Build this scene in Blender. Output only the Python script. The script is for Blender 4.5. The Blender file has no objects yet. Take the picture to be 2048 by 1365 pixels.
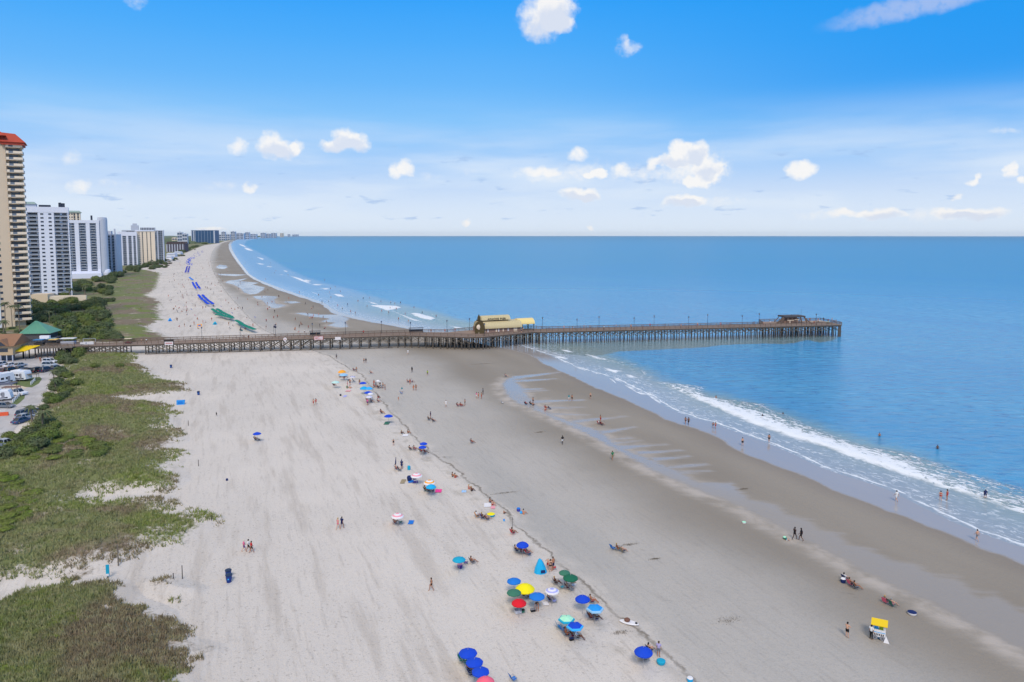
import bpy, bmesh, math, random
import numpy as np
from mathutils import Vector, Matrix, Euler
SC = bpy.context.scene
COL = SC.collection
R = math.radians

# ---------------------------------------------------------------- camera
CAM_H = 45.0
F = 1420.0                     # focal length in pixels of the 2048 px wide photograph
YC = 585.0                     # row of the optical centre (the photograph is cropped from the top of a taller frame)
PITCH = math.atan((YC - 470.0) / F)
cam_data = bpy.data.cameras.new('camera')
cam = bpy.data.objects.new('camera', cam_data)
COL.objects.link(cam)
cam.location = (0, 0, CAM_H)
cam.rotation_euler = (R(90) - PITCH, 0, 0)
cam_data.sensor_width = 36.0
cam_data.lens = 36.0 * F / 2048.0
cam_data.shift_y = -(682.5 - YC) / 2048.0
cam_data.clip_start = 0.5
cam_data.clip_end = 120000
SC.camera = cam
SC.view_settings.view_transform = 'Standard'
SC.view_settings.look = 'None'
SC.view_settings.exposure = 0.0
SC.view_settings.gamma = 1.0
SC.cycles.max_bounces = 6
SC.cycles.diffuse_bounces = 2
SC.cycles.glossy_bounces = 2
SC.cycles.transparent_max_bounces = 6
SC.cycles.volume_bounces = 0
SC.cycles.use_adaptive_sampling = True

CP, SP = math.cos(PITCH), math.sin(PITCH)
def ray(x, y):
    a = (x - 1024.0) / F; b = -(y - YC) / F
    return Vector((a, CP + b * SP, -SP + b * CP))
def G(x, y, z=0.0):
    """point of the photograph (2048 px wide) brought to the height z of the place"""
    d = ray(x, y)
    t = (CAM_H - z) / max(-d.z, 1e-5)
    return Vector((d.x * t, d.y * t, z))
def AT(x, y, D):
    """point of the photograph at ground distance D (along y)"""
    d = ray(x, y); t = D / d.y
    return Vector((d.x * t, D, CAM_H + d.z * t))
def lin(c):
    c = c / 255.0
    return c / 12.92 if c <= 0.04045 else ((c + 0.055) / 1.055) ** 2.4
def S(r, g, b, k=1.0):
    return (lin(r) * k, lin(g) * k, lin(b) * k, 1.0)

# ---------------------------------------------------------------- node helper
class NT:
    def __init__(s, tree):
        s.t = tree; s.N = tree.nodes; s.L = tree.links
    def put(s, sock, v):
        if v is None: return
        if isinstance(v, bpy.types.NodeSocket): s.L.new(v, sock)
        else: sock.default_value = v
    def n(s, typ, ins=None, **pr):
        nd = s.N.new(typ)
        for k, v in pr.items(): setattr(nd, k, v)
        if ins:
            for k, v in ins.items(): s.put(nd.inputs[k], v)
        return nd
    def m(s, op, a, b=None, c=None, clamp=False):
        nd = s.n('ShaderNodeMath', operation=op); nd.use_clamp = clamp
        s.put(nd.inputs[0], a); s.put(nd.inputs[1], b); s.put(nd.inputs[2], c)
        return nd.outputs[0]
    def add(s, a, b): return s.m('ADD', a, b)
    def sub(s, a, b): return s.m('SUBTRACT', a, b)
    def mul(s, a, b, clamp=False): return s.m('MULTIPLY', a, b, clamp=clamp)
    def mx(s, a, b): return s.m('MAXIMUM', a, b)
    def ss(s, v, lo, hi, a=0.0, b=1.0):
        nd = s.n('ShaderNodeMapRange', interpolation_type='SMOOTHSTEP')
        s.put(nd.inputs['Value'], v)
        nd.inputs['From Min'].default_value = lo; nd.inputs['From Max'].default_value = hi
        nd.inputs['To Min'].default_value = a; nd.inputs['To Max'].default_value = b
        return nd.outputs['Result']
    def mix(s, f, a, b, mode='MIX'):
        nd = s.n('ShaderNodeMix', data_type='RGBA', blend_type=mode)
        s.put(nd.inputs[0], f); s.put(nd.inputs[6], a); s.put(nd.inputs[7], b)
        return nd.outputs[2]
    def noise(s, vec, scale, detail=4, rough=0.55, out='Fac', dist=0.0):
        nd = s.n('ShaderNodeTexNoise', {'Scale': scale, 'Detail': detail, 'Roughness': rough, 'Distortion': dist})
        if vec is not None: s.L.new(vec, nd.inputs['Vector'])
        return nd.outputs[out]
    def mapv(s, vec, scale=(1, 1, 1), rot=(0, 0, 0), loc=(0, 0, 0)):
        nd = s.n('ShaderNodeMapping', vector_type='TEXTURE')   # stretches after turning
        s.L.new(vec, nd.inputs['Vector'])
        nd.inputs['Scale'].default_value = tuple(1 / q_ for q_ in scale); nd.inputs['Rotation'].default_value = tuple(-q_ for q_ in rot)
        nd.inputs['Location'].default_value = loc
        return nd.outputs[0]
    def attr(s, name, out='Fac'):
        return s.n('ShaderNodeAttribute', attribute_name=name).outputs[out]
    def ramp(s, f, stops, interp='LINEAR'):
        nd = s.n('ShaderNodeValToRGB'); cr = nd.color_ramp; cr.interpolation = interp
        while len(cr.elements) < len(stops): cr.elements.new(0.5)
        for e, (p, c) in zip(cr.elements, stops):
            e.position = p; e.color = c
        s.put(nd.inputs[0], f)
        return nd.outputs[0]

# ---------------------------------------------------------------- world
SUN_DIR = Vector((0.04, -0.70, 0.715)).normalized()
SUN_EL = math.asin(SUN_DIR.z)
SUN_AZ = math.atan2(SUN_DIR.x, SUN_DIR.y)
world = bpy.data.worlds.new('World'); SC.world = world; world.use_nodes = True
w = NT(world.node_tree); w.N.clear()
tc = w.n('ShaderNodeTexCoord').outputs['Generated']
sep = w.n('ShaderNodeSeparateXYZ', {'Vector': tc})
DEG = 57.29578
el = w.mul(w.m('ARCSINE', sep.outputs[2]), DEG)
az = w.mul(w.m('ARCTAN2', sep.outputs[0], sep.outputs[1]), DEG)
def dirdeg(x, y):
    d = ray(x, y).normalized()
    return math.degrees(math.atan2(d.x, d.y)), math.degrees(math.asin(d.z))
sky = w.n('ShaderNodeTexSky', sky_type='NISHITA', sun_disc=False, sun_elevation=SUN_EL, sun_rotation=SUN_AZ,
          altitude=0, air_density=1.0, dust_density=1.5, ozone_density=1.5)
K = 10.0
stops = [(0.0, S(232, 243, 255)), (1.6, S(216, 233, 255)), (3.6, S(194, 219, 253)), (5.65, S(170, 209, 254)), (8.9, S(132, 198, 255)),
         (11.7, S(100, 184, 255)), (14.7, S(74, 174, 255)), (17.9, S(46, 164, 255)), (20, S(50, 160, 250)), (23, S(150, 188, 228)), (28, S(208, 212, 218)), (40, S(238, 230, 216)), (90, S(250, 238, 222))]
azs = w.ss(az, -5, 36)
elm = w.add(el, w.mul(w.mul(azs, w.ss(el, 3, 13)), 1.0))
grad = w.ramp(w.m('DIVIDE', elm, 90.0, clamp=True), [(e / 90.0, c) for e, c in stops])
# soft streaky veil low above the horizon
comb = w.n('ShaderNodeCombineXYZ', {'X': w.mul(az, 0.05), 'Y': w.mul(el, 0.33), 'Z': 0.0}).outputs[0]
veil = w.noise(comb, 1.0, 4, 0.5)
veilf = w.mul(w.ss(veil, 0.36, 0.66), w.mul(w.ss(el, 11, 3.5), 0.85))
veilf = w.m('MAXIMUM', veilf, w.mul(w.ss(el, 5.5, 0.6), 0.55))
grad = w.mix(w.mul(azs, w.mul(w.ss(el, 5, 12), 0.85)), grad, S(0, 152, 246))
grad = w.mix(veilf, grad, S(226, 239, 255))
# grey-blue shreds
comb2 = w.n('ShaderNodeCombineXYZ', {'X': w.mul(az, 0.33), 'Y': w.mul(el, 1.25), 'Z': 3.0}).outputs[0]
shred = w.noise(comb2, 1.0, 5, 0.6)
grad = w.mix(w.mul(w.ss(shred, 0.60, 0.70), w.mul(w.mul(w.ss(el, 8.5, 5.5), w.ss(el, 0.3, 1.2)), 0.55)), grad, S(158, 192, 238))
# cumulus puffs, each at its own bearing and height
comb3 = w.n('ShaderNodeCombineXYZ', {'X': az, 'Y': el, 'Z': 0.0}).outputs[0]
wn = w.n('ShaderNodeTexNoise', {'Scale': 0.75, 'Detail': 4.0, 'Roughness': 0.55}); w.L.new(comb3, wn.inputs['Vector'])
wsep = w.n('ShaderNodeSeparateColor', {'Color': wn.outputs['Color']})
azw = w.add(az, w.mul(w.sub(wsep.outputs[0], 0.5), 1.6))
elw = w.add(el, w.mul(w.sub(wsep.outputs[1], 0.5), 1.1))
CLOUDS = [(1082, 40, 40, 36, 1), (1118, 18, 34, 26, 1), (1120, 52, 26, 16, .8), (1258, 98, 24, 13, .5), (1246, 78, 12, 9, .4), (540, 292, 26, 22, 1), (572, 304, 24, 14, 1), (596, 298, 12, 14, .7),
          (668, 290, 28, 11, 1), (692, 275, 24, 15, 1), (720, 284, 22, 18, .9), (479, 292, 16, 14, .75), (790, 342, 16, 15, .9), (814, 336, 14, 15, .9),
          (145, 316, 18, 15, .42), (156, 374, 22, 12, .6), (1358, 294, 17, 14, 1), (1345, 320, 30, 14, 1), (1392, 306, 24, 18, 1), (1415, 335, 26, 20, .8), (1305, 326, 12, 14, .7), (1430, 345, 18, 16, .7),
          (1156, 308, 15, 13, .8), (1150, 388, 32, 12, 1), (1182, 390, 20, 9, 1), (1355, 402, 28, 11, 1), (1388, 403, 20, 9, 1), (1197, 350, 13, 8, 1), (1176, 352, 11, 6, 1), (1080, 342, 36, 9, .6), (1240, 343, 18, 12, .6), (1380, 366, 12, 8, .8), (1402, 364, 14, 8, .8),
          (1592, 342, 16, 15, .95), (1614, 340, 15, 14, .95), (1700, 426, 36, 7, .7), (1762, 429, 38, 9, .95), (1905, 427, 32, 9, .8), (1965, 428, 42, 11, 1), (2023, 341, 9, 12, 1), (1956, 358, 7, 6, .9), (1945, 368, 14, 5, .9), (2042, 360, 9, 6, .9),
          (498, 374, 14, 7, .7), (930, 444, 8, 5, .9), (1180, 458, 8, 5, .8), (425, 458, 26, 5, .9), (275, 5, 20, 12, .35), (2010, 262, 26, 5, .3), (1915, 395, 12, 6, .8),
          (1240, 345, 190, 24, .2), (1400, 335, 64, 40, .26), (1375, 345, 40, 22, .3), (1085, 350, 60, 12, .3), (1290, 350, 40, 12, .3), (1170, 345, 34, 14, .3), (1430, 402, 50, 9, .4), (1650, 430, 60, 9, .35), (1860, 430, 50, 12, .4), (230, 372, 60, 10, .2), (440, 372, 40, 10, .22), (860, 350, 30, 8, .25), (940, 345, 16, 8, .25)]
cl = None; clb = None
wv2 = w.n('ShaderNodeCombineXYZ', {'X': azw, 'Y': elw, 'Z': 0.0}).outputs[0]
for ci, (x, y, a, b, st) in enumerate(CLOUDS):
    u0, v0 = dirdeg(x, y)
    a = a * 1.3 * (1 / F) * DEG * math.cos(R(u0)); b = b * 1.35 / F * DEG
    ma = w.n('ShaderNodeVectorMath', operation='MULTIPLY_ADD'); w.L.new(wv2, ma.inputs[0]); ma.inputs[1].default_value = (1 / a, 1 / b, 0); ma.inputs[2].default_value = (-u0 / a, -v0 / b, 0)
    dt = w.n('ShaderNodeVectorMath', operation='DOT_PRODUCT'); w.L.new(ma.outputs[0], dt.inputs[0]); w.L.new(ma.outputs[0], dt.inputs[1])
    f = w.m('MULTIPLY_ADD', dt.outputs['Value'], -st, st, clamp=True)
    cl = f if cl is None else w.add(cl, f)
    if max(a, b) > 0.9 and st > .75:
        sy_ = w.n('ShaderNodeSeparateXYZ', {'Vector': ma.outputs[0]}).outputs[1]
        sh = w.mul(f, w.m('MULTIPLY_ADD', sy_, -0.6, 0.25, clamp=True))
        clb = sh if clb is None else w.add(clb, sh)
cn = w.noise(comb3, 1.7, 5, 0.6)
cf = w.ss(w.add(cl, w.mul(w.sub(cn, 0.5), 0.85)), 0.0, 1.0)
cf = w.mul(cf, w.ss(cl, 0.0, 0.2))
ccol = w.mix(w.ss(w.add(clb, w.mul(w.sub(0.5, cn), 0.5)), 0.02, 0.35), S(252, 251, 251), S(222, 230, 246))
grad = w.mix(cf, grad, ccol)
# thin streak high on the right
u1, v1 = dirdeg(1850, 12)
sx = w.m('DIVIDE', w.sub(azw, u1), 7.4); sy = w.m('DIVIDE', w.sub(elw, w.m('MULTIPLY_ADD', w.sub(az, u1), 0.10, v1 + .1)), 1.0)
stf = w.m('SUBTRACT', 1.0, w.m('MULTIPLY_ADD', sx, sx, w.mul(sy, sy)), clamp=True)
grad = w.mix(w.mul(w.ss(w.mul(stf, w.ss(cn, 0.2, 0.6, 0.5, 1.0)), 0.0, 1.0), 0.62), grad, S(196, 208, 242))
ground_side = w.ss(el, 0.0, -0.6)
grad = w.mix(ground_side, grad, S(120, 150, 175))
skyc = w.mix(0.93, sky.outputs[0], w.mix(1.0, grad, (K, K, K, 1), 'MULTIPLY'))
bg = w.n('ShaderNodeBackground', {'Color': skyc, 'Strength': 1.0 / K})
out = w.n('ShaderNodeOutputWorld'); w.L.new(bg.outputs[0], out.inputs[0])
world.cycles.sampling_method = 'MANUAL'; world.cycles.sample_map_resolution = 512

sun_d = bpy.data.lights.new('sun', 'SUN'); sun_d.energy = 2.2; sun_d.angle = R(16); sun_d.color = (1.0, 0.90, 0.78)
sun = bpy.data.objects.new('sun', sun_d); COL.objects.link(sun)
sun.rotation_euler = SUN_DIR.to_track_quat('Z', 'Y').to_euler()
sun.location = (0, -50, 300)
# ---------------------------------------------------------------- lines of the shore, from the photograph, laid on the ground
def W2(pts): return np.array([[*G(x, y)[:2]] for x, y in pts])
WATER = [(2500, 1262), (2048, 1096), (2012, 1085), (1957, 1065), (1902, 1043), (1847, 1016), (1793, 988), (1763, 975), (1720, 961), (1665, 944), (1628, 930), (1585, 908), (1537, 888), (1490, 871),
         (1424, 846), (1388, 837), (1336, 818), (1300, 793), (1262, 776), (1226, 758), (1176, 743), (1146, 734), (1123, 723), (1100, 712), (1074, 703), (1040, 692), (960, 679), (880, 665), (820, 654),
         (756, 643), (705, 633), (673, 623), (648, 606), (612, 594), (570, 580), (540, 569), (515, 559), (499, 549), (487, 534), (478, 522), (470, 510), (464, 499), (462, 489), (467, 483), (478, 478.5), (515, 475), (560, 473.2), (593, 472.2), (640, 471.6)]
FILM = [(2500, 1300), (2048, 1128), (2012, 1110), (1975, 1097), (1902, 1066), (1847, 1047), (1774, 1021), (1720, 999), (1665, 981), (1610, 955), (1555, 933), (1482, 904), (1420, 868), (1332, 839), (1293, 817), (1244, 798),
        (1195, 778), (1156, 759), (1127, 748), (1094, 732), (1078, 721), (1060, 712), (1020, 700), (950, 686), (880, 671), (756, 647), (700, 637), (665, 627), (640, 608), (600, 595), (560, 582), (530, 570), (508, 560), (493, 549), (481, 534), (472, 522), (464, 510), (458, 499), (457, 489), (462, 482.5), (476, 478), (515, 474.6), (560, 473), (593, 472)]
BLUE = [(2500, 1190), (2048, 1005), (1900, 958), (1820, 916), (1740, 895), (1660, 870), (1600, 850), (1540, 826), (1480, 806), (1400, 785), (1317, 762), (1280, 742), (1235, 722), (1195, 706), (1150, 694), (1100, 684), (1000, 660), (950, 648), (900, 638), (860, 625),
        (800, 610), (740, 594), (690, 578), (640, 566), (600, 552), (560, 532), (530, 513), (505, 500), (487, 489), (492, 483), (510, 478), (545, 474.6), (600, 471.9)]
DRY = [(1500, 1480), (1385, 1365), (1340, 1320), (1290, 1280), (1240, 1240), (1200, 1205), (1160, 1170), (1130, 1140), (1095, 1110), (1060, 1080), (1030, 1055), (1000, 1015), (965, 990), (935, 965), (905, 938), (870, 915), (845, 893),
       (815, 865), (795, 840), (775, 820), (755, 795), (737, 770), (720, 750), (690, 735), (655, 712), (610, 697), (560, 676), (525, 660), (500, 640), (478, 615), (455, 590), (438, 565), (425, 540), (420, 520), (424, 505), (432, 494), (445, 486), (470, 480), (520, 474.3), (593, 471.9)]
def closed(line, *rest): return line + list(rest)
RUNNEL = [[(2500, 1420), (2048, 1225), (1988, 1189), (1960, 1196), (1915, 1157), (1870, 1150), (1830, 1130), (1790, 1122), (1740, 1101), (1700, 1090), (1679, 1069), (1640, 1060), (1614, 1039), (1575, 1030), (1552, 1010), (1500, 1000), (1464, 966), (1400, 968),
           (1370, 950), (1330, 930), (1290, 915), (1240, 895), (1200, 862), (1160, 850), (1110, 832), (1080, 815), (1060, 795), (1045, 775), (1030, 762), (1050, 751), (1015, 757), (1003, 770), (1012, 790), (1030, 806), (1060, 818), (1100, 836), (1150, 858), (1200, 884), (1250, 912), (1300, 941), (1373, 972), (1409, 988), (1482, 1015), (1555, 1055), (1628, 1092), (1672, 1115),
           (1720, 1142), (1793, 1178), (1866, 1210), (1915, 1238), (1963, 1262), (2048, 1306), (2500, 1530)]]
def finger(x0, y0, x1, y1, h):
    xm = x0 * .45 + x1 * .55; ym = y0 * .45 + y1 * .55 
    return [(x0, y0 - h), (xm, ym - h * .6), (x1 - 6, y1 - h * .3), (x1, y1), (x1 - 5, y1 + h * .25), (xm, ym + h * .5), (x0, y0 + h)]
for f_ in [(1025, 757, 1122, 746, 4), (1020, 764, 1116, 759, 3), (1020, 782, 1090, 778.5, 4), (1035, 785, 1096, 782, 2), (1040, 806, 1172, 801, 4), (1075, 818, 1170, 815.5, 3), (1085, 829, 1180, 831, 2), (1140, 845, 1256, 834, 4), (1195, 868, 1274, 855.5, 5),
           (1210, 882, 1268, 877, 3), (1225, 888, 1286, 882, 3), (1235, 897, 1338, 890, 5), (1270, 908, 1366, 902, 4), (1300, 922, 1382, 914, 5), (1330, 937, 1418, 930, 5), (1350, 948, 1424, 943, 4), (1380, 972, 1464, 968, 5), (1480, 1004, 1555, 1011, 5), (1540, 1030, 1620, 1040, 5),
           (1600, 1060, 1690, 1069, 6), (1670, 1092, 1750, 1101, 6), (1740, 1122, 1836, 1130, 6), (1830, 1150, 1920, 1157, 7), (1890, 1182, 1995, 1189, 7), (1980, 1215, 2070, 1222, 8)]:
    RUNNEL.append(finger(*f_))
RUNNEL += [[(431, 535), (438, 530), (452, 531), (456, 535), (448, 539), (436, 538)],
           [(455, 562), (475, 560), (500, 556), (480, 563), (520, 566), (505, 570), (530, 575), (528, 580), (515, 588), (500, 590), (488, 586), (480, 577), (466, 570), (450, 566)],
           [(505, 593), (530, 592), (558, 594), (550, 600), (552, 608), (575, 611), (560, 616), (545, 618), (535, 612), (525, 602), (510, 598)],
           [(588, 627), (605, 626), (640, 630), (680, 630), (700, 638), (692, 644), (697, 655), (680, 656), (655, 652), (670, 646), (640, 644), (660, 638), (620, 634)],
           [(430, 548), (470, 549), (500, 550), (470, 553), (440, 551)], [(560, 604), (590, 603), (604, 606), (580, 608)]]
VEG = [[(150, 707), (262, 709), (282, 735), (330, 760), (368, 768), (376, 782), (345, 790), (290, 794), (248, 800), (255, 806), (300, 806), (330, 812), (345, 830), (345, 858), (362, 884), (338, 895), (330, 905), (372, 908), (345, 935), (362, 962),
        (330, 985), (250, 990), (180, 994), (182, 1001), (260, 998), (325, 1000), (350, 1020), (425, 1042), (402, 1060), (345, 1088), (285, 1105), (262, 1120), (215, 1140), (150, 1155), (0, 1172), (-300, 1190), (-300, 900), (0, 905), (40, 868), (75, 832), (105, 790), (118, 760), (122, 742), (130, 715)],
       [(-300, 1215), (0, 1202), (60, 1185), (140, 1172), (212, 1168), (250, 1185), (262, 1210), (290, 1222), (322, 1238), (342, 1275), (365, 1297), (418, 1308), (390, 1330), (365, 1365), (355, 1460), (-300, 1600)],
       [(300, 1170), (335, 1165), (385, 1186), (350, 1194), (320, 1188)],
       [(215, 540), (240, 532), (300, 541), (325, 547), (322, 560), (318, 575), (300, 590), (328, 606), (322, 618), (332, 640), (300, 655), (325, 668), (348, 678), (330, 686), (270, 690), (130, 690), (40, 690), (-100, 700), (-260, 660), (-200, 600), (60, 560), (150, 545)],
       [(331, 515), (300, 530), (260, 538), (215, 540), (150, 540), (100, 520), (330, 485), (372, 482), (450, 478), (440, 482), (410, 488), (395, 495), (375, 505), (352, 514)]]
VEG.append([(-3000, 700), (-3000, 471.3), (607, 471.3), (590, 471.9), (560, 473), (515, 475.2), (478, 479.5), (450, 483), (438, 487), (410, 491), (392, 498), (372, 507), (355, 514), (330, 522), (300, 535), (240, 545), (200, 560), (100, 640), (0, 700)])
ROADP = [[(-260, 800), (0, 722), (60, 712), (95, 706), (122, 722), (118, 745), (100, 765), (88, 800), (60, 825), (20, 870), (0, 905), (-260, 1120)]]
FOAM = []
b6 = lambda pts: [(1300 + .3652 * a, 740 + .3652 * b) for a, b in pts]
FOAM.append(b6([(45, 70), (140, 76), (295, 92), (285, 125), (330, 150), (500, 172), (620, 188), (655, 215), (690, 235), (720, 238), (850, 300), (880, 310), (1030, 372), (1200, 425), (1420, 456), (1530, 498), (1700, 556), (1850, 600), (2048, 655), (2600, 830),
               (2600, 980), (2048, 783), (1830, 712), (1700, 672), (1560, 628), (1420, 582), (1280, 534), (1130, 484), (1000, 438), (850, 388), (700, 343), (560, 292), (470, 252), (350, 202), (250, 157), (150, 112)]))
b5 = lambda pts: [(1000 + a / 5.12, 700 + b / 5.12) for a, b in pts]
for q in [[(900, 48), (1000, 70), (1100, 95), (1070, 105), (960, 82)], [(1160, 118), (1230, 132), (1200, 136)], [(1070, 185), (1150, 205), (1240, 215), (1180, 236), (1120, 212)], [(1285, 252), (1350, 262), (1400, 285), (1330, 282)],
          [(1440, 210), (1480, 228), (1520, 252), (1480, 254)], [(1155, 278), (1220, 318), (1240, 330), (1190, 315)], [(640, 0), (700, 8), (730, 25), (660, 20)], [(1500, 455), (1560, 478), (1650, 545), (1640, 552), (1560, 500)], [(1260, 355), (1340, 380), (1400, 430), (1500, 455), (1440, 458), (1370, 425), (1320, 392)],
          [(1110, 290), (1160, 305), (1200, 350), (1180, 345)], [(500, 42), (600, 65), (720, 95), (680, 98), (590, 75)], [(750, 170), (830, 190), (920, 235), (830, 200)], [(1100, 100), (1250, 125), (1380, 150), (1300, 140)]]:
    FOAM.append(b5(q))
b4 = lambda pts: [(300 + a * .1953, 440 + b * .1953) for a, b in pts]
for q in [[(960, 285), (1040, 300), (1060, 320), (1000, 312)], [(1090, 380), (1170, 400), (1150, 410)], [(1350, 515), (1420, 525), (1400, 535)], [(1460, 540), (1490, 545), (1475, 553)], [(1560, 625), (1600, 612), (1660, 622), (1630, 634)], [(1430, 572), (1540, 600), (1650, 655), (1780, 665), (1700, 672), (1560, 630)],
          [(1740, 700), (1860, 700), (1800, 715)], [(1860, 758), (1960, 765), (1990, 790), (1930, 785)], [(1080, 440), (1180, 455), (1130, 460)], [(1300, 555), (1420, 570), (1350, 568)], [(900, 240), (960, 262), (1000, 290), (930, 262)], [(1650, 735), (1740, 770), (1700, 760)], [(1180, 470), (1290, 488), (1220, 486)]]:
    FOAM.append(b4(q))
b55 = lambda pts: [(600 + a / 4.096, 600 + b / 4.096) for a, b in pts]
for q in [[(570, 45), (680, 45), (800, 50), (830, 65), (760, 78), (720, 88), (640, 62)], [(910, 110), (960, 108), (1040, 130), (1110, 150), (1070, 166), (990, 150), (940, 130)], [(560, 12), (620, 28), (640, 40), (580, 26)], [(760, 92), (880, 140), (1000, 180), (930, 170), (820, 120)], [(1230, 215), (1330, 228), (1400, 236), (1280, 232)]]:
    FOAM.append(b55(q))
PIER_REFL = [[(1055, 690), (1120, 708), (1190, 714), (1240, 704), (1290, 702), (1330, 699), (1400, 696), (1450, 691), (1530, 688), (1570, 690), (1590, 687), (1615, 681), (1640, 686), (1668, 682), (1676, 673), (1600, 668), (1500, 671), (1300, 679), (1090, 686)]]  # outline of the pier's reflection, painted into the sea colour

def seg_dist(P, A, B):
    d = B - A; L = max(float(d @ d), 1e-9)
    t = np.clip(((P - A) @ d) / L, 0, 1)
    q = P - (A + t[:, None] * d)
    return np.einsum('ij,ij->i', q, q)
def sd_poly(P, pts):
    """signed distance, positive inside"""
    V = W2(pts)
    if P.shape[0] == 0: return np.zeros(0)
    lo = V.min(0); hi = V.max(0); m = 60
    out = np.full(len(P), -60.0)
    idx = np.where((P[:, 0] > lo[0] - m) & (P[:, 0] < hi[0] + m) & (P[:, 1] > lo[1] - m) & (P[:, 1] < hi[1] + m))[0]
    Q = P[idx]; best = np.full(len(Q), 1e18); ins = np.zeros(len(Q), bool)
    n = len(V)
    for i in range(n):
        A = V[i]; B = V[(i + 1) % n]
        best = np.minimum(best, seg_dist(Q, A, B))
        c = (A[1] > Q[:, 1]) != (B[1] > Q[:, 1])
        with np.errstate(divide='ignore', invalid='ignore'):
            xi = (B[0] - A[0]) * (Q[:, 1] - A[1]) / (B[1] - A[1] if B[1] != A[1] else 1e-9) + A[0]
        ins ^= c & (Q[:, 0] < xi)
    d = np.sqrt(best)
    out[idx] = np.where(ins, d, -d)
    return out
def sd_multi(P, polys):
    o = np.full(len(P), -60.0)
    for p in polys: o = np.maximum(o, sd_poly(P, p))
    return o
def sd_line(P, pts, far=400.0):
    """signed distance to an open shore line running away from the camera; positive on its left (landward) side"""
    V = W2(pts); best = np.full(len(P), 1e18); sg = np.ones(len(P))
    for i in range(len(V) - 1):
        A, B = V[i], V[i + 1]
        dd = seg_dist(P, A, B)
        s = (B[0] - A[0]) * (P[:, 1] - A[1]) - (B[1] - A[1]) * (P[:, 0] - A[0])
        m = dd < best - 1e-9
        sg = np.where(m, np.sign(s), sg); best = np.where(m, dd, best)
    # side by polygon: land polygon closes far left
    poly = [tuple(v) for v in V] + [(V[-1][0], 60000.0), (-60000.0, 60000.0), (-60000.0, -2000.0), (V[0][0] + 300, -2000.0)]
    ins = np.zeros(len(P), bool); n = len(poly)
    for i in range(n):
        A = poly[i]; B = poly[(i + 1) % n]
        if A[1] == B[1]: continue
        c = (A[1] > P[:, 1]) != (B[1] > P[:, 1])
        xi = (B[0] - A[0]) * (P[:, 1] - A[1]) / (B[1] - A[1]) + A[0]
        ins ^= c & (P[:, 0] < xi)
    d = np.sqrt(best)
    return np.clip(np.where(ins, d, -d), -far, far)

# adaptive polar grid: finer rings where the picture needs them
dep = np.concatenate([np.linspace(0.105, 2.0, 70), np.linspace(2.03, 34, 620), np.linspace(34.6, 80, 40)])
azg = np.concatenate([np.linspace(-80, -41, 30), np.linspace(-40, 40, 900), np.linspace(41, 80, 30)])
ring = CAM_H / np.tan(np.radians(dep))
AZ, RG = np.meshgrid(np.radians(azg), ring)
GX = (RG * np.sin(AZ)).ravel(); GY = (RG * np.cos(AZ)).ravel()
P = np.stack([GX, GY], 1)
nr, nc = len(ring), len(azg)
wl = sd_line(P, WATER)
fl = sd_line(P, FILM)
bl = sd_line(P, BLUE)
dr = sd_line(P, DRY)
vg = sd_multi(P, VEG)
rn = sd_multi(P, RUNNEL)
fo = sd_multi(P, FOAM)
si = sd_multi(P, PIER_REFL)
rd = sd_multi(P, ROADP)
def vnoise(x, y, s, seed):
    rs = np.random.RandomState(seed); T = rs.rand(256, 256)
    x = x / s; y = y / s; xi = np.floor(x).astype(int); yi = np.floor(y).astype(int)
    fx = x - xi; fy = y - yi; fx = fx * fx * (3 - 2 * fx); fy = fy * fy * (3 - 2 * fy)
    g = lambda a, b: T[a % 256, b % 256]
    return (g(xi, yi) * (1 - fx) + g(xi + 1, yi) * fx) * (1 - fy) + (g(xi, yi + 1) * (1 - fx) + g(xi + 1, yi + 1) * fx) * fy
def dune_h(x, y, v, rdd):
    k = np.clip((v + 2) / 8, 0, 1) * np.clip((-rdd - 1) / 6, 0, 1) * np.clip((600 - np.hypot(x, y)) / 200, 0, 1)
    return k * (vnoise(x, y, 14, 1) * 1.5 + vnoise(x, y, 5, 2) * 0.6 + vnoise(x, y, 1.8, 3) * 0.28)
def sand_h(x, y):
    return vnoise(x, y, 9, 5) * 0.05 + vnoise(x, y, 2.2, 6) * 0.03
H = np.clip(wl * 0.02, -3, 0.1) + dune_h(GX, GY, vg, rd) + np.clip(dr / 15, 0, 1) * np.clip((400 - np.hypot(GX, GY)) / 100, 0, 1) * sand_h(GX, GY) * np.clip(-rd / 2, 0, 1)
H = np.where(rd > -1, 0.06, H)
def grid_mesh(name, X, Y, Z, keep, attrs, mat):
    idx = np.arange(nr * nc).reshape(nr, nc)
    a = idx[:-1, :-1].ravel(); b = idx[:-1, 1:].ravel(); c = idx[1:, 1:].ravel(); d = idx[1:, :-1].ravel()
    F_ = np.stack([a, d, c, b], 1)
    if keep is not None:
        F_ = F_[(keep[F_]).any(1)]
    used = np.unique(F_); rem = np.full(nr * nc, -1); rem[used] = np.arange(len(used)); F_ = rem[F_]
    me = bpy.data.meshes.new(name)
    me.vertices.add(len(used)); me.vertices.foreach_set('co', np.stack([X, Y, Z], 1)[used].astype(np.float32).ravel())
    me.loops.add(F_.size); me.loops.foreach_set('vertex_index', F_.ravel().astype(np.int32))
    me.polygons.add(len(F_)); me.polygons.foreach_set('loop_start', (np.arange(len(F_)) * 4).astype(np.int32))
    me.polygons.foreach_set('loop_total', np.full(len(F_), 4, np.int32))
    me.update(calc_edges=True)
    me.polygons.foreach_set('use_smooth', np.ones(len(F_), bool))
    for k, v in attrs.items():
        at = me.attributes.new(k, 'FLOAT', 'POINT'); at.data.foreach_set('value', v[used].astype(np.float32))
    me.materials.append(mat)
    o = bpy.data.objects.new(name, me); COL.objects.link(o)
    return o

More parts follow.
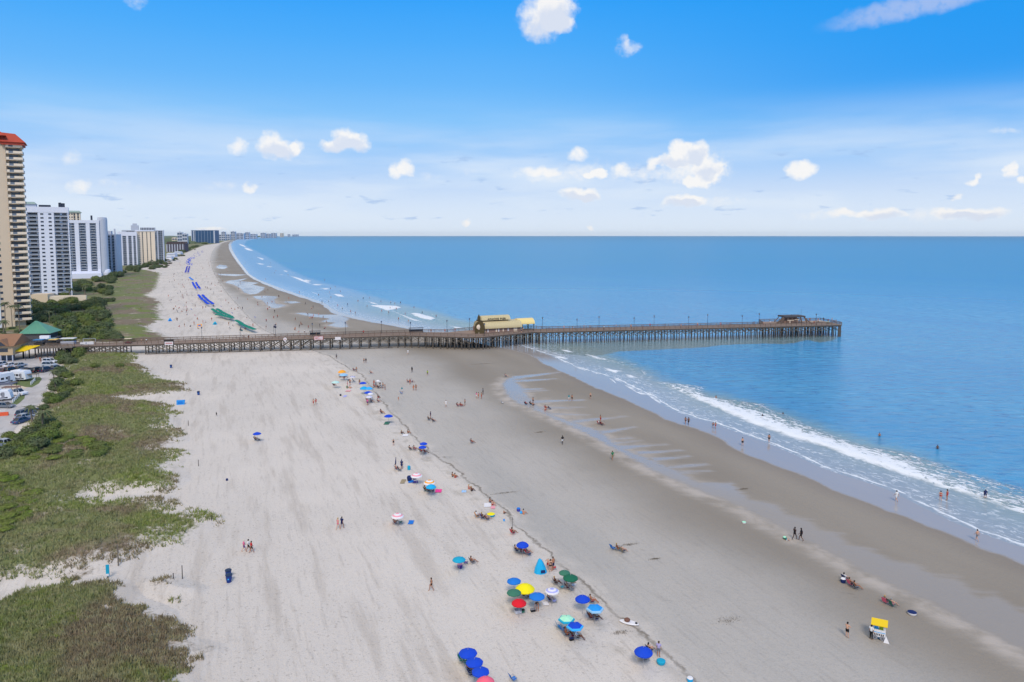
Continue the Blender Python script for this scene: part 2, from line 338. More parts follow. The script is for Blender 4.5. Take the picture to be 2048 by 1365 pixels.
def new_mat(name):
    m = bpy.data.materials.new(name); m.use_nodes = True
    t = NT(m.node_tree); t.N.clear()
    p = t.n('ShaderNodeBsdfPrincipled'); o = t.n('ShaderNodeOutputMaterial'); t.L.new(p.outputs[0], o.inputs[0])
    return m, t, p

gm, t, p = new_mat('beach_sand_and_dune')
pos = t.n('ShaderNodeNewGeometry').outputs['Position']
A_ = {k: t.attr(k) for k in ('wl', 'fl', 'dr', 'vg', 'rn', 'rd')}
ROT = (0, 0, R(-22))
nb = t.noise(pos, 0.035, 5); nm = t.noise(pos, 0.22, 5); nf = t.noise(pos, 1.6, 6, 0.65); ng = t.noise(pos, 6.0, 3, 0.7)
along = t.mapv(pos, (1, 0.10, 1), ROT)
ns = t.noise(along, 0.35, 5, 0.6); ns2 = t.noise(along, 1.5, 4, 0.6)
nbig = t.noise(t.mapv(pos, (1, 0.3, 1), ROT), 0.05, 4, 0.5)
c0 = lambda n, k: t.mul(t.sub(n, 0.5), k)
# dry sand, rake and tyre tracks running along the beach
dry = t.mix(t.ss(nb, 0.3, 0.7), S(218, 207, 195), S(208, 198, 187))
dry = t.mix(t.mul(t.ss(ns, 0.50, 0.66), 0.42), dry, S(176, 164, 151))
dry = t.mix(t.mul(t.ss(ns2, 0.54, 0.7), 0.32), dry, S(168, 157, 145))
dry = t.mix(t.mul(t.ss(nf, 0.55, 0.8), 0.30), dry, S(170, 159, 147))
dry = t.mix(t.mul(t.ss(ng, 0.54, 0.7), 0.45), dry, S(160, 150, 139))
dry = t.mix(t.mul(t.ss(ng, 0.45, 0.25), 0.35), dry, S(228, 218, 206))
dimp = t.noise(pos, 2.7, 2, 0.5)
dry = t.mix(t.mul(t.ss(dimp, 0.60, 0.70), t.ss(nb, 0.35, 0.6, 0.15, 0.5)), dry, S(158, 147, 135))
# damp sand
damp = t.mix(t.ss(t.add(A_['dr'], c0(nb, 30)), -48, -3), S(158, 148, 136), S(190, 182, 172))
damp = t.mix(t.mul(t.ss(nbig, 0.42, 0.66), 0.5), damp, S(168, 164, 158))
damp = t.mix(t.mul(t.ss(ns2, 0.5, 0.72), 0.25), damp, S(146, 138, 130))
damp = t.mix(t.mul(t.ss(nf, 0.5, 0.75), 0.22), damp, S(146, 139, 131))
damp = t.mix(t.mul(t.ss(ng, 0.5, 0.72), 0.30), damp, S(128, 122, 114))
damp = t.mix(t.mul(t.ss(ng, 0.45, 0.28), 0.25), damp, S(196, 190, 184))
bar = t.mix(t.ss(nbig, 0.35, 0.65), S(154, 144, 131), S(144, 134, 121))
bar = t.mix(t.mul(t.ss(ng, 0.5, 0.75), 0.25), bar, S(122, 115, 107))
sea_side = t.ss(t.add(A_['fl'], c0(nb, 10)), 42, 26)
damp = t.mix(sea_side, damp, bar)
dryf = t.ss(t.add(A_['dr'], t.add(c0(nm, 7), c0(nb, 7))), -3.0, 2.0)
sand = t.mix(dryf, damp, dry)
# wrack line of dark debris left by the last high tide
wr = t.m('ABSOLUTE', t.add(A_['dr'], t.add(t.add(c0(nm, 3.2), c0(nf, 1.0)), 0.3)))
wrf = t.mul(t.ss(wr, 0.42, 0.02), t.mul(t.ss(nf, 0.2, 0.5, .45, 1), t.ss(nm, 0.3, 0.6, .25, 1)))
sand = t.mix(t.mul(wrf, 0.75), sand, S(108, 98, 84))
wr2 = t.mul(t.ss(t.m('ABSOLUTE', t.add(A_['dr'], -2.6)), 3.0, 0.5), t.ss(nm, 0.5, 0.66))
sand = t.mix(t.mul(wr2, 0.38), sand, S(140, 130, 112))
nd_ = t.noise(t.mapv(pos, (0.35, 1, 1), (0, 0, R(20)), (31, 7, 0)), 0.12, 6, 0.7)
sand = t.mix(t.mul(t.mul(t.ss(nd_, 0.655, 0.70), t.ss(A_['fl'], 8, 30)), t.mul(t.ss(A_['dr'], 5, 0), 0.6)), sand, S(116, 108, 98))
# pale ridge along the runnel and wet mirror patches
nh = t.noise(t.mapv(pos, (0.16, 1, 1), (0, 0, R(4))), 0.8, 4, 0.6)
rne = t.add(A_['rn'], t.add(c0(nm, 0.5), c0(nh, 3.0)))
ridge = t.mul(t.mul(t.ss(rne, -4.5, -0.8), t.ss(rne, 0.8, -0.4)), t.ss(A_['fl'], 15, 24))
sand = t.mix(t.mul(ridge, t.ss(nm, 0.32, 0.62, 0.1, 0.75)), sand, S(196, 184, 172))
runf = t.ss(rne, -1.1, 1.1)
filmf = t.ss(t.add(A_['fl'], t.add(c0(nm, 2.0), c0(nb, 5))), 0.6, -0.6)
cdd = t.n('ShaderNodeVectorMath', operation='LENGTH'); t.L.new(pos, cdd.inputs[0])
wet = t.mx(t.mul(t.mul(runf, t.ss(nbig, 0.3, 0.6, 0.72, 1.0)), t.ss(cdd.outputs['Value'], 85, 170, 0.42, 0.92)), filmf)
dark_edge = t.mul(t.ss(A_['fl'], 6, 0), 0.35)
sand = t.mix(dark_edge, sand, S(126, 116, 110))
sand = t.mix(wet, sand, S(170, 162, 156))
# dune vegetation
vge = t.add(A_['vg'], t.add(c0(nm, 13), t.add(c0(nb, 6), c0(nf, 9))))
vegf = t.ss(vge, 1.0, 4.5)
g1 = t.mix(t.ss(nb, 0.46, 0.56), S(118, 124, 78), S(132, 116, 98))
g1 = t.mix(t.ss(t.noise(t.mapv(pos, (1, 1, 1), (0, 0, 0), (40, 3, 0)), 0.06, 4), 0.52, 0.62), g1, S(116, 126, 64))
g1 = t.mix(t.mul(t.ss(nf, 0.45, 0.7), 0.45), g1, S(84, 82, 60))
g1 = t.mix(t.mul(t.ss(ng, 0.5, 0.75), 0.45), g1, S(140, 134, 104))
pale = t.mul(t.ss(t.noise(t.mapv(pos, (1, 1, 1), (0, 0, 0), (9, 70, 0)), 0.16, 5), 0.60, 0.68), 0.7)
g1 = t.mix(pale, g1, S(184, 172, 152))
col = t.mix(vegf, sand, g1)
t.L.new(col, p.inputs['Base Color'])
rough = t.ss(wet, 0.0, 1.0, 0.92, 0.10)
t.L.new(rough, p.inputs['Roughness'])
t.put(p.inputs['Specular IOR Level'], t.ss(wet, 0.0, 1.0, 0.2, 0.42))
bmp = t.n('ShaderNodeBump', {'Strength': t.ss(wet, 0, 1, 0.7, 0.03), 'Distance': 0.12, 'Height': t.add(nf, t.add(t.mul(ng, 0.5), t.mul(ns2, 0.6)))})
t.L.new(bmp.outputs[0], p.inputs['Normal'])

ground = grid_mesh('ground', GX, GY, H, None, dict(wl=wl, fl=fl, dr=dr, vg=vg, rn=rn, rd=rd), gm)
ground['kind'] = 'structure'

sm, t, p = new_mat('sea_water')
pos = t.n('ShaderNodeNewGeometry').outputs['Position']
wlA, blA, foA, reflA = t.attr('wl'), t.attr('bl'), t.attr('fo'), t.attr('si')
nb = t.noise(pos, 0.03, 4); nm = t.noise(pos, 0.25, 5, 0.6)
shore = t.mapv(pos, (1, 0.45, 1), (0, 0, R(-35)))
nfo = t.noise(shore, 1.3, 6, 0.72, dist=0.6); nfo2 = t.noise(shore, 0.45, 5, 0.65, dist=0.8)
swell = t.noise(t.mapv(pos, (1, 0.18, 1), (0, 0, R(-40))), 0.03, 4, 0.5)
c0 = lambda n, k: t.mul(t.sub(n, 0.5), k)
cd = t.n('ShaderNodeVectorMath', operation='LENGTH'); t.L.new(pos, cd.inputs[0])
dist = cd.outputs['Value']
rip = t.noise(t.mapv(pos, (0.4, 1, 1), (0, 0, R(8))), 0.5, 6, 0.7)
deep = t.mix(t.ss(dist, 150, 1500), S(74, 156, 200), S(74, 150, 186))
deep = t.mix(t.mul(t.ss(rip, 0.5, 0.66), 0.8), deep, S(46, 116, 172))
deep = t.mix(t.mul(t.ss(rip, 0.46, 0.34), 0.5), deep, S(122, 186, 220))
deep = t.mix(t.ss(dist, 1500, 12000), deep, S(52, 122, 152))
deep = t.mix(t.mul(t.ss(swell, 0.35, 0.65), 0.45), deep, S(60, 140, 194))
shal = t.mix(t.ss(wlA, -26, 0), S(128, 158, 160), S(158, 162, 164))
shal = t.mix(t.ss(dist, 330, 600), shal, S(120, 164, 198))
blf = t.ss(t.add(blA, t.add(c0(nm, 8), c0(nb, 6))), -9, 3)
col = t.mix(blf, deep, shal)
reflf = t.ss(t.add(reflA, t.add(c0(nm, 5), c0(nb, 4))), -0.5, 1.5)
col = t.mix(t.mul(reflf, 0.85), col, S(112, 126, 116))  # greenish pier reflection mixed into the water's base colour
fe = t.add(foA, c0(nfo2, 4.0))
core = t.ss(fe, -0.9, 0.9)
edge_f = t.ss(foA, 3.4, 0.2)
fmask = t.mul(core, t.ss(t.add(nfo, t.mul(t.ss(blA, 1.0, 10.0), 0.22)), 0.48, 0.57))
swash = t.m('ABSOLUTE', t.add(wlA, t.add(c0(nm, 2.4), 1.3)))
swl = t.mul(t.mul(t.ss(swash, 0.5, 0.1), t.ss(nfo2, 0.36, 0.56, 0.15, 1.0)), t.ss(dist, 250, 450, 1.0, 0.3))
lace = t.mul(t.mul(t.ss(nfo, 0.49, 0.58), t.mul(t.ss(wlA, -18, -1), t.ss(nfo2, 0.38, 0.6))), 0.7)
lace2 = t.mul(t.mul(t.ss(nfo, 0.53, 0.62), t.mul(t.ss(foA, -12, -1), t.ss(nfo2, 0.42, 0.62))), 0.65)
foam = t.mx(t.mx(fmask, swl), t.mx(lace, t.mul(lace2, blf)))
col = t.mix(foam, col, S(236, 238, 240))
t.L.new(col, p.inputs['Base Color'])
t.put(p.inputs['Roughness'], t.mx(t.mul(foam, 0.8), t.ss(dist, 100, 900, 0.14, 0.34)))
p.inputs['IOR'].default_value = 1.33
hb = t.add(t.noise(t.mapv(pos, (0.45, 1, 1), (0, 0, R(12))), 0.75, 5, 0.65), t.mul(t.noise(t.mapv(pos, (0.4, 1, 1), (0, 0, R(-8))), 0.22, 5, 0.6), 1.6))
hb = t.add(hb, t.mul(fmask, 0.6))
bmp = t.n('ShaderNodeBump', {'Strength': t.ss(wlA, -2, -25, 0.12, 0.85), 'Distance': 0.6, 'Height': hb})
t.L.new(bmp.outputs[0], p.inputs['Normal'])
front = np.clip(fo, 0, 1.5) / 1.5
SH = front * 0.35 * np.clip((500 - np.hypot(GX, GY)) / 200, 0, 1)
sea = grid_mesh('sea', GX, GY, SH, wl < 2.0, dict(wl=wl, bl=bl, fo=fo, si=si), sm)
sea['kind'] = 'structure'
_base = dict(P=P)
def GH(x, y):
    """ground height at one or more world points"""
    x = np.atleast_1d(np.asarray(x, float)); y = np.atleast_1d(np.asarray(y, float)); Q = np.stack([x, y], 1)
    v = sd_multi(Q, VEG); r_ = sd_multi(Q, ROADP); d_ = sd_line(Q, DRY); w_ = sd_line(Q, WATER)
    h = np.clip(w_ * 0.02, -3, 0.1) + dune_h(x, y, v, r_) + np.clip(d_ / 15, 0, 1) * np.clip((400 - np.hypot(x, y)) / 100, 0, 1) * sand_h(x, y) * np.clip(-r_ / 2, 0, 1)
    return np.where(r_ > -1, 0.06, h)
# ---------------------------------------------------------------- mesh and object helpers
MATS = {}
def M(name, col, rough=0.75, var=0.12, scale=3.0, metal=0.0, spec=0.3, alpha=1.0, bump=0.0):
    if name in MATS: return MATS[name]
    m, t, p = new_mat(name)
    tc = t.n('ShaderNodeTexCoord').outputs['Object']
    n1 = t.noise(tc, scale, 4, 0.6); n2 = t.noise(tc, scale * 0.13, 3, 0.5)
    k = t.add(t.mul(t.sub(n1, 0.5), 2 * var), t.mul(t.sub(n2, 0.5), 1.6 * var))
    dark = tuple(c * 0.35 for c in col[:3]) + (1,); lite = tuple(min(1, c * 1.5 + 0.02) for c in col[:3]) + (1,)
    c = t.mix(t.m('MULTIPLY', k, 1.6, clamp=True), col, lite)
    c = t.mix(t.m('MULTIPLY', k, -1.6, clamp=True), c, dark)
    t.L.new(c, p.inputs['Base Color'])
    p.inputs['Roughness'].default_value = rough; p.inputs['Metallic'].default_value = metal
    p.inputs['Specular IOR Level'].default_value = spec
    if alpha < 1: p.inputs['Alpha'].default_value = alpha
    if bump:
        b = t.n('ShaderNodeBump', {'Strength': bump, 'Distance': 0.02, 'Height': n1}); t.L.new(b.outputs[0], p.inputs['Normal'])
    MATS[name] = m
    return m
def link(name, me, parent=None):
    o = bpy.data.objects.new(name, me); COL.objects.link(o)
    if parent is not None: o.parent = parent
    return o
def tag(o, label=None, cat=None, group=None, kind=None):
    if label: o['label'] = label
    if cat: o['category'] = cat
    if group: o['group'] = group
    if kind: o['kind'] = kind
    return o
def empty(name, loc, rz=0.0, label=None, cat=None, group=None):
    o = bpy.data.objects.new(name, None); COL.objects.link(o)
    o.location = loc; o.rotation_euler = (0, 0, rz); o.empty_display_size = 0.3
    return tag(o, label, cat, group)
class MB:
    def __init__(s): s.v = []; s.f = []; s.mi = []; s.ms = []; s.cur = 0
    def use(s, mat):
        if mat not in s.ms: s.ms.append(mat)
        s.cur = s.ms.index(mat); return s
    def face(s, pts):
        b = len(s.v); s.v += [tuple(p) for p in pts]; s.f.append(tuple(range(b, b + len(pts)))); s.mi.append(s.cur)
    def poly(s, V, Fs):
        b = len(s.v); s.v += [tuple(p) for p in V]
        for f in Fs: s.f.append(tuple(b + i for i in f)); s.mi.append(s.cur)
    def box(s, x0, x1, y0, y1, z0, z1, M4=None):
        V = [Vector((x, y, z)) for z in (z0, z1) for y in (y0, y1) for x in (x0, x1)]
        if M4 is not None: V = [M4 @ v for v in V]
        s.poly(V, [(0, 2, 3, 1), (4, 5, 7, 6), (0, 1, 5, 4), (1, 3, 7, 5), (3, 2, 6, 7), (2, 0, 4, 6)]); return s
    def tube(s, a, b, r0, r1=None, n=6, cap=True):
        r1 = r0 if r1 is None else r1
        a = Vector(a); b = Vector(b); d = (b - a)
        if d.length < 1e-6: return s
        q = d.to_track_quat('Z', 'Y'); V = []
        for (c, r) in ((a, r0), (b, r1)):
            for i in range(n):
                w_ = 2 * math.pi * i / n
                V.append(c + q @ Vector((math.cos(w_) * r, math.sin(w_) * r, 0)))
        Fs = [(i, (i + 1) % n, n + (i + 1) % n, n + i) for i in range(n)]
        if cap: Fs += [tuple(range(n - 1, -1, -1)), tuple(range(n, 2 * n))]
        s.poly(V, Fs); return s
    def bar(s, a, b, w_, h):
        """square bar between two points"""
        a = Vector(a); b = Vector(b); d = b - a; q = d.to_track_quat('Z', 'Y'); V = []
        for c in (a, b):
            for sx, sy in ((-1, -1), (1, -1), (1, 1), (-1, 1)):
                V.append(c + q @ Vector((sx * w_ / 2, sy * h / 2, 0)))
        s.poly(V, [(0, 1, 5, 4), (1, 2, 6, 5), (2, 3, 7, 6), (3, 0, 4, 7), (3, 2, 1, 0), (4, 5, 6, 7)]); return s
    def prism(s, pts, z0, z1):
        n = len(pts)
        V = [(x, y, z0) for x, y in pts] + [(x, y, z1) for x, y in pts]
        s.poly(V, [(i, (i + 1) % n, n + (i + 1) % n, n + i) for i in range(n)] + [tuple(range(n - 1, -1, -1)), tuple(range(n, 2 * n))]); return s
    def extr(s, prof, x0, x1):
        """profile in (y, z) pushed along x"""
        n = len(prof)
        V = [(x0, y, z) for y, z in prof] + [(x1, y, z) for y, z in prof]
        s.poly(V, [(i, (i + 1) % n, n + (i + 1) % n, n + i) for i in range(n)] + [tuple(range(n - 1, -1, -1)), tuple(range(n, 2 * n))]); return s
    def lathe(s, prof, n=12, M4=None, cx=0, cy=0, sy=1.0):
        V = []; k = len(prof)
        for r, z in prof:
            for i in range(n):
                w_ = 2 * math.pi * i / n
                V.append(Vector((cx + r * math.cos(w_), cy + r * math.sin(w_) * sy, z)))
        if M4 is not None: V = [M4 @ v for v in V]
        Fs = [(j * n + i, j * n + (i + 1) % n, (j + 1) * n + (i + 1) % n, (j + 1) * n + i) for j in range(k - 1) for i in range(n)]
        Fs += [tuple(range(n - 1, -1, -1)), tuple(range((k - 1) * n, k * n))]
        s.poly(V, Fs); return s
    def mesh(s, name, mat=None, smooth=False):
        me = bpy.data.meshes.new(name); me.from_pydata(s.v, [], s.f)
        mats = s.ms if s.ms else [mat]
        for m_ in mats: me.materials.append(m_)
        if s.ms: me.polygons.foreach_set('material_index', s.mi)
        if smooth: me.polygons.foreach_set('use_smooth', [True] * len(s.f))
        bm = bmesh.new(); bm.from_mesh(me); bmesh.ops.recalc_face_normals(bm, faces=bm.faces[:]); bm.to_mesh(me); bm.free()
        me.update(); return me
    def build(s, name, mat=None, parent=None, smooth=False):
        return link(name, s.mesh(name, mat, smooth), parent)
def children_of(o): return CH.get(o.name, [])
def copy_tree(o, parent=None, loc=None, rz=None, label=None, group=None, scale=None, cat=None):
    c = o.copy(); COL.objects.link(c)
    c.parent = parent
    if loc is not None: c.location = loc
    if rz is not None: c.rotation_euler = (o.rotation_euler[0], o.rotation_euler[1], rz)
    if scale is not None: c.scale = (scale, scale, scale) if isinstance(scale, (int, float)) else scale
    if label: c['label'] = label
    if group: c['group'] = group
    if cat: c['category'] = cat
    for ch in list(o.children): copy_tree(ch, c)
    return c
def recolor(o, old, new):
    """give one copy of a thing its own material on top of shared mesh data"""
    for x in [o] + list(o.children_recursive):
        if x.type == 'MESH':
            for sl in range(len(x.material_slots)):
                if x.material_slots[sl].material == old:
                    x.material_slots[sl].link = 'OBJECT'; x.material_slots[sl].material = new
def gz(v): return float(GH(v[0], v[1])[0])
def on_ground(x, y, z=0.0):
    v = G(x, y, z); v.z = max(gz(v), 0); return v
GHOST = []
def retire(o):
    for x in list(o.children_recursive) + [o]: bpy.data.objects.remove(x)
rng = random.Random(7)
# ---------------------------------------------------------------- hotels along the shore
GLASS = M('dark_window_glass', S(52, 62, 76), 0.15, 0.25, 0.4, spec=0.6)
GLASSB = M('blue_window_glass', S(58, 84, 112), 0.2, 0.25, 0.3, spec=0.6)
RAIL = M('grey_balcony_railing', S(120, 128, 138), 0.6, 0.1)
WHITE = M('white_render_wall', S(230, 230, 238), 0.8, 0.05, 0.2)
GREYW = M('pale_grey_concrete', S(190, 194, 204), 0.85, 0.06, 0.2)
BEIGE = M('beige_render_wall', S(216, 194, 166), 0.85, 0.05, 0.2)
CREAM = M('cream_render_wall', S(238, 218, 192), 0.85, 0.05, 0.2)
REDR = M('orange_red_roof_tiles', S(184, 74, 54), 0.7, 0.15, 0.6)
GRNR = M('sage_green_roof', S(150, 168, 158), 0.7, 0.1, 0.6)
DARKM = M('dark_roof_machinery', S(48, 56, 70), 0.7, 0.2)
BROWNR = M('brown_roof_shingle', S(92, 76, 72), 0.85, 0.15)
SHADE_IN = M('balcony_door_wall', S(112, 112, 116), 0.8, 0.3, 0.35)

def project(v):
    d = Vector(v) - Vector((0, 0, CAM_H))
    zc = d.y * CP - d.z * SP; yc = d.y * SP + d.z * CP
    return 1024 + F * d.x / zc, YC - F * yc / zc

def frame_from_px(xl, xr, yb, ytop, yaw, z0=0.0):
    B = G(xr, yb, z0); u = Vector((math.cos(yaw), math.sin(yaw), 0))
    lo, hi = 0.0, 900.0
    for _ in range(50):
        mid = (lo + hi) / 2
        if project(B - u * mid)[0] > xl: lo = mid
        else: hi = mid
    wd = (lo + hi) / 2
    lo, hi = 0.0, 260.0
    for _ in range(40):
        mid = (lo + hi) / 2
        if project((B.x, B.y, mid))[1] > ytop: lo = mid
        else: hi = mid
    return B - u * wd, wd, (lo + hi) / 2

def facade(root, wd, h, nf, bays, wall, depth=14.0, side=(), gl=GLASS, top=1.2, z0=0.0, far=False, slabm=None, nwin_cap=90):
    """front at y=0 with bays; right side at x=wd. bays: (start, end, kind, count)"""
    fh = (h - top - z0) / nf; rec = 1.6
    slabm = slabm or wall
    has_bal = any(k == 'bal' for *_, k, _n in bays)
    core = MB()
    core.box(0.02, wd - 0.02 - (rec if any(k == 'bal' for *_, k, _n in side) else 0), rec if has_bal else 0.0, depth, 0, h - 0.05)
    core.box(-0.1, wd + 0.1, -0.1, depth + .1, h - top, h)
    wins = []; bals = []; doors = MB()
    for a, b, k, n in bays:
        x0, x1 = a * wd, b * wd
        if k in ('wall', 'win') and has_bal: core.box(x0, x1, 0, rec - .01, 0, h - top - .01)
        if k == 'win':
            for i in range(nf):
                for j in range(n):
                    cx = x0 + (j + .5) * (x1 - x0) / n; ww = min(1.9, (x1 - x0) / n * .55)
                    wins.append((cx, z0 + i * fh + fh * .38, ww, fh * .40, 0))
        if k == 'bal':
            bals += [(x0, x1, z0 + i * fh, n, 0) for i in range(nf)]
            nd = max(1, int((x1 - x0) / 3.2))
            for i in range(nf):
                for j in range(nd):
                    cx = x0 + (j + .5) * (x1 - x0) / nd
                    hw = (x1 - x0) / nd * (.30 if (i + j) % 3 else .42)
                    doors.box(cx - hw, cx + hw, rec - .06, rec - .003, z0 + i * fh + .15, z0 + (i + .84) * fh)
    for a, b, k, n in side:
        y0, y1 = a * depth, b * depth
        if k == 'wall': core.box(wd - rec - .03, wd, max(y0, .01), y1, 0, h - top - .01)
        if k == 'win':
            for i in range(nf):
                for j in range(n):
                    cy = y0 + (j + .5) * (y1 - y0) / n
                    wins.append((cy, z0 + i * fh + fh * .38, min(1.8, (y1 - y0) / n * .5), fh * .4, 1))
        if k == 'bal': bals += [(y0, y1, z0 + i * fh, n, 1) for i in range(nf)]
    core.build('wall', wall, root)
    if doors.v: tag(doors.build('balcony_glazing', gl, root), kind='stuff')
    # balconies: one mesh per kind of span, copied floor by floor
    cache = {}
    for (x0, x1, z, n, sd) in bals:
        key = (round(x1 - x0, 2), n, sd)
        if key not in cache:
            m_ = MB(); L = x1 - x0; proj = 0.0 if n == 0 else float(n)
            m_.use(slabm)
            if sd == 0: m_.box(0, L, -proj, rec - .07, -.12, .12)
            else: m_.box(-rec, proj + .01, 0, L, -.12, .12)
            me_s = m_.mesh('slab')
            r_ = MB()
            if sd == 0:
                r_.box(.05, L - .05, -proj + .02, -proj + .08, .14, 1.05); r_.box(.0, L, -proj, -proj + .12, 1.052, 1.13)
                if proj > .3:
                    r_.box(.02, .07, -proj + .09, -.02, .14, 1.05); r_.box(L - .07, L - .02, -proj + .09, -.02, .14, 1.05)
            else:
                r_.box(proj - .08, proj - .02, .05, L - .05, .14, 1.05); r_.box(proj - .12, proj, 0, L, 1.052, 1.13)
            cache[key] = (me_s, r_.mesh('railing', RAIL))
    if len(bals) <= 100 and not far:
        for (x0, x1, z, n, sd) in bals:
            ms_, mr_ = cache[(round(x1 - x0, 2), n, sd)]
            b_ = link('balcony', ms_, root); b_.location = (x0, 0, z) if sd == 0 else (wd, x0, z)
            r2 = link('railing', mr_, b_)
    else:
        allb = MB(); allr = MB()
        for (x0, x1, z, n, sd) in bals:
            ms_, mr_ = cache[(round(x1 - x0, 2), n, sd)]; off = Vector((x0, 0, z)) if sd == 0 else Vector((wd, x0, z))
            for mm, tgt in ((ms_, allb), (mr_, allr)):
                tgt.poly([v.co + off for v in mm.vertices], [tuple(p_.vertices) for p_ in mm.polygons])
        tag(allb.build('balcony_slabs', slabm, root), kind='stuff'); tag(allr.build('balcony_railings', RAIL, root), kind='stuff')
    wc = {}
    def wmesh(ww, hh, sd):
        kk = (round(ww, 2), round(hh, 2), sd)
        if kk not in wc:
            q = MB()
            q.use(gl)
            if sd == 0: q.box(-ww / 2, ww / 2, -.03, .02, 0, hh); q.use(slabm).box(-ww / 2 - .12, ww / 2 + .12, -.09, .03, -.14, -.001)
            else: q.box(-.02, .03, -ww / 2, ww / 2, 0, hh); q.use(slabm).box(-.03, .09, -ww / 2 - .12, ww / 2 + .12, -.14, -.001)
            wc[kk] = q.mesh('window')
        return wc[kk]
    if not far:
        for (c, z, ww, hh, sd) in wins[:nwin_cap]:
            o = link('window', wmesh(ww, hh, sd), root); o.location = (c, -.002, z) if sd == 0 else (wd + .002, c, z)
        wins = wins[nwin_cap:]
    if wins:
        q = MB()
        for (c, z, ww, hh, sd) in wins:
            off = Vector((c, -.002, z)) if sd == 0 else Vector((wd + .002, c, z)); mm = wmesh(ww, hh, sd)
            q.poly([v.co + off for v in mm.vertices], [tuple(p_.vertices) for p_ in mm.polygons if p_.material_index == 0])
        tag(q.build('windows', gl, root), kind='stuff')
    return fh

def hip_roof(mb, x0, x1, y0, y1, z, h, inset):
    V = [(x0, y0, z), (x1, y0, z), (x1, y1, z), (x0, y1, z), (x0 + inset, y0 + inset, z + h), (x1 - inset, y0 + inset, z + h), (x1 - inset, y1 - inset, z + h), (x0 + inset, y1 - inset, z + h)]
    mb.poly(V, [(0, 1, 5, 4), (1, 2, 6, 5), (2, 3, 7, 6), (3, 0, 4, 7), (4, 5, 6, 7), (3, 2, 1, 0)])

TY = 31
# tall beige tower with the red roof, at the left edge
A, wd, h = frame_from_px(-150, 60, 656, 277, R(TY))
root = empty('hotel_tower', A, R(TY), 'tallest beige hotel tower with orange red roof at the left edge', 'building', 'hotels along the shore')
def fx(px):   # fraction along the front for a base pixel
    lo, hi = 0.0, wd
    for _ in range(40):
        mid = (lo + hi) / 2; v = A + Vector((math.cos(R(TY)), math.sin(R(TY)), 0)) * mid
        if project(v)[0] < px: lo = mid
        else: hi = mid
    return lo / wd
facade(root, wd, h, 29, [(0, fx(-42), 'bal', 1), (fx(-42), fx(13), 'win', 5), (fx(13), fx(31), 'wall', 0), (fx(31), fx(60), 'bal', 1)], BEIGE, 15, [(0, .45, 'bal', 1), (.45, 1, 'wall', 0)], slabm=CREAM, top=1.5, z0=4)
# solid cream parapet blocks in the balcony fronts
pb = MB()
fhh = (h - 1.5 - 4) / 29
for i in range(29):
    z = 4 + i * fhh
    pb.box(wd * fx(31) + .2, wd * fx(31) + 1.3, -1.14, -1.02, z + .13, z + 1.2)
    pb.box(wd * .93, wd + .9, -1.14, -1.02, z + .13, z + 1.2)
tag(pb.build('balcony_parapets', CREAM, root), kind='stuff')
wp = MB(); wp.box(wd * fx(-42), wd * fx(4), -.35, -.101, 0, h * .62); wp.build('white_pilaster', WHITE, root)
ww_ = MB()
for i in range(17):
    z = 4 + i * fhh
    for q in (.3, .7):
        cx = wd * (fx(-42) * (1 - q) + fx(4) * q); ww_.box(cx - 1.1, cx + 1.1, -.42, -.36, z + 1, z + 2.4)
    cx = wd * fx(4) - 1.6; ww_.box(cx - .8, cx + .8, -.43, -.361, z + 1, z + 2.4)
tag(ww_.build('windows', GLASS, root), kind='stuff')
rf = MB(); xa = wd * fx(22); xb = wd + 2.4
rf.poly([(xa, -2.6, h - 2.2), (xb, -2.6, h - 2.2), (xb, 12, h - 2.2), (xa, 12, h - 2.2), (xa, 2.4, h + 2.6), (xb - 4.2, 2.4, h + 2.2), (xb - 4.2, 8, h + 2.2), (xa, 8, h + 2.6)], [(0, 1, 5, 4), (1, 2, 6, 5), (2, 3, 7, 6), (3, 0, 4, 7), (4, 5, 6, 7), (3, 2, 1, 0)])
rf.box(xa + .2, xb - .8, -1.9, 11, h - 3.4, h - 2.21)
rf.poly([(-3, -3.4, h + .6), (xa + 2.4, -3.4, h + .6), (xa + 2.4, 13, h + .6), (-3, 13, h + .6), (-3, 2, h + 5.4), (xa - 3, 2, h + 5.4), (xa - 3, 8, h + 5.4), (-3, 8, h + 5.4)], [(0, 1, 5, 4), (1, 2, 6, 5), (2, 3, 7, 6), (3, 0, 4, 7), (4, 5, 6, 7), (3, 2, 1, 0)])
rf.box(0.3, xa - .05, -.9, 11, h - 3, h + .59); rf.build('roof', REDR, root)

def tower(name, label, xl, xr, yb, ytop, yaw, nf, bays, wall, depth, side=(), far=False, gl=GLASS, top=1.2, z0=0.0, extra=None, slabm=None):
    A, wd, h = frame_from_px(xl, xr, yb, ytop, R(yaw))
    root = empty(name, A, R(yaw), label, 'building', 'hotels along the shore')
    facade(root, wd, h, nf, bays, wall, depth, side, gl, top, z0, far, slabm)
    if extra: extra(root, wd, h, depth)
    return root

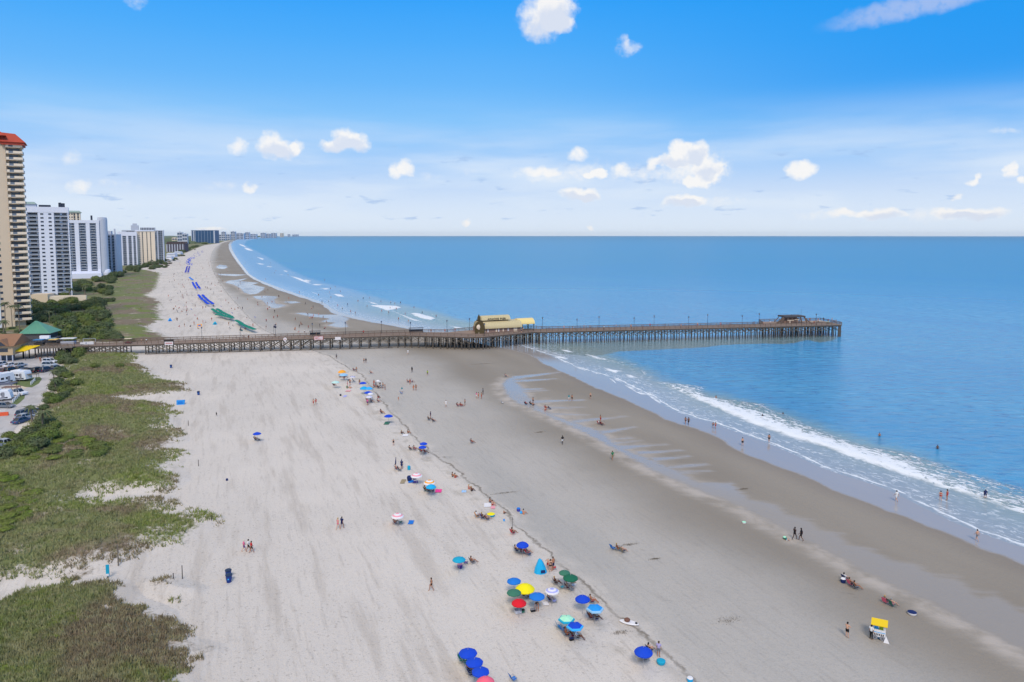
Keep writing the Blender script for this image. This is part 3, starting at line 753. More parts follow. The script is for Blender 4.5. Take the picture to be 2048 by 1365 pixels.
def ex2(root, wd, h, d):
    q = MB(); hip_roof(q, -2, wd * .36, 3, d - 2, h + 2.0, 1.6, 1.4); q.build('roof', GRNR, root)
    q = MB(); q.box(-1, wd * .35, 4, d - 3, h - .2, h + 2); q.build('penthouse', GREYW, root)
    q = MB(); q.box(wd * .40, wd * .64, 5, 9, h, h + 1.6); q.box(wd * .80, wd * .93, 4, 9, h, h + 3); q.box(wd * .805, wd * .86, 3.5, 4, h, h + 3.4); q.build('roof_machinery', DARKM, root)
tower('hotel_building', 'white hotel block with two columns of small windows between dark balconies', 46, 145, 592, 415, 31, 22,
      [(0, .14, 'bal', 0), (.14, .17, 'wall', 0), (.17, .38, 'bal', 0), (.38, .70, 'win', 2), (.70, .98, 'bal', 0), (.98, 1, 'wall', 0)], WHITE, 22, [(0, 1, 'win', 4)], extra=ex2, top=4)
def ex2b(root, wd, h, d):
    q = MB(); hip_roof(q, -1.5, wd + 1.5, -1.5, d + 1.5, h - .3, 2.2, 2.2); q.build('roof', GRNR, root)
tower('hotel_building', 'cream hotel with green rimmed roof showing behind the white block', 120, 166, 540, 425, 30, 20,
      [(0, .45, 'bal', 0), (.45, .70, 'win', 2), (.70, .78, 'bal', 0), (.78, .86, 'wall', 0), (.86, .94, 'bal', 0), (.94, 1, 'wall', 0)], CREAM, 22, [(0, 1, 'wall', 0)], extra=ex2b, far=True)
def ex3(root, wd, h, d):
    q = MB(); q.box(wd * .02, wd * 1.0, -1.2, 3, 2, 7.5)
    q.prism([(wd * .0, -9), (wd * 1.02, -7), (wd * 1.05, -1.25), (wd * .0, -1.25)], 0, 5)
    q.lathe([(3.8, 0), (4.2, 5), (3.6, 8), (1.5, 9.2)], 14, cx=wd + 5, cy=4); q.build('podium', WHITE, root)
    q = MB(); q.lathe([(4.6, .02), (4.6, h + .6), (4.2, h + 3), (1.0, h + 3.4)], 18, cx=wd + 2.8, cy=5.2); q.build('stair_tower', GREYW, root)
    q = MB(); q.tube((wd * .76, 6, h), (wd * .76, 6, h + 5), .9, .9, 8); q.build('roof_machinery', DARKM, root)
tower('hotel_building', 'white and blue glass hotel with tall vertical white fins and rounded end', 139, 203, 556, 441, 27, 19,
      [(0, .23, 'bal', 0), (.23, .36, 'wall', 0), (.36, .58, 'bal', 0), (.58, .70, 'wall', 0), (.70, .90, 'bal', 0), (.90, .95, 'wall', 0), (.95, 1, 'bal', 0)], WHITE, 20, [(0, 1, 'wall', 0)], gl=GLASSB, extra=ex3, top=3, z0=6)
def ex4(root, wd, h, d):
    q = MB(); q.box(1, wd - 5, 4, 12, h, h + 3.5); q.box(wd * .2, wd * .3, 5, 7, h + 3.5, h + 6); q.box(wd * .8, wd * .9, 5, 7, h, h + 6); q.build('roof_machinery', GREYW, root)
tower('hotel_building', 'grey concrete hotel with rows of dark strip balconies', 209, 235, 553, 469, 19, 15,
      [(0, .55, 'bal', 0), (.55, .66, 'wall', 0), (.66, .86, 'bal', 0), (.86, 1, 'wall', 0)], GREYW, 30, [(0, 1, 'wall', 0)], extra=ex4, slabm=GREYW)
tower('hotel_building', 'white hotel with vertical blue glass bands beside the cream slab', 238, 276, 531, 464, 27, 16,
      [(0, .14, 'bal', 0), (.14, .24, 'wall', 0), (.24, .44, 'bal', 0), (.44, .54, 'wall', 0), (.54, .72, 'bal', 0), (.72, .80, 'wall', 0), (.80, .94, 'bal', 0), (.94, 1, 'wall', 0)], WHITE, 20, [(0, 1, 'wall', 0)], gl=GLASSB, top=6)
def ex6(root, wd, h, d):
    q = MB(); q.box(-1, wd * .95, -1, 3, h, h + 1.6); q.build('roof_rim', WHITE, root)
tower('hotel_building', 'cream slab hotel with narrow dark vertical slots', 275, 312, 530, 463, 22, 15,
      [(0, .3, 'win', 1), (.3, .36, 'bal', 0), (.36, .54, 'wall', 0), (.54, .59, 'bal', 0), (.59, .74, 'wall', 0), (.74, .79, 'bal', 0), (.79, 1, 'wall', 0)], CREAM, 24, [(0, 1, 'bal', 0)], extra=ex6)
def ex7(root, wd, h, d):
    q = MB(); q.box(wd * .22, wd * .40, 2, 10, h, h + 8); q.box(wd * .26, wd * .36, 3, 9, h + 8, h + 11); q.build('penthouse', GREYW, root)
    q = MB(); q.box(wd * .44, wd * .80, 1, 14, h, h + 4.5)
    q.build('upper_storey', GREYW, root)
    q = MB()
    for i in range(9): q.box(wd * (.45 + .039 * i), wd * (.45 + .039 * i) + 1.2, .9, .99, h + .4, h + 3.9)
    q.build('windows', GLASS, root)['kind'] = 'stuff'
tower('hotel_building', 'wide grey hotel with stepped rooftop block rising behind the cream slab', 246, 329, 524, 461, 24, 17,
      [(0, .1, 'wall', 0), (.1, .3, 'bal', 0), (.3, .34, 'wall', 0), (.34, .6, 'bal', 0), (.6, .64, 'wall', 0), (.64, .84, 'bal', 0), (.84, .87, 'wall', 0), (.87, .985, 'bal', 0), (.985, 1, 'wall', 0)], GREYW, 26, [(0, 1, 'wall', 0)], far=True, extra=ex7)

# low brown terrace with gables
A, wd, h = frame_from_px(333, 370, 504, 488, R(5))
root = empty('apartment_terrace', A, R(5), 'low dark brown apartment terrace with pale gabled bays', 'building')
q = MB(); q.box(0, wd, 0, 26, 0, h); q.build('wall', M('dark_brown_cladding', S(84, 78, 92), 0.85, 0.12), root)
q = MB()
ng = 7
for i in range(ng):
    x0 = wd * i / ng + .5; x1 = wd * (i + .42) / ng
    q.box(x0, x1, -.6, -.01, 0, h - 1.5); q.extr([(-1.0, h - 1.4), (-.02, h - 1.4), (-.02, h - .9), (-1.0, h - .9)], x0 - 1, x1 + 1)
q.build('gabled_bay', GREYW, root)
q = MB()
for i in range(ng):
    x0 = wd * i / ng; x1 = wd * (i + 1) / ng; xm = (x0 + x1) / 2
    q.poly([(x0 + .2, -1.4, h + .05), (x1 - .2, -1.4, h + .05), (xm, -1.4, h + 5.5), (x0 + .2, 26, h + .05), (x1 - .2, 26, h + .05), (xm, 26, h + 5.5)], [(0, 1, 2), (5, 4, 3), (0, 2, 5, 3), (1, 4, 5, 2), (0, 3, 4, 1)])
q.build('roof', BROWNR, root)
# white low pavilions in front of it
for i, (xl, xr, yb, yt, lb) in enumerate([(333, 350, 514, 507, 'long low white pavilion at the foot of the brown terrace'), (348, 361, 509, 504, 'small low white pavilion right of the long one below the brown terrace'), (332, 343, 519, 513, 'lowest white pool house beside the dark dune scrub')]):
    A, wd, h = frame_from_px(xl, xr, yb, yt, R(5))
    root = empty('pavilion', A, R(5), lb, 'building', 'white pavilions')
    q = MB(); q.box(0, wd, 0, 14, 0, h * .7); q.build('wall', WHITE, root)
    q = MB(); hip_roof(q, -1, wd + 1, -1, 15, h * .7 + .02, h * .4, 3); q.build('roof', GREYW, root)

# far hotels
FARB = M('far_blue_glass_facade', S(44, 82, 120), 0.4, 0.15, 0.05)
A, wd, h = frame_from_px(383, 431, 487, 461, R(4))
root = empty('far_hotel', A, R(4), 'wide dark blue glass hotel block with pale left end far up the beach', 'building', 'far hotels')
q = MB(); q.box(0, wd, 0, 60, 0, h); q.build('wall', FARB, root)
q = MB()
for a, b in ((0, .035), (.085, .13), (.16, .175), (.93, .99)): q.box(wd * a, wd * b, -1.5, -.01, 0, h - 2)
for a in (.3, .42, .55, .68, .8): q.box(wd * a, wd * (a + .006), -.8, -.01, 0, h - 2)
q.build('pier_wall', GREYW, root)
for lb, xl, xr, yb, yt in [('pinkish far tower left of the blue glass hotel', 355, 365, 489, 465), ('stepped far tower touching the pinkish one', 365, 375, 489, 468), ('low far block stepping down left of the pinkish tower', 344, 355, 487, 476),
    ('tall pale far tower just right of the blue glass hotel', 443, 451, 482, 464), ('low pale far block between two towers right of the blue hotel', 434, 443, 482, 469.5), ('low wide far block beside the tall pale tower', 451, 460, 481, 469),
    ('far tower with slanted top in the skyline', 461.5, 471, 480, 463.6), ('broad far block in the middle of the skyline', 472, 488, 479.5, 467), ('far twin tower standing above the skyline middle', 490, 499, 479, 465), ('low far row right of the twin tower', 500, 513, 478, 468.5),
    ('far slab tower near the end of the skyline', 521, 531, 477, 466.3), ('far low block following the slab tower', 532, 541, 476.6, 468), ('far block with flat top beyond the low block', 542, 552.5, 476, 466.6), ('last separate far tower of the skyline', 560, 567, 475, 467),
    ('tiny far tower beyond the last large one', 575, 580, 474.3, 469), ('faint low far block on the cape', 584, 596, 473.6, 469.4)]:
    A, wd, h = frame_from_px(xl, xr, yb, yt, R(3))
    root = empty('far_hotel', A, R(3), lb, 'building', 'far hotels')
    q = MB(); q.box(0, wd, 0, wd * .6, 0, h); q.box(wd * .3, wd * .6, 1, wd * .4, h, h * 1.06)
    q.build('wall', GREYW if rng.random() < .6 else CREAM, root)
    q = MB(); n = max(2, int(h / 14))
    for i in range(n): q.box(wd * .08, wd * .45, -1, -.05, h * (i + .25) / n, h * (i + .75) / n); q.box(wd * .55, wd * .92, -1, -.05, h * (i + .25) / n, h * (i + .75) / n)
    q.build('windows', GLASSB, root)['kind'] = 'stuff'

# beige terrace podium below the white hotel
A, wd, h = frame_from_px(62, 96, 606, 589, R(10))
root = empty('terrace_podium', A, R(10), 'beige pool terrace podium below the white hotel block', 'building')
q = MB(); q.box(0, wd, 0, 10, 0, h); q.build('wall', BEIGE, root)
q = MB(); q.prism([(wd + .02, 2), (wd + 20, 9), (wd + 20, 10), (wd + .02, 9.9)], 0, h * .7); q.build('ramp_wall', CREAM, root)

# ---------------------------------------------------------------- pier entrance buildings
GRM = M('green_metal_roof', S(92, 152, 126), 0.5, 0.12, 0.4, spec=0.4)
DKW = M('dark_weathered_cladding', S(84, 82, 84), 0.9, 0.2)
A, wd, h = frame_from_px(44, 97, 692, 667, R(9.5))
root = empty('restaurant_building', A, R(9.5), 'dark clad restaurant with green metal hip roof beside the pier', 'building')
q = MB(); q.box(0, wd, 0, 9, 0, h); q.box(wd + .01, wd + 2.4, 1, 6, 0, h * .62); q.build('wall', DKW, root)
q = MB()
V = [(-.8, -.8, h), (wd + 1.2, -.8, h), (wd + 1.2, 9.8, h), (-.8, 9.8, h), (wd * .32, 4.5, h + 4.6), (wd * .42, 4.5, h + 4.6), (wd * .30, 2.8, h + 4.9)]
q.poly(V, [(0, 1, 5, 4), (1, 2, 5), (2, 3, 4, 5), (3, 0, 4), (3, 2, 1, 0)])
for i in range(1, 12):
    f = i / 12; x = -.8 + (wd + 2) * f; xt = wd * .32 + wd * .1 * f
    q.bar((x, -.8, h + .06), (xt, 4.45, h + 4.62), .12, .08)
q.build('roof', GRM, root)
q = MB()
for i in range(10): q.box(1.2 + i * 1.05, 1.9 + i * 1.05, -.05, .02, 1.6, 3.0)
tag(q.build('windows', GLASS, root), kind='stuff')
q = MB(); q.box(wd - 2.2, wd + 1.4, -2.2, -.9, h * .58, h * .86); q.build('fascia_board', WHITE, root)

TAN = M('tan_shingle_cladding', S(196, 170, 136), 0.9, 0.1)
BRR = M('brown_pitched_roof', S(150, 112, 86), 0.9, 0.12)
A, wd, h = frame_from_px(-60, 27, 724, 692, R(9.5))
root = empty('pier_shop', A, R(9.5), 'tan two storey pier shop with brown gabled roof raised on posts', 'building')
q = MB(); q.box(0, wd, 0, 11, 2.4, h); q.build('wall', TAN, root)
gx = wd - 3.2
q = MB(); q.extr([(-1, h), (12, h), (5.5, h + 3.6)], -1, wd + .8)
q.poly([(gx - 2.6, -1.1, h), (gx + 2.6, -1.1, h), (gx, -1.1, h + 2.4), (gx - 2.6, 4, h), (gx + 2.6, 4, h), (gx, 4, h + 2.4)], [(0, 1, 2), (5, 4, 3), (0, 2, 5, 3), (1, 4, 5, 2), (0, 3, 4, 1)])
q.build('roof', BRR, root)
q = MB(); q.poly([(gx - 1.6, -1.2, h + .15), (gx + 1.6, -1.2, h + .15), (gx, -1.2, h + 1.6)], [(0, 1, 2)]); q.box(gx - 1.6, gx + 1.6, -.05, .0, h - 2.2, h - .9); q.build('window', GLASS, root)
for i in range(8):
    q = MB(); x = .3 + i * (wd - .6) / 7; q.box(x - .14, x + .14, .1, .38, 0, 2.4); q.build('post', GREYW, root)
q = MB(); q.box(1, wd - 1, 3, 3.1, 0, 2.39); q.build('ground_floor_glazing', GLASSB, root)
YEL = M('yellow_awning_canvas', S(246, 204, 20), 0.7, 0.04)
A2, wd2, h2 = frame_from_px(28, 52, 722, 702, R(9.5))
root = empty('awning', A2, R(9.5), 'sloping bright yellow awning between the tan shop and the pier stairs', 'awning')
q = MB(); q.poly([(0, 0, h2), (wd2, 0, h2), (wd2 + 2.4, 5.5, h2 + 1.1), (.6, 5.5, h2 + 1.1), (0, 0, h2 - .2), (wd2, 0, h2 - .2), (wd2 + 2.4, 5.5, h2 + .9), (.6, 5.5, h2 + .9)], [(0, 1, 2, 3), (7, 6, 5, 4), (0, 4, 5, 1), (1, 5, 6, 2), (2, 6, 7, 3), (3, 7, 4, 0)]); q.build('canvas', YEL, root)
for x, y in ((.2, .2), (wd2 - .2, .2), (wd2 + 2, 5.2), (.9, 5.2)):
    q = MB(); q.tube((x, y, 0), (x, y, h2 - .1 + y * .17), .09, .09, 6); q.build('post', DKW, root)
WOODG = M('weathered_grey_timber', S(122, 112, 102), 0.9, 0.25, 2.0)
WOODD = M('dark_wet_timber', S(66, 62, 58), 0.9, 0.3, 1.5)
# raised timber entrance deck with stairs
A3, wd3, h3 = frame_from_px(55, 128, 716, 700, R(9.5))
root = empty('entrance_deck', A3, R(9.5), 'raised timber entrance deck with stairs at the landward end of the pier', 'deck')
zd = 3.9
q = MB(); q.box(-2, wd3 + 3, 0, 12, zd - .35, zd); q.build('deck_boards', WOODG, root)
for i in range(9):
    for y in (.3, 11.5):
        q = MB(); x = -1.5 + i * (wd3 + 4) / 8; q.box(x - .15, x + .15, y - .15, y + .15, 0, zd - .36); q.build('post', WOODD, root)
q = MB()
for x0, x1, y in ((-2, 3, .05), (5, wd3 + 3, .05)):
    q.box(x0, x1, y, y + .1, zd + 1.0, zd + 1.1); q.box(x0, x1, y, y + .06, zd + .5, zd + .58)
    n = int((x1 - x0) / 1.2)
    for i in range(n + 1): q.box(x0 + i * (x1 - x0) / n - .05, x0 + i * (x1 - x0) / n + .05, y, y + .09, zd, zd + 1.0)
q.build('railing', WOODG, root)
q = MB()
for i in range(14): q.box(-8 + i * .42, -7.5 + i * .42, -1.2, .0, i * .28, i * .28 + .12)
q.bar((-8, -1.25, .2), (-2, -1.25, zd + .1), .12, .35); q.bar((-8, -1.25, 1.1), (-2, -1.25, zd + 1.0), .08, .1); q.build('stairs', WOODG, root)
# small roofs and stalls on the deck
for i, (x, c, lb, sc_) in enumerate([(1.5, S(70, 130, 176), 'blue flat canopy on the entrance deck', 3.2), (4.8, S(120, 160, 170), 'pale teal awning roof on the entrance deck', 2.6), (6.6, S(228, 190, 110), 'small yellow awning behind the teal one on the entrance deck', 2.8), (10.6, S(224, 222, 220), 'white flat roofed kiosk on the entrance deck', 5.0)]):
    e = empty('kiosk', A3 + Matrix.Rotation(R(9.5), 3, 'Z') @ Vector((x, 6 + (i % 2) * 2, zd)), R(9.5), lb, 'kiosk', 'kiosks on the entrance deck')
    q = MB(); q.box(-sc_ / 2, sc_ / 2, -1.4, 1.4, 2.1, 2.3); q.build('roof', M('kiosk_roof_%s' % 'abcd'[i], c, .7, .05), e)
    q = MB(); q.box(-sc_ / 2 + .2, sc_ / 2 - .2, -1.1, 1.2, 0, 1.1); q.build('counter', WOODD if i < 3 else GREYW, e)
    for sx in (-1, 1):
        for sy in (-1, 1):
            q = MB(); q.tube((sx * (sc_ / 2 - .1), sy * 1.25, 0), (sx * (sc_ / 2 - .1), sy * 1.25, 2.1), .05, .05, 5); q.build('post', DKW, e)
# ---------------------------------------------------------------- the pier
PO = G(290, 710); PE = G(1683, 674)
PYAW = math.atan2(PE.y - PO.y, PE.x - PO.x); PL = (PE - PO).length
PU = Vector((math.cos(PYAW), math.sin(PYAW), 0)); PN = Vector((-PU.y, PU.x, 0))
def ploc(s, t, z): return PO + PU * s + PN * t + Vector((0, 0, z))
def ps(px, t=0.0, z=0.0):
    lo, hi = -60.0, 330.0
    for _ in range(40):
        mid = (lo + hi) / 2
        if project(ploc(mid, t, z))[0] < px: lo = mid
        else: hi = mid
    return lo
def zdk(s): return float(np.interp(s, [-60, 0, 60, 100, 400], [3.9, 4.0, 4.9, 5.3, 5.5]))
NEAR = [(-34, 0), (97, 0), (108, -4.5), (121, -9.6), (127, -9.8), (149, 1.0), (152, 0), (PL, 0)]
FARE = [(-34, 7), (104, 7), (114, 5), (119, 8), (127, 11), (150, 11), (156, 7), (254, 7), (257, 16), (PL + 1, 16)]
yn = lambda s: float(np.interp(s, [p_[0] for p_ in NEAR], [p_[1] for p_ in NEAR]))
yf = lambda s: float(np.interp(s, [p_[0] for p_ in FARE], [p_[1] for p_ in FARE]))
PW = M('pier_timber_boards', S(146, 126, 112), 0.9, 0.25, 1.6)
PWD = M('pier_timber_piles', S(100, 92, 84), 0.9, 0.4, 1.2)
PBR = M('pier_timber_braces', S(120, 110, 98), 0.9, 0.25, 1.2)
PR = M('pier_timber_railing', S(112, 94, 82), 0.9, 0.25, 1.6)
pier = empty('fishing_pier', PO, PYAW, 'long timber fishing pier on many piles reaching out over the sea', 'pier')
ss_ = sorted(set([-34, 0, 20, 40, 60, 80, 97, 100, 104, 108, 114, 119, 121, 127, 132, 138, 144, 149, 150, 152, 156, 180, 200, 220, 240, 254, 257, 270, PL]))
q = MB()
for a, b in zip(ss_[:-1], ss_[1:]):
    za, zb = zdk(a), zdk(b); th = .25
    V = [(a, yn(a), za), (b, yn(b), zb), (b, yf(b), zb), (a, yf(a), za)]; V += [(x, y, z - th) for x, y, z in V]
    q.poly(V, [(0, 1, 2, 3), (7, 6, 5, 4), (0, 4, 5, 1), (2, 6, 7, 3)])
q.face([(-34, 0, 3.9), (-34, 7, 3.9), (-34, 7, 3.65), (-34, 0, 3.65)]); q.face([(PL, 0, zdk(PL)), (PL, 0, zdk(PL) - .25), (PL, 16, zdk(PL) - .25), (PL, 16, zdk(PL))])
q.build('deck', PW, pier)
q = MB()
for off in (.25, 2.3, 4.6, 6.7):
    for a, b in zip(ss_[:-1], ss_[1:]):
        if off in (.25,): ya, yb_ = yn(a) + .3, yn(b) + .3
        elif off == 6.7: ya, yb_ = yf(a) - .3, yf(b) - .3
        else: ya = yb_ = off
        q.bar((a, ya, zdk(a) - .5), (b, yb_, zdk(b) - .5), .22, .48)
q.build('beam', PWD, pier)
def railing(pts, name='railing'):
    q = MB()
    for (a, ya), (b, yb_) in zip(pts[:-1], pts[1:]):
        L = math.hypot(b - a, yb_ - ya); n = max(1, int(L / 2.4)); za, zb = zdk(a), zdk(b)
        q.bar((a, ya, za + 1.08), (b, yb_, zb + 1.08), .09, .2)
        q.bar((a, ya, za + .72), (b, yb_, zb + .72), .05, .13); q.bar((a, ya, za + .36), (b, yb_, zb + .36), .05, .13)
        for i in range(n + 1):
            f = i / n; x = a + (b - a) * f; y = ya + (yb_ - ya) * f; z = za + (zb - za) * f
            q.box(x - .07, x + .07, y - .06, y + .06, z - .2, z + 1.05)
    return q.build(name, PR, pier)
railing([(-34, .1), (97, .1), (108, -4.4), (121, -9.5), (127, -9.7), (149, 1.1), (152, .1), (PL, .1), ])
railing([(-34, 6.9), (104, 6.9), (114, 4.9), (119, 7.9), (127, 10.9), (150, 10.9), (156, 6.9), (254, 6.9), (257, 15.9), (PL - .1, 15.9), (PL - .1, .1)])
# bents
sb = [0]; s = 0.0
bents = [-30 + 3.75 * i for i in range(7)] + [0.2 + 3.75 * i for i in range(26)]
s = bents[-1]
while s < PL - 1.0:
    s += 2.75; bents.append(min(s, PL - .3))
pile_cache = {}
rest = MB(); restb = MB()
r2 = random.Random(3)
npile = 0; nbr = 0
for i, s in enumerate(bents):
    if -7.5 < s < -.5: continue
    z1 = zdk(s) - .72; w_ = ploc(s, 0, 0); base = -2.8 if s > 85 else -.6
    thick = .24 if s < 97 else .2
    y0 = yn(s) + .35; y1 = yf(s) - .35
    lean = r2.uniform(-.35, .35) if s > 150 else 0
    key = (round(z1, 1), base, thick)
    if key not in pile_cache:
        c = MB(); c.tube((0, 0, base), (0, 0, key[0]), thick * 1.05, thick * .85, 7); pile_cache[key] = c.mesh('pile', PWD)
    if npile < 99:
        o = link('pile', pile_cache[key], pier); o.location = (s, y0, 0); o.rotation_euler = (0, lean * .12, 0); npile += 1
    else: rest.tube((s + lean, y0, base), (s, y0, z1), thick, thick * .85, 6)
    m = 2 if s < 150 or s < 254 else 5
    if 103 < s < 154: m = 6
    for j in range(1, m + 1):
        y = y0 + (y1 - y0) * j / m; dx = r2.uniform(-.3, .3) if s > 97 else (.45 if (j == m) else 0)
        rest.tube((s + dx + r2.uniform(-.3, .3) * (s > 150), y, base), (s + dx, y, z1), thick, thick * .85, 6)
    if 103 < s < 154:
        rest.tube((s + 1.3, y0 + 1.5, base), (s + 1.3, y0 + 1.5, z1), .2, .17, 6); rest.tube((s + .6, y0 + 4.5, base), (s + .7, y0 + 4.5, z1), .2, .17, 6)
    rest.bar((s, yn(s) + .1, z1 + .12), (s, yf(s) - .1, z1 + .12), .28, .3)
    # braces
    if s < 97:
        if i + 1 < len(bents) and bents[i + 1] - s < 4:
            s2 = bents[i + 1]; lo_ = 1.3 if s < 60 else 2.2
            b = MB(); b.bar((s, yn(s) + .05, z1 - .2), (s2, yn(s2) + .05, lo_), .07, .24); b.bar((s, yn(s) - .03, lo_), (s2, yn(s2) - .03, z1 - .2), .07, .24)
            b.build('brace', PBR, pier)
            for y in (3.2, 6.6):
                restb.bar((s, y, z1 - .2), (s2, y, lo_), .07, .2); restb.bar((s, y + .1, lo_), (s2, y + .1, z1 - .2), .07, .2)
    else:
        s2 = bents[i + 1] if i + 1 < len(bents) else s
        zl = z1 - 2.0
        if s2 > s:
            if nbr < 66:
                b = MB(); b.bar((s, yn(s) + .1, z1 - .1), (s2, yn(s2) + .1, zl), .07, .18); b.bar((s, yn(s) + .02, zl), (s2, yn(s2) + .02, z1 - .1), .07, .18)
                b.build('brace', PBR, pier); nbr += 1
            restb.bar((s, yf(s) - .3, z1 - .1), (s2, yf(s2) - .3, zl), .07, .16); restb.bar((s, yf(s) - .2, zl), (s2, yf(s2) - .2, z1 - .1), .07, .16)
        restb.bar((s, yn(s) + .3, z1 - .1), (s, yf(s) - .3, zl), .07, .2); restb.bar((s + .1, yf(s) - .3, z1 - .1), (s + .1, yn(s) + .3, zl), .07, .2)
rest.tube((PL - 1, .3, -2.8), (PL - 1, .3, 4.6), .42, .4, 8)
restb.bar((PL - 4, .1, 4.6), (PL, .1, 2.2), .1, .22)
tag(rest.build('piles', PWD, pier), kind='stuff'); tag(restb.build('braces', PBR, pier), kind='stuff')
# low sill beam along the sand
q = MB(); q.bar((0, .0, .25), (92, .0, .2), .2, .3); q.build('sill_beam', PWD, pier)

def on_pier(px, t, z=0.0, base=True):
    s = ps(px, t, zdk(0) + 1); s = ps(px, t, zdk(s))
    return s, ploc(s, t, zdk(s) + z)
# lamp posts
LAMPM = M('dark_lamp_metal', S(44, 46, 54), 0.5, 0.1); LAMPG = M('lamp_globe_glass', S(120, 130, 150), 0.3, 0.1)
lp = empty('lamp_post', (0, 0, -50)); lp['category'] = 'lamp post'
q = MB(); q.tube((0, 0, 0), (0, 0, 4.3), .075, .055, 8); q.tube((0, 0, 0), (0, 0, .3), .14, .12, 8); q.build('pole', LAMPM, lp)
q = MB(); q.lathe([(.12, 4.3), (.26, 4.42), (.26, 4.72), (.16, 4.84)], 10); q.build('lantern', LAMPG, lp)
q = MB(); q.lathe([(.3, 4.84), (.22, 4.98), (.03, 5.1)], 10); q.build('cap', LAMPM, lp)
LP = [(404, 1), (482, 0), (551, 1), (625, 1), (691, 1), (763, 1), (821, 0), (894, 1), (939, 2), (969, 3), (1085, 1), (1154, 0), (1198, 1), (1268, 0), (1308, 1), (1377, 0), (1415, 1), (1484, 0), (1518, 1), (1632, 0)]
where = ['on the near rail', 'on the far rail', 'left of the pier house', 'in front of the pier house']
ords = ['first', 'second', 'third', 'fourth', 'fifth', 'sixth', 'seventh', 'eighth', 'ninth', 'tenth', 'eleventh', 'twelfth', 'thirteenth', 'fourteenth', 'fifteenth', 'sixteenth', 'seventeenth', 'eighteenth', 'nineteenth', 'twentieth']
for i, (px, k) in enumerate(LP):
    s = ps(px, 0 if k in (0, 3) else 7, 5)
    t_ = {0: .35, 1: yf(s) - .35, 2: yf(s) - .4, 3: yn(s) + .5}[k]
    s, L_ = on_pier(px, t_)
    copy_tree(lp, None, L_, PYAW, 'dark lamp post %s, %s from the shore end' % (where[k], ords[i]), 'lamp posts on the pier')
retire(lp)
# flags on masts beside the second lamp, and signs on the near rail
def sign(px0, px1, y0, y1, name, label, mats, text=None, tcol=None, round_=False, z_off=0.0, t_=-.14):
    s0 = ps(px0, t_, 5); s1 = ps(px1, t_, 5)
    def zat(s, y):
        lo, hi = 0, 12
        for _ in range(30):
            mid = (lo + hi) / 2
            if project(ploc(s, t_, mid))[1] > y: lo = mid
            else: hi = mid
        return lo
    zb = zat(s0, y1); zt = zat(s0, y0); wd = s1 - s0; h = zt - zb
    e = empty(name, ploc(s0, t_, zb), PYAW, label, 'sign')
    q = MB()
    if round_:
        q.lathe([(wd / 2, -.05), (wd / 2, .05)], 20, Matrix.Translation((wd / 2, 0, h / 2)) @ Matrix.Rotation(R(90), 4, 'X'))
    else: q.box(0, wd, 0, .08, 0, h)
    q.build('board', mats[0], e)
    return e, wd, h
REDM = M('sign_red_paint', S(176, 58, 60), .6, .08); WHM = M('sign_white_paint', S(226, 220, 220), .6, .04); DKF = M('sign_dark_frame', S(60, 54, 52), .8, .1)
BLM = M('sign_blue_paint', S(60, 78, 130), .6, .06)
e, w1, h1 = sign(329, 346, 684.2, 690.6, 'notice_board', 'white notice board with worn red lettering near the shore end of the pier', [WHM])
q = MB()
for i in range(9): q.box(.35 + i * .27, .52 + i * .27, -.03, -.001, h1 * .35, h1 * .72)
q.build('red_lettering', REDM, e)
q = MB(); q.box(-.2, -.02, -.05, .2, -.6, h1 + .6); q.box(w1 + .02, w1 + .2, -.05, .2, -.6, h1 + .6); q.box(-.2, w1 + .2, .1, .25, h1 + .1, h1 + .9); q.build('frame', DKF, e)
e, w1, h1 = sign(628, 646.5, 673.2, 680.5, 'notice_board', 'red and white double notice board on the pier rail', [REDM])
q = MB(); q.box(.15, w1 * .5, -.03, -.001, .12, h1 - .12); q.box(w1 * .55, w1 - .15, -.03, -.001, h1 * .56, h1 - .15); q.box(w1 * .55, w1 - .15, -.03, -.001, .15, h1 * .42); q.build('white_panel', WHM, e)
q = MB()
for j in range(3): q.box(.35, w1 * .5 - .2, -.05, -.031, h1 * (.25 + j * .2), h1 * (.36 + j * .2))
q.build('red_lettering', REDM, e)
e, w1, h1 = sign(670, 681.5, 674.5, 680.4, 'notice_board', 'plain white notice board right of the red and white one', [WHM])
e, w1, h1 = sign(566.5, 573.5, 675.8, 682.2, 'round_sign', 'pale round sign on the pier rail', [WHM], round_=True)
q = MB(); q.box(w1 * .3, w1 * .7, -.09, -.052, h1 * .42, h1 * .6); q.build('red_lettering', REDM, e)
e, w1, h1 = sign(167, 187, 684, 689.5, 'banner', 'long white banner on the landward pier rail', [WHM])
q = MB(); q.box(-1.2, 0, .02, .08, .1, h1 * .8); q.build('banner_tail', WHM, e)
q = MB(); q.lathe([(h1 * .2, -.02), (h1 * .2, .02)], 12, Matrix.Translation((.9, -.03, h1 / 2)) @ Matrix.Rotation(R(90), 4, 'X')); q.build('blue_emblem', BLM, e)
q = MB(); q.box(-.3, -.2, .4, .5, 0, 2.2); q.box(w1 + .5, w1 + .6, .4, .5, 0, 2.2); q.box(-.3, w1 + .6, .4, .5, 2.1, 2.2); q.build('frame', GREYW, e)
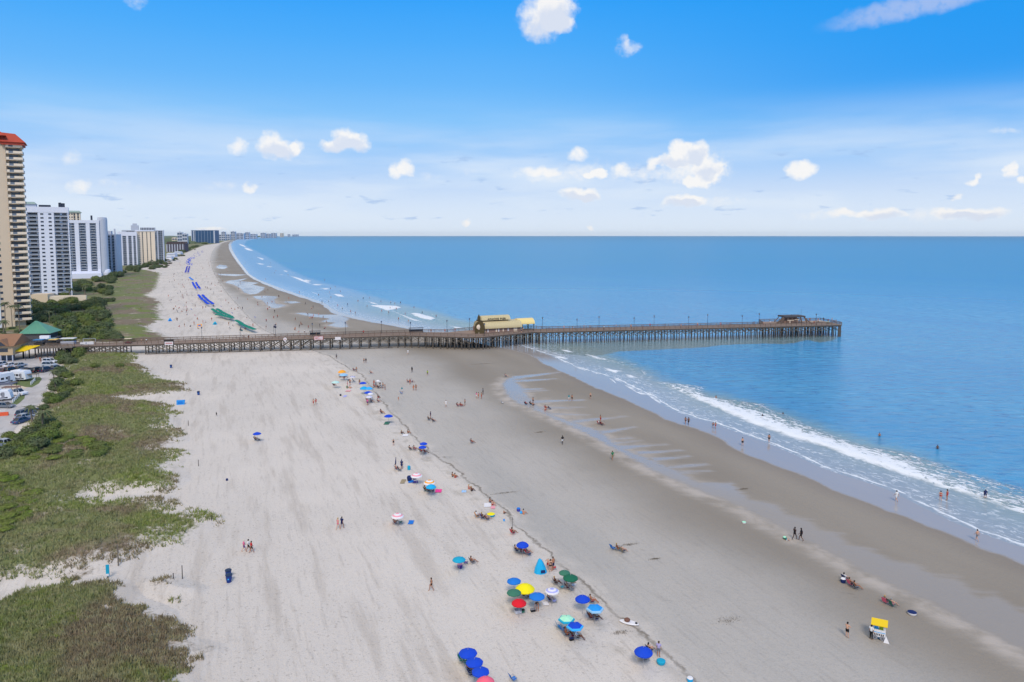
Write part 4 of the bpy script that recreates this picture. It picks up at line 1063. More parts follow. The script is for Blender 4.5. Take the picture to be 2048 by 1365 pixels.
for px, c, lb, t_ in ((480, S(40, 90, 100), 'teal flag on a short mast at the near pier rail', .3), (547.5, S(40, 44, 70), 'dark flag beside the far lamp of the pier', 6.4)):
    s, L_ = on_pier(px, t_)
    e = empty('flag', L_, PYAW, lb, 'flag', 'flags on the pier'); q = MB(); q.tube((0, 0, 0), (0, 0, 4.6), .04, .03, 6); q.build('mast', LAMPM, e)
    q = MB()
    V = []
    for i in range(6):
        for z in (4.5, 3.8): V.append((i * .22, .08 * math.sin(i * 1.3), z - i * .05))
    q.poly(V, [(2 * i, 2 * i + 1, 2 * i + 3, 2 * i + 2) for i in range(5)]); q.build('cloth', M('flag_cloth_%s' % ('teal' if px == 480 else 'navy'), c, .8), e)
# dark shelter backs (benches with roofs) on the far rail
for px0, px1, lb in ((620, 641, 'grey slatted bench shelter behind the red notice board'), (818, 846, 'grey slatted bench shelter halfway to the pier house')):
    s0 = ps(px0, 5.5, 5); s1 = ps(px1, 5.5, 5)
    e = empty('bench_shelter', ploc(s0, 4.6, zdk(s0)), PYAW, lb, 'shelter', 'bench shelters on the pier'); L = s1 - s0
    q = MB(); q.box(0, L, 0, .5, .45, .55); q.build('seat', PR, e)
    q = MB(); q.box(0, L, .52, .6, .6, 1.5); q.build('backrest', DKW, e)
    q = MB(); q.box(-.1, L + .1, -.6, .9, 2.0, 2.14); q.build('roof', DKW, e)
    for x in (.1, L - .1):
        q = MB(); q.box(x - .06, x + .06, .61, .72, 0, 2.0); q.build('post', DKW, e)

# ---------------------------------------------------------------- pier house
HB = ploc(ps(957, -2, 6), -1.9, zdk(126)); HY = PYAW + R(12)
TANV, tv, pv = new_mat('standing_seam_tan_roof')
tcv = tv.n('ShaderNodeTexCoord').outputs['Object']
wv = tv.n('ShaderNodeTexWave', {'Scale': 1.15, 'Distortion': 0.0}, wave_type='BANDS', bands_direction='X'); tv.L.new(tcv, wv.inputs['Vector'])
cv = tv.mix(tv.ss(wv.outputs['Fac'], 0.55, 0.95), S(222, 202, 152), S(166, 148, 108)); cv = tv.mix(tv.mul(tv.ss(tv.noise(tcv, .5, 4), .4, .7), .3), cv, S(196, 178, 134))
tv.L.new(cv, pv.inputs['Base Color']); pv.inputs['Roughness'].default_value = .5
YELV = M('pale_yellow_vault', S(242, 214, 140), .5, .05, .4)
BRK = M('pinkish_brown_wall', S(150, 124, 112), .9, .12); DBR = M('dark_brown_gable', S(86, 74, 48), .85, .25, 2)
house = empty('pier_house', HB, HY, 'tan vaulted pier house with APACHE PIER lettering and arrowhead shaped front', 'building')
L = 18.6
q = MB(); q.box(.4, L, .6, 8.5, 0, 2.15); q.build('wall', BRK, house)
prof = [(-.25, 1.85)] + [(-.25 + 3.2 * (1 - math.cos(a)), 1.95 + 2.55 * math.sin(a)) for a in [R(x) for x in range(0, 91, 10)]] + [(6.2, 4.5)] + [(9.3 - 3.2 * (1 - math.cos(a)), 1.95 + 2.55 * math.sin(a)) for a in [R(x) for x in range(80, -1, -10)]] + [(9.3, 1.85)]
q = MB(); q.extr(prof, 1.0, L + .3); q.build('vaulted_roof', TANV, house)
q = MB(); q.box(1.2, 13.8, 2.5, 6.4, 4.52, 4.95); q.build('clerestory', DKF, house)
mp = [(1.95, 4.96), (2.2, 5.5), (2.8, 6.3), (3.6, 6.65), (5.2, 6.65), (6.2, 6.3), (6.8, 5.6), (7.0, 4.96)]
q = MB(); q.extr(mp, 2.2, 14.6); q.build('upper_roof', TANV, house)
cu = bpy.data.curves.new('lettering', 'FONT'); cu.body = 'APACHE PIER'; cu.size = 1.1; cu.extrude = .05; cu.align_x = 'CENTER'; cu.space_character = 1.25; cu.offset = 0.035
to = bpy.data.objects.new('lettering_src', cu); COL.objects.link(to); bpy.context.view_layer.update()
me = bpy.data.meshes.new_from_object(to.evaluated_get(bpy.context.evaluated_depsgraph_get())); bpy.data.objects.remove(to)
me.materials.clear(); me.materials.append(M('black_letters', S(24, 22, 22), .5, .02))
lt = link('lettering', me, house); lt.location = (8.6, 1.98, 5.06); lt.rotation_euler = (R(78), 0, 0)
for i, x in enumerate((2.6, 4.0, 7.6, 8.6, 10.6, 12.8)):
    q = MB(); q.box(x, x + .55, .55, .6, .35, 1.55); q.build('window', WHM if i % 2 else CREAM, house)
q = MB(); q.box(15.4, 17.0, .55, .6, .1, 1.8); q.build('door', CREAM, house)
# arrowhead front
q = MB()
ap = [(x_, z_) for x_, z_ in ((-.6, 2.0), (-.5, 3.0), (0, 4.2), (.9, 5.0), (1.7, 5.1), (2.5, 5.0), (3.2, 4.2), (3.6, 3.0), (3.7, 1.6), (3.4, 0), (-.3, 0))]
MM = Matrix.Rotation(R(-28), 4, 'Z')
n = len(ap)
V = [MM @ Vector((x, -.1, z)) for x, z in ap] + [MM @ Vector((x, .35, z)) for x, z in ap]
V = [v + Vector((-1.0, .3, 0)) for v in V]
q.poly(V, [(i, (i + 1) % n, n + (i + 1) % n, n + i) for i in range(n)] + [tuple(range(n)), tuple(range(2 * n - 1, n - 1, -1))]); q.build('front_gable', DBR, house)
q = MB(); M2 = Matrix.Translation((.1, -.35, 2.75)) @ Matrix.Rotation(R(90), 4, 'X')
q.lathe([(.3, -.15), (1.0, -.1), (1.05, 0), (.95, .15), (.3, .3)], 16, M2); q.build('round_emblem', CREAM, house)
q = MB(); q.lathe([(.34, 0), (.3, 1.6), (.5, 1.8)], 10, cx=.2, cy=-.1); q.build('entrance_pillar', CREAM, house)
q = MB(); ar = [(-.15, 5.15), (-.62, 5.6), (-.62, 6.4), (-.3, 7.2), (0, 7.9), (.3, 7.2), (.62, 6.4), (.62, 5.6), (.15, 5.15)]
n = len(ar); V = [(x + .3, .2, z) for x, z in ar] + [(x + .3, .5, z) for x, z in ar]
q.poly(V, [(i, (i + 1) % n, n + (i + 1) % n, n + i) for i in range(n)] + [tuple(range(n)), tuple(range(2 * n - 1, n - 1, -1))]); q.build('arrowhead_finial', DBR, house)
# open canopy at the seaward end
q = MB(); pr = [(1.2 + 3.1 * (1 - math.cos(a)), 2.75 + 2.2 * math.sin(a)) for a in [R(x) for x in range(0, 181, 12)]]
q.extr(pr, L - .6, L + 6.6); q.build('canopy_roof', YELV, house)
for x in (L + .9, L + 3.4, L + 6.2):
    for y in (1.5, 7.1):
        q = MB(); q.box(x - .1, x + .1, y - .1, y + .1, 0, 2.8); q.box(x - .3, x + .3, y - .12, y + .12, 2.45, 2.7); q.build('post', M('canopy_post_green', S(80, 84, 62), .8, .1), house)

# hut on the pier head
s0 = ps(1566, 8.5, 6); s1 = ps(1608, 8.5, 6)
hut = empty('pier_head_shelter', ploc(s0, 7.5, zdk(s0)), PYAW, 'brown timber shelter with flat roof on the pier head', 'shelter'); L = s1 - s0
q = MB(); hip = [(-1.8, -.5, 0), (L + 1.0, -.5, 0), (L + 1.0, 6, 0), (-1.8, 6, 0), (.3, .4, 2.7), (L - .2, .4, 2.7), (L - .2, 5, 2.7), (.3, 5, 2.7)]
for i in range(6):
    x = -1.5 + i * (L + 2.2) / 5; xt = .4 + i * (L - .6) / 5
    q.bar((x, -.4, 0), (xt, .4, 2.7), .25, .5); q.bar((x, 5.9, 0), (xt, 5, 2.7), .25, .3)
q.bar((-3.4, .2, .2), (.4, .5, 2.7), .3, .8); q.bar((L + 2.4, .2, .2), (L - .4, .5, 2.7), .3, .5)
q.build('frame', PR, hut)
q = MB(); q.box(0, L, -.1, 5.6, 2.7, 3.3); q.build('roof', DKW, hut)
q = MB(); q.box(1, L - 2.5, 1.6, 4.4, 0, 2.2); q.build('inner_wall', BRK, hut)
q = MB(); q.box(1.4, L * .45, -.3, .2, 1.35, 1.55); q.box(L * .25, L * .28, -.2, .1, 0, 1.34); q.box(L * .48, L * .7, -.3, .2, 1.6, 1.75); q.build('pale_counter', CREAM, hut)
q = MB(); q.tube((L * .88, 1.5, 3.3), (L * .88, 1.5, 6.2), .05, .03, 6); q.tube((L * .42, 1.5, 3.3), (L * .42, 1.5, 3.9), .1, .1, 6); q.build('mast', LAMPM, hut)
# lockers and benches on the pier head
for i, (px, t_, c, lb) in enumerate([(1625, 6, S(196, 176, 154), 'pale bench box right beside the pier head shelter'), (1640, 9, S(208, 198, 184), 'long whitish bench in the middle of the pier head'), (1656, 5, S(176, 184, 160), 'pale green bait table near the end of the pier'), (1668, 8, S(150, 120, 110), 'brown fish cleaning table at the end of the pier')]):
    s, L_ = on_pier(px, t_)
    e = empty('pier_bench', L_, PYAW + i * .3, lb, 'bench', 'benches on the pier head')
    mm = M('pier_bench_%s' % 'abcd'[i], c, .8)
    q = MB(); q.box(-1.3, 1.3, -.35, .35, .75, .85); q.build('top', mm, e)
    q = MB(); q.box(-1.3, 1.3, .55, .85, .42, .5); q.box(-1.3, 1.3, -.85, -.55, .42, .5); q.build('seat', mm, e)
    for x in (-1, 1):
        q = MB(); q.bar((x, -.7, 0), (x, .1, .75), .1, .1); q.bar((x, .7, 0), (x, -.1, .75), .1, .1); q.build('leg', PR, e)
# ---------------------------------------------------------------- people
SK = {'light': M('skin_light', S(206, 160, 134), .6, .06), 'tan': M('skin_tan', S(176, 122, 92), .6, .06), 'brown': M('skin_brown', S(112, 74, 56), .6, .06), 'dark': M('skin_dark', S(72, 48, 38), .6, .06)}
CLO = {k: M('cloth_' + k, c, .85, .08) for k, c in dict(black=S(26, 26, 32), navy=S(30, 40, 84), red=S(190, 36, 44), white=S(226, 224, 222), blue=S(44, 96, 186), teal=S(40, 140, 150), pink=S(226, 110, 150), yellow=S(226, 200, 60), grey=S(120, 120, 126),
       green=S(44, 120, 84), orange=S(226, 120, 50), purple=S(96, 66, 136), lilac=S(170, 160, 200), khaki=S(150, 134, 104), coral=S(236, 104, 96), lime=S(160, 190, 60)).items()}
HAIR = {'dark': M('hair_dark', S(34, 26, 22), .7, .1), 'brown': M('hair_brown', S(84, 60, 42), .7, .1), 'blond': M('hair_blond', S(176, 146, 96), .7, .1), 'grey': M('hair_grey', S(150, 148, 144), .7, .1), 'hat': M('sun_hat', S(216, 208, 190), .8, .1)}
def mirror(p_): return (-p_[0], p_[1], p_[2])
def skeleton(pose):
    J = dict(pel=(0, 0, .96), che=(0, 0, 1.28), nec=(0, 0, 1.47), hea=(0, .02, 1.63))
    def arms(sh, el, wr, ti, el2=None, wr2=None, ti2=None):
        J['shR'] = sh; J['elR'] = el; J['wrR'] = wr; J['tiR'] = ti
        J['shL'] = mirror(sh); J['elL'] = mirror(el) if el2 is None else el2; J['wrL'] = mirror(wr) if wr2 is None else wr2; J['tiL'] = mirror(ti) if ti2 is None else ti2
    def legs(hi, kn, an, to, kn2=None, an2=None, to2=None):
        J['hiR'] = hi; J['knR'] = kn; J['anR'] = an; J['toR'] = to
        J['hiL'] = mirror(hi); J['knL'] = mirror(kn) if kn2 is None else kn2; J['anL'] = mirror(an) if an2 is None else an2; J['toL'] = mirror(to) if to2 is None else to2
    if pose in ('stand', 'hips', 'point'):
        legs((.10, 0, .90), (.11, .02, .49), (.12, -.01, .08), (.14, .15, .03))
        if pose == 'stand': arms((.19, 0, 1.41), (.25, -.02, 1.13), (.27, .05, .89), (.27, .08, .80))
        elif pose == 'hips': arms((.19, 0, 1.41), (.40, -.08, 1.18), (.20, .06, 1.02), (.13, .10, 1.0))
        else: arms((.19, 0, 1.41), (.30, .14, 1.20), (.12, .30, 1.22), (.04, .33, 1.24))
    elif pose == 'walk':
        legs((.09, 0, .90), (.10, .20, .52), (.10, .24, .10), (.12, .40, .05), (-.10, -.06, .49), (-.10, -.32, .16), (-.11, -.20, .04))
        arms((.19, 0, 1.41), (.25, -.14, 1.15), (.25, -.14, .90), (.25, -.11, .81), (-.25, .10, 1.14), (-.23, .27, .96), (-.22, .33, .89))
    elif pose == 'bend':
        J.update(pel=(0, -.10, .86), che=(0, .16, 1.10), nec=(0, .34, 1.18), hea=(0, .50, 1.20))
        legs((.10, -.10, .82), (.12, .04, .46), (.12, -.03, .08), (.14, .13, .03)); arms((.18, .28, 1.12), (.22, .38, .86), (.18, .46, .64), (.17, .50, .56))
    elif pose == 'chair':
        J.update(pel=(0, 0, .36), che=(0, -.17, .66), nec=(0, -.24, .86), hea=(0, -.24, 1.02))
        legs((.10, .02, .35), (.14, .42, .46), (.13, .70, .13), (.14, .86, .10)); arms((.19, -.22, .80), (.27, .0, .60), (.26, .24, .58), (.25, .33, .56))
    elif pose == 'sit':
        J.update(pel=(0, 0, .13), che=(0, -.06, .44), nec=(0, -.06, .63), hea=(0, -.02, .79))
        legs((.10, .02, .13), (.17, .36, .42), (.12, .60, .09), (.13, .74, .05)); arms((.19, -.06, .58), (.26, .12, .38), (.17, .34, .40), (.12, .40, .42))
    elif pose == 'lie':
        J.update(pel=(0, 0, .12), che=(0, -.32, .14), nec=(0, -.52, .15), hea=(0, -.67, .16))
        legs((.09, .05, .11), (.12, .46, .12), (.12, .86, .09), (.15, .98, .10)); arms((.19, -.46, .13), (.32, -.24, .10), (.30, .0, .09), (.29, .08, .08))
    return J
BONES = [('pel', 'che', .135, .15, 'torso'), ('che', 'nec', .15, .075, 'torso'), ('nec', 'hea', .055, .06, 'neck'), ('che', 'shR', .12, .07, 'torso'), ('che', 'shL', .12, .07, 'torso'), ('pel', 'hiR', .13, .105, 'hip'), ('pel', 'hiL', .13, .105, 'hip'),
         ('shR', 'elR', .055, .042, 'uarm'), ('shL', 'elL', .055, .042, 'uarm'), ('elR', 'wrR', .040, .028, 'farm'), ('elL', 'wrL', .040, .028, 'farm'), ('wrR', 'tiR', .030, .034, 'hand'), ('wrL', 'tiL', .030, .034, 'hand'),
         ('hiR', 'knR', .092, .060, 'thigh'), ('hiL', 'knL', .092, .060, 'thigh'), ('knR', 'anR', .060, .038, 'shin'), ('knL', 'anL', .060, .038, 'shin'), ('anR', 'toR', .042, .036, 'foot'), ('anL', 'toL', .042, .036, 'foot')]
def body_set(pose):
    J = {k: Vector(v) for k, v in skeleton(pose).items()}
    q = MB()
    for a, b, r0, r1, tg in BONES:
        A, B = J[a], J[b]; q.tube(A, B, r0, r1, 10)
        for c, r in ((A, r0), (B, r1)):
            q.lathe([(r * math.sin(x), -r * math.cos(x)) for x in (0.25, .8, 1.57, 2.3, 2.9)], 8, Matrix.Translation(c))
    h = J['hea']; up = (J['hea'] - J['nec']).normalized()
    fwd = Vector((0, 1, 0)) if abs(up.y) < .8 else Vector((0, 0, 1 if up.y < 0 else -1))
    if pose == 'bend': fwd = Vector((0, .4, -.9))
    rot = up.to_track_quat('Z', 'Y').to_matrix().to_4x4()
    q.lathe([(r_, z_) for r_, z_ in ((.02, -.12), (.06, -.10), (.082, -.03), (.09, .03), (.08, .08), (.05, .115), (.01, .125))], 12, Matrix.Translation(h) @ rot, sy=1.12)
    side = up.cross(fwd).normalized()
    q.tube(h + fwd * .085 + up * .02, h + fwd * .118 - up * .015, .012, .018, 6)          # nose
    q.tube(h + fwd * .08 - up * .055, h + fwd * .095 - up * .06, .022, .02, 6)            # mouth and chin
    for sg in (-1, 1): q.tube(h + side * .085 * sg - up * .015, h + side * .102 * sg + up * .01, .022, .018, 6)
    me = q.mesh('body_raw'); ob = link('body_raw', me)
    rm = ob.modifiers.new('r', 'REMESH'); rm.mode = 'VOXEL'; rm.voxel_size = .019
    smo = ob.modifiers.new('s', 'SMOOTH'); smo.iterations = 3; smo.factor = .5
    dc = ob.modifiers.new('d', 'DECIMATE'); dc.ratio = .42
    bpy.context.view_layer.update()
    ev = ob.evaluated_get(bpy.context.evaluated_depsgraph_get()); bme = bpy.data.meshes.new_from_object(ev); bpy.data.objects.remove(ob)
    # fingers and thumbs, rooted inside the palms
    bm = bmesh.new(); bm.from_mesh(bme)
    fm = MB()
    for sd in 'RL':
        wr, ti = J['wr' + sd], J['ti' + sd]; d = (ti - wr).normalized(); ref = Vector((0, 1, 0)) if abs(d.y) < .8 else Vector((0, 0, 1)); across = d.cross(ref).normalized(); across = across.cross(d).normalized(); pal = d.cross(across).normalized()
        for k, L in enumerate((.062, .075, .07, .052)):
            root = ti - d * .01 + across * (.027 - .018 * k); mid = root + d * L * .6; tip = mid + (d * .8 + pal * .5 * (1 if sd == 'R' else -1)).normalized() * L * .45
            fm.tube(root, mid, .0095, .0085, 5); fm.tube(mid, tip, .0085, .0065, 5)
        rt = wr + d * .03 + across * .02; fm.tube(rt, rt + (d * .6 + across).normalized() * .045, .012, .010, 5); fm.tube(rt + (d * .6 + across).normalized() * .045, rt + (d * .6 + across).normalized() * .045 + d * .028, .010, .007, 5)
    fme = fm.mesh('f'); bm.from_mesh(fme); bpy.data.meshes.remove(fme)
    bm.to_mesh(bme); bm.free(); bme.name = 'body'; bme.materials.clear(); bme.materials.append(SK['tan'])
    bme.polygons.foreach_set('use_smooth', [True] * len(bme.polygons))
    # garments cut from the body surface
    cent = np.array([p_.center for p_ in bme.polygons]); best = np.full(len(cent), 9.0); own = np.zeros(len(cent), int); tt = np.zeros(len(cent))
    for i, (a, b, r0, r1, tg) in enumerate(BONES):
        A = np.array(J[a]); B = np.array(J[b]); d = B - A; t_ = np.clip((cent - A) @ d / (d @ d), 0, 1)
        dist = np.linalg.norm(cent - (A + t_[:, None] * d), axis=1) - (r0 + (r1 - r0) * t_)
        m_ = dist < best; best[m_] = dist[m_]; own[m_] = i; tt[m_] = t_[m_]
    tags = np.array([BONES[i][4] for i in own]); hd = np.linalg.norm(cent - np.array(h), axis=1) < .135
    rel = cent - np.array(h); hairm = hd & ((rel @ np.array(up) > .035) | ((rel @ np.array(fwd) < -.015) & (rel @ np.array(up) > -.09)))
    longh = hairm | (((rel @ np.array(fwd) < 0.0)) & (rel @ np.array(up) > -.22) & (np.linalg.norm(rel, axis=1) < .24) & (tags != 'uarm'))
    def garment(sel, off, nm):
        bm = bmesh.new(); bm.from_mesh(bme); bm.faces.ensure_lookup_table(); bm.normal_update()
        bmesh.ops.delete(bm, geom=[f for f in bm.faces if f.index >= len(sel) or not sel[f.index]], context='FACES')
        for v in bm.verts: v.co += v.normal * off
        me = bpy.data.meshes.new(nm); bm.to_mesh(me); bm.free(); return me
    nl = ~hd
    pelz = np.abs(own)
    tor_lo = (tags == 'torso') & (own == 0) & (tt < .25)
    return dict(body=bme,
                shorts=garment(nl & ((tags == 'hip') | tor_lo | ((tags == 'thigh') & (tt < .62))), .014, 'shorts'),
                briefs=garment(nl & ((tags == 'hip') | tor_lo | ((tags == 'thigh') & (tt < .12))), .009, 'swim_briefs'),
                trousers=garment(nl & ((tags == 'hip') | tor_lo | (tags == 'thigh') | ((tags == 'shin') & (tt < .9))), .014, 'trousers'),
                shirt=garment(nl & (((tags == 'torso') & ~tor_lo) | ((tags == 'uarm') & (tt < .6))), .014, 'shirt'),
                bikini=garment(nl & ((tags == 'torso') & (((own == 0) & (tt > .78)) | ((own == 1) & (tt < .25)) | ((own > 2) & (own < 5) & (tt < .3)))), .009, 'bikini_top'),
                swimsuit=garment(nl & ((tags == 'hip') | ((tags == 'torso') & ((own == 0) | (tt < .5))) | ((tags == 'thigh') & (tt < .1))), .009, 'swimsuit'),
                hair=garment(hairm, .014, 'hair'), longhair=garment(longh & (tags != 'torso') | hairm, .016, 'hair'))
BODY = {p_: body_set(p_) for p_ in ('stand', 'hips', 'point', 'walk', 'bend', 'chair', 'sit', 'lie')}
MCOPY = {}
def matmesh(me, mat):
    k = (me.name, mat.name)
    if k not in MCOPY:
        c = me.copy(); c.materials.clear(); c.materials.append(mat); MCOPY[k] = c
    return MCOPY[k]
def person(loc, pose, facing, skin, outfit, label, group=None, scale=1.0, hair='dark'):
    """facing: compass bearing in degrees, 0 = away from the camera, 90 = right. outfit: list of (garment, colour)"""
    B = BODY[pose]
    r = empty('person', loc, -R(facing), label, 'person', group); r.scale = (scale,) * 3
    b = link('body', matmesh(B['body'], SK[skin]), r)
    for g, c in outfit: link({'briefs': 'swim_briefs', 'bikini': 'bikini_top'}.get(g, g), matmesh(B[g], CLO[c]), r)
    link('hair', matmesh(B['longhair' if 'bikini' in [g for g, _ in outfit] or 'swimsuit' in [g for g, _ in outfit] else 'hair'], HAIR[hair]), r)
    return r
OUT = dict(bs=[('shorts', 'black')], ns=[('shorts', 'navy')], rs=[('shorts', 'red')], gs=[('shorts', 'grey')], wb=[('shirt', 'white'), ('shorts', 'black')], bb=[('shirt', 'black'), ('shorts', 'black')], tl=[('shirt', 'teal'), ('shorts', 'white')],
           bk=[('bikini', 'black'), ('briefs', 'black')], rk=[('bikini', 'red'), ('briefs', 'red')], pk=[('bikini', 'pink'), ('briefs', 'pink')], ok=[('bikini', 'orange'), ('briefs', 'orange')], sb=[('swimsuit', 'black')], sr=[('swimsuit', 'red')], sn=[('swimsuit', 'navy')],
           rb=[('shirt', 'red'), ('shorts', 'black')], bn=[('shirt', 'blue'), ('shorts', 'navy')], pw=[('shirt', 'pink'), ('shorts', 'white')], gb=[('shirt', 'grey'), ('shorts', 'black')], gk=[('shirt', 'green'), ('shorts', 'khaki')], wt=[('shirt', 'white'), ('trousers', 'black')],
           lg=[('shirt', 'lilac'), ('shorts', 'grey')], ww=[('shirt', 'white'), ('shorts', 'white')], bw=[('shirt', 'black'), ('shorts', 'white')], ly=[('shirt', 'lime'), ('shorts', 'black')], nn=[('shirt', 'navy'), ('shorts', 'navy')], ps=[('shirt', 'pink'), ('shorts', 'purple')])
# foot pixel, pose, facing, skin, outfit, label, height factor
PEOPLE = [
 (1694, 1277, 'point', 60, 'light', 'bs', 'shirtless man in black shorts with arms folded left of the yellow roofed beach cart', 1.03, 'dark'),
 (1742, 1281, 'stand', 60, 'tan', 'wt', 'vendor in white shirt and black trousers standing against the yellow roofed cart', .98, 'dark'),
 (1317, 1316, 'stand', 20, 'tan', 'lg', 'person in lilac top and dark shorts standing beside the blue umbrella at the wrack line', 1.0, 'brown'),
 (1075, 1224, 'bend', 200, 'tan', 'gs', 'shirtless man in grey shorts bending over below the blue umbrella', 1.0, 'dark'),
 (863, 1184, 'walk', 250, 'tan', 'bk', 'lone thin walker in black swimwear left of the yellow umbrella', .98, 'dark'),
 (1101, 1146, 'stand', 340, 'light', 'bk', 'woman in black swimwear standing right of the turquoise tent', 1.02, 'brown'),
 (1106, 1143, 'stand', 320, 'tan', 'ns', 'man with bare back standing beside the woman right of the turquoise tent', 1.1, 'brown'),
 (1096, 1141, 'hips', 200, 'light', 'rs', 'person in red shorts and white hat next to the turquoise tent', .95, 'hat'),
 (676, 1061, 'walk', 20, 'light', 'pk', 'woman in pink bikini walking beside a man carrying a blue bag', 1.05, 'blond'),
 (684, 1060, 'walk', 20, 'tan', 'nn', 'man in navy shirt walking beside the woman in pink bikini', 1.1, 'dark'),
 (488, 1106, 'walk', 60, 'light', 'ps', 'leading left walker of three on the empty sand below the pier', 1.0, 'hat'),
 (497, 1106, 'walk', 60, 'tan', 'wb', 'middle walker of three in white shirt and black shorts', 1.05, 'dark'),
 (503, 1108, 'walk', 50, 'tan', 'rb', 'right walker of three in red shirt and black shorts', .98, 'dark'),
 (627, 812, 'walk', 320, 'light', 'rs', 'left of two strollers in red shorts on the dry sand', 1.0, 'brown'),
 (632, 811, 'walk', 320, 'tan', 'sr', 'right of two strollers in red swimwear on the dry sand', 1.0, 'dark'),
 (787, 893, 'stand', 180, 'light', 'sb', 'child in black swimsuit standing left of the white sheet group', .85, 'brown'),
 (728, 727, 'walk', 330, 'tan', 'bs', 'left walker of the pair just seaward of the wrack line below the pier', 1.0, 'dark'),
 (732, 727, 'walk', 330, 'tan', 'bb', 'right walker of the pair just seaward of the wrack line below the pier', 1.0, 'dark'),
 (673, 718, 'stand', 0, 'brown', 'gb', 'lone person standing near the dark sand patch left under the pier', 1.0, 'dark'),
 (824, 746, 'walk', 10, 'dark', 'bb', 'dark clothed walker on the damp sand straight below the pier', 1.1, 'dark'),
 (855, 752, 'walk', 10, 'tan', 'ly', 'walker in dark shorts and lime top right of the dark clothed walker', .95, 'dark'),
 (816, 710, 'stand', 0, 'light', 'ww', 'person dressed in white standing just below the pier', 1.05, 'brown'),
 (804, 787, 'stand', 20, 'light', 'tl', 'person in teal shirt beside a blue low chair on the damp sand', 1.0, 'dark'),
 (827, 782, 'stand', 180, 'tan', 'ok', 'left woman in orange bikini standing on the damp sand', .95, 'brown'),
 (832, 782, 'hips', 180, 'tan', 'bk', 'right woman in black bikini standing with hands on hips', 1.05, 'dark'),
 (797, 802, 'stand', 150, 'tan', 'ok', 'small child in orange standing seaward of the purple umbrella', .6, 'brown'),
 (892, 815, 'stand', 180, 'light', 'ww', 'thin person in white standing alone left of the group in red chairs', 1.0, 'dark'),
 (953, 798, 'stand', 60, 'light', 'pw', 'leftmost of four people standing in a ring on the damp sand', 1.0, 'dark'),
 (957, 798, 'stand', 300, 'light', 'rk', 'second of four people standing in a ring on the damp sand', 1.0, 'brown'),
 (963, 799, 'stand', 280, 'tan', 'rs', 'third of four people standing in a ring, shirtless in red shorts', 1.05, 'brown'),
 (966, 790, 'stand', 250, 'brown', 'gb', 'farthest of four people standing in a ring, in grey shirt', 1.05, 'dark'),
 (1138, 803, 'walk', 20, 'light', 'tl', 'person in turquoise cover up walking across the wet sand', 1.0, 'brown'),
 (1144, 803, 'walk', 20, 'tan', 'bs', 'shirtless person in black shorts beside the turquoise cover up', 1.0, 'dark'),
 (1181, 799, 'stand', 200, 'light', 'bs', 'pale shirtless man in black shorts alone near the wet mirror sand', 1.0, 'blond'),
 (1125, 890, 'walk', 340, 'dark', 'bw', 'walker in black top and white shorts on the damp sand', 1.1, 'dark'),
 (1225, 922, 'walk', 350, 'tan', 'gk', 'walker in green shirt at the edge of the tide runnel', 1.1, 'brown'),
 (1589, 1081, 'walk', 60, 'dark', 'sb', 'left woman in black walking along the pale ridge of the runnel', 1.1, 'dark'),
 (1602, 1083, 'walk', 300, 'brown', 'bb', 'right person in black walking along the pale ridge of the runnel', 1.1, 'dark'),
 (1371, 850, 'walk', 350, 'tan', 'bk', 'left of two walkers mirrored in the wet sand nearest the pier', 1.05, 'dark'),
 (1377, 851, 'walk', 350, 'brown', 'bs', 'right of two walkers mirrored in the wet sand nearest the pier', 1.05, 'dark'),
 (1426, 857, 'walk', 340, 'tan', 'bs', 'left of two small walkers at the water edge', .85, 'dark'),
 (1431, 858, 'walk', 340, 'tan', 'rs', 'right of two small walkers at the water edge', .9, 'dark'),
 (1485, 893, 'stand', 0, 'light', 'bs', 'man in black shorts standing in the thin wet film', 1.05, 'dark'),
 (1538, 885, 'stand', 20, 'tan', 'bs', 'shirtless man in black shorts standing on the swash line', 1.05, 'dark'),
 (1793, 1004, 'walk', 340, 'light', 'ww', 'person in white walking in the swash with a long reflection', 1.1, 'dark'),
 (1881, 1002, 'stand', 40, 'light', 'rk', 'woman in red bikini wading left of the taller red swimsuit', 1.0, 'dark'),
 (1894, 1001, 'stand', 320, 'tan', 'sr', 'taller wader in red swimsuit between shore and breaker', 1.1, 'dark'),
 (1970, 998, 'bend', 40, 'tan', 'nn', 'wader in dark wetsuit top bending at the edge of the breaker', 1.1, 'dark'),
 (1954, 1083, 'walk', 340, 'light', 'gs', 'shirtless walker in grey shorts at the far right water edge', 1.0, 'dark'),
 (1432, 797, 'stand', 60, 'tan', 'rs', 'wader standing behind the start of the breaker', .95, 'dark', -.8),
 (1525, 835, 'stand', 60, 'dark', 'bs', 'swimmer in the middle of the foam band', .9, 'dark', -.7),
 (1566, 828, 'stand', 60, 'brown', 'bs', 'swimmer just behind the foam crest', .9, 'dark', -1.1),
 (1759, 873, 'stand', 200, 'tan', 'bs', 'swimmer waist deep left in the open blue water', 1.0, 'dark', -.9),
 (1875, 898, 'stand', 200, 'brown', 'bs', 'swimmer waist deep right in the open blue water', 1.0, 'dark', -.9),
 (1362, 812, 'lie', 60, 'tan', 'bs', None, 1, 'dark'),
 (433, 834, 'walk', 0, 'dark', 'bb', 'tiny dark figure alone on the rake marked sand', .6, 'dark'),
]
PEOPLE = [p_ for p_ in PEOPLE if p_[5]]
for p_ in PEOPLE:
    x, y, pose, fa, sk, of, lb, sc, ha = p_[:9]; dz = p_[9] if len(p_) > 9 else 0
    if lb is None: continue
    v = on_ground(x, y); 
    if dz: v.z = dz
    person(v, pose, fa, sk, OUT[of], lb, None, sc, ha)

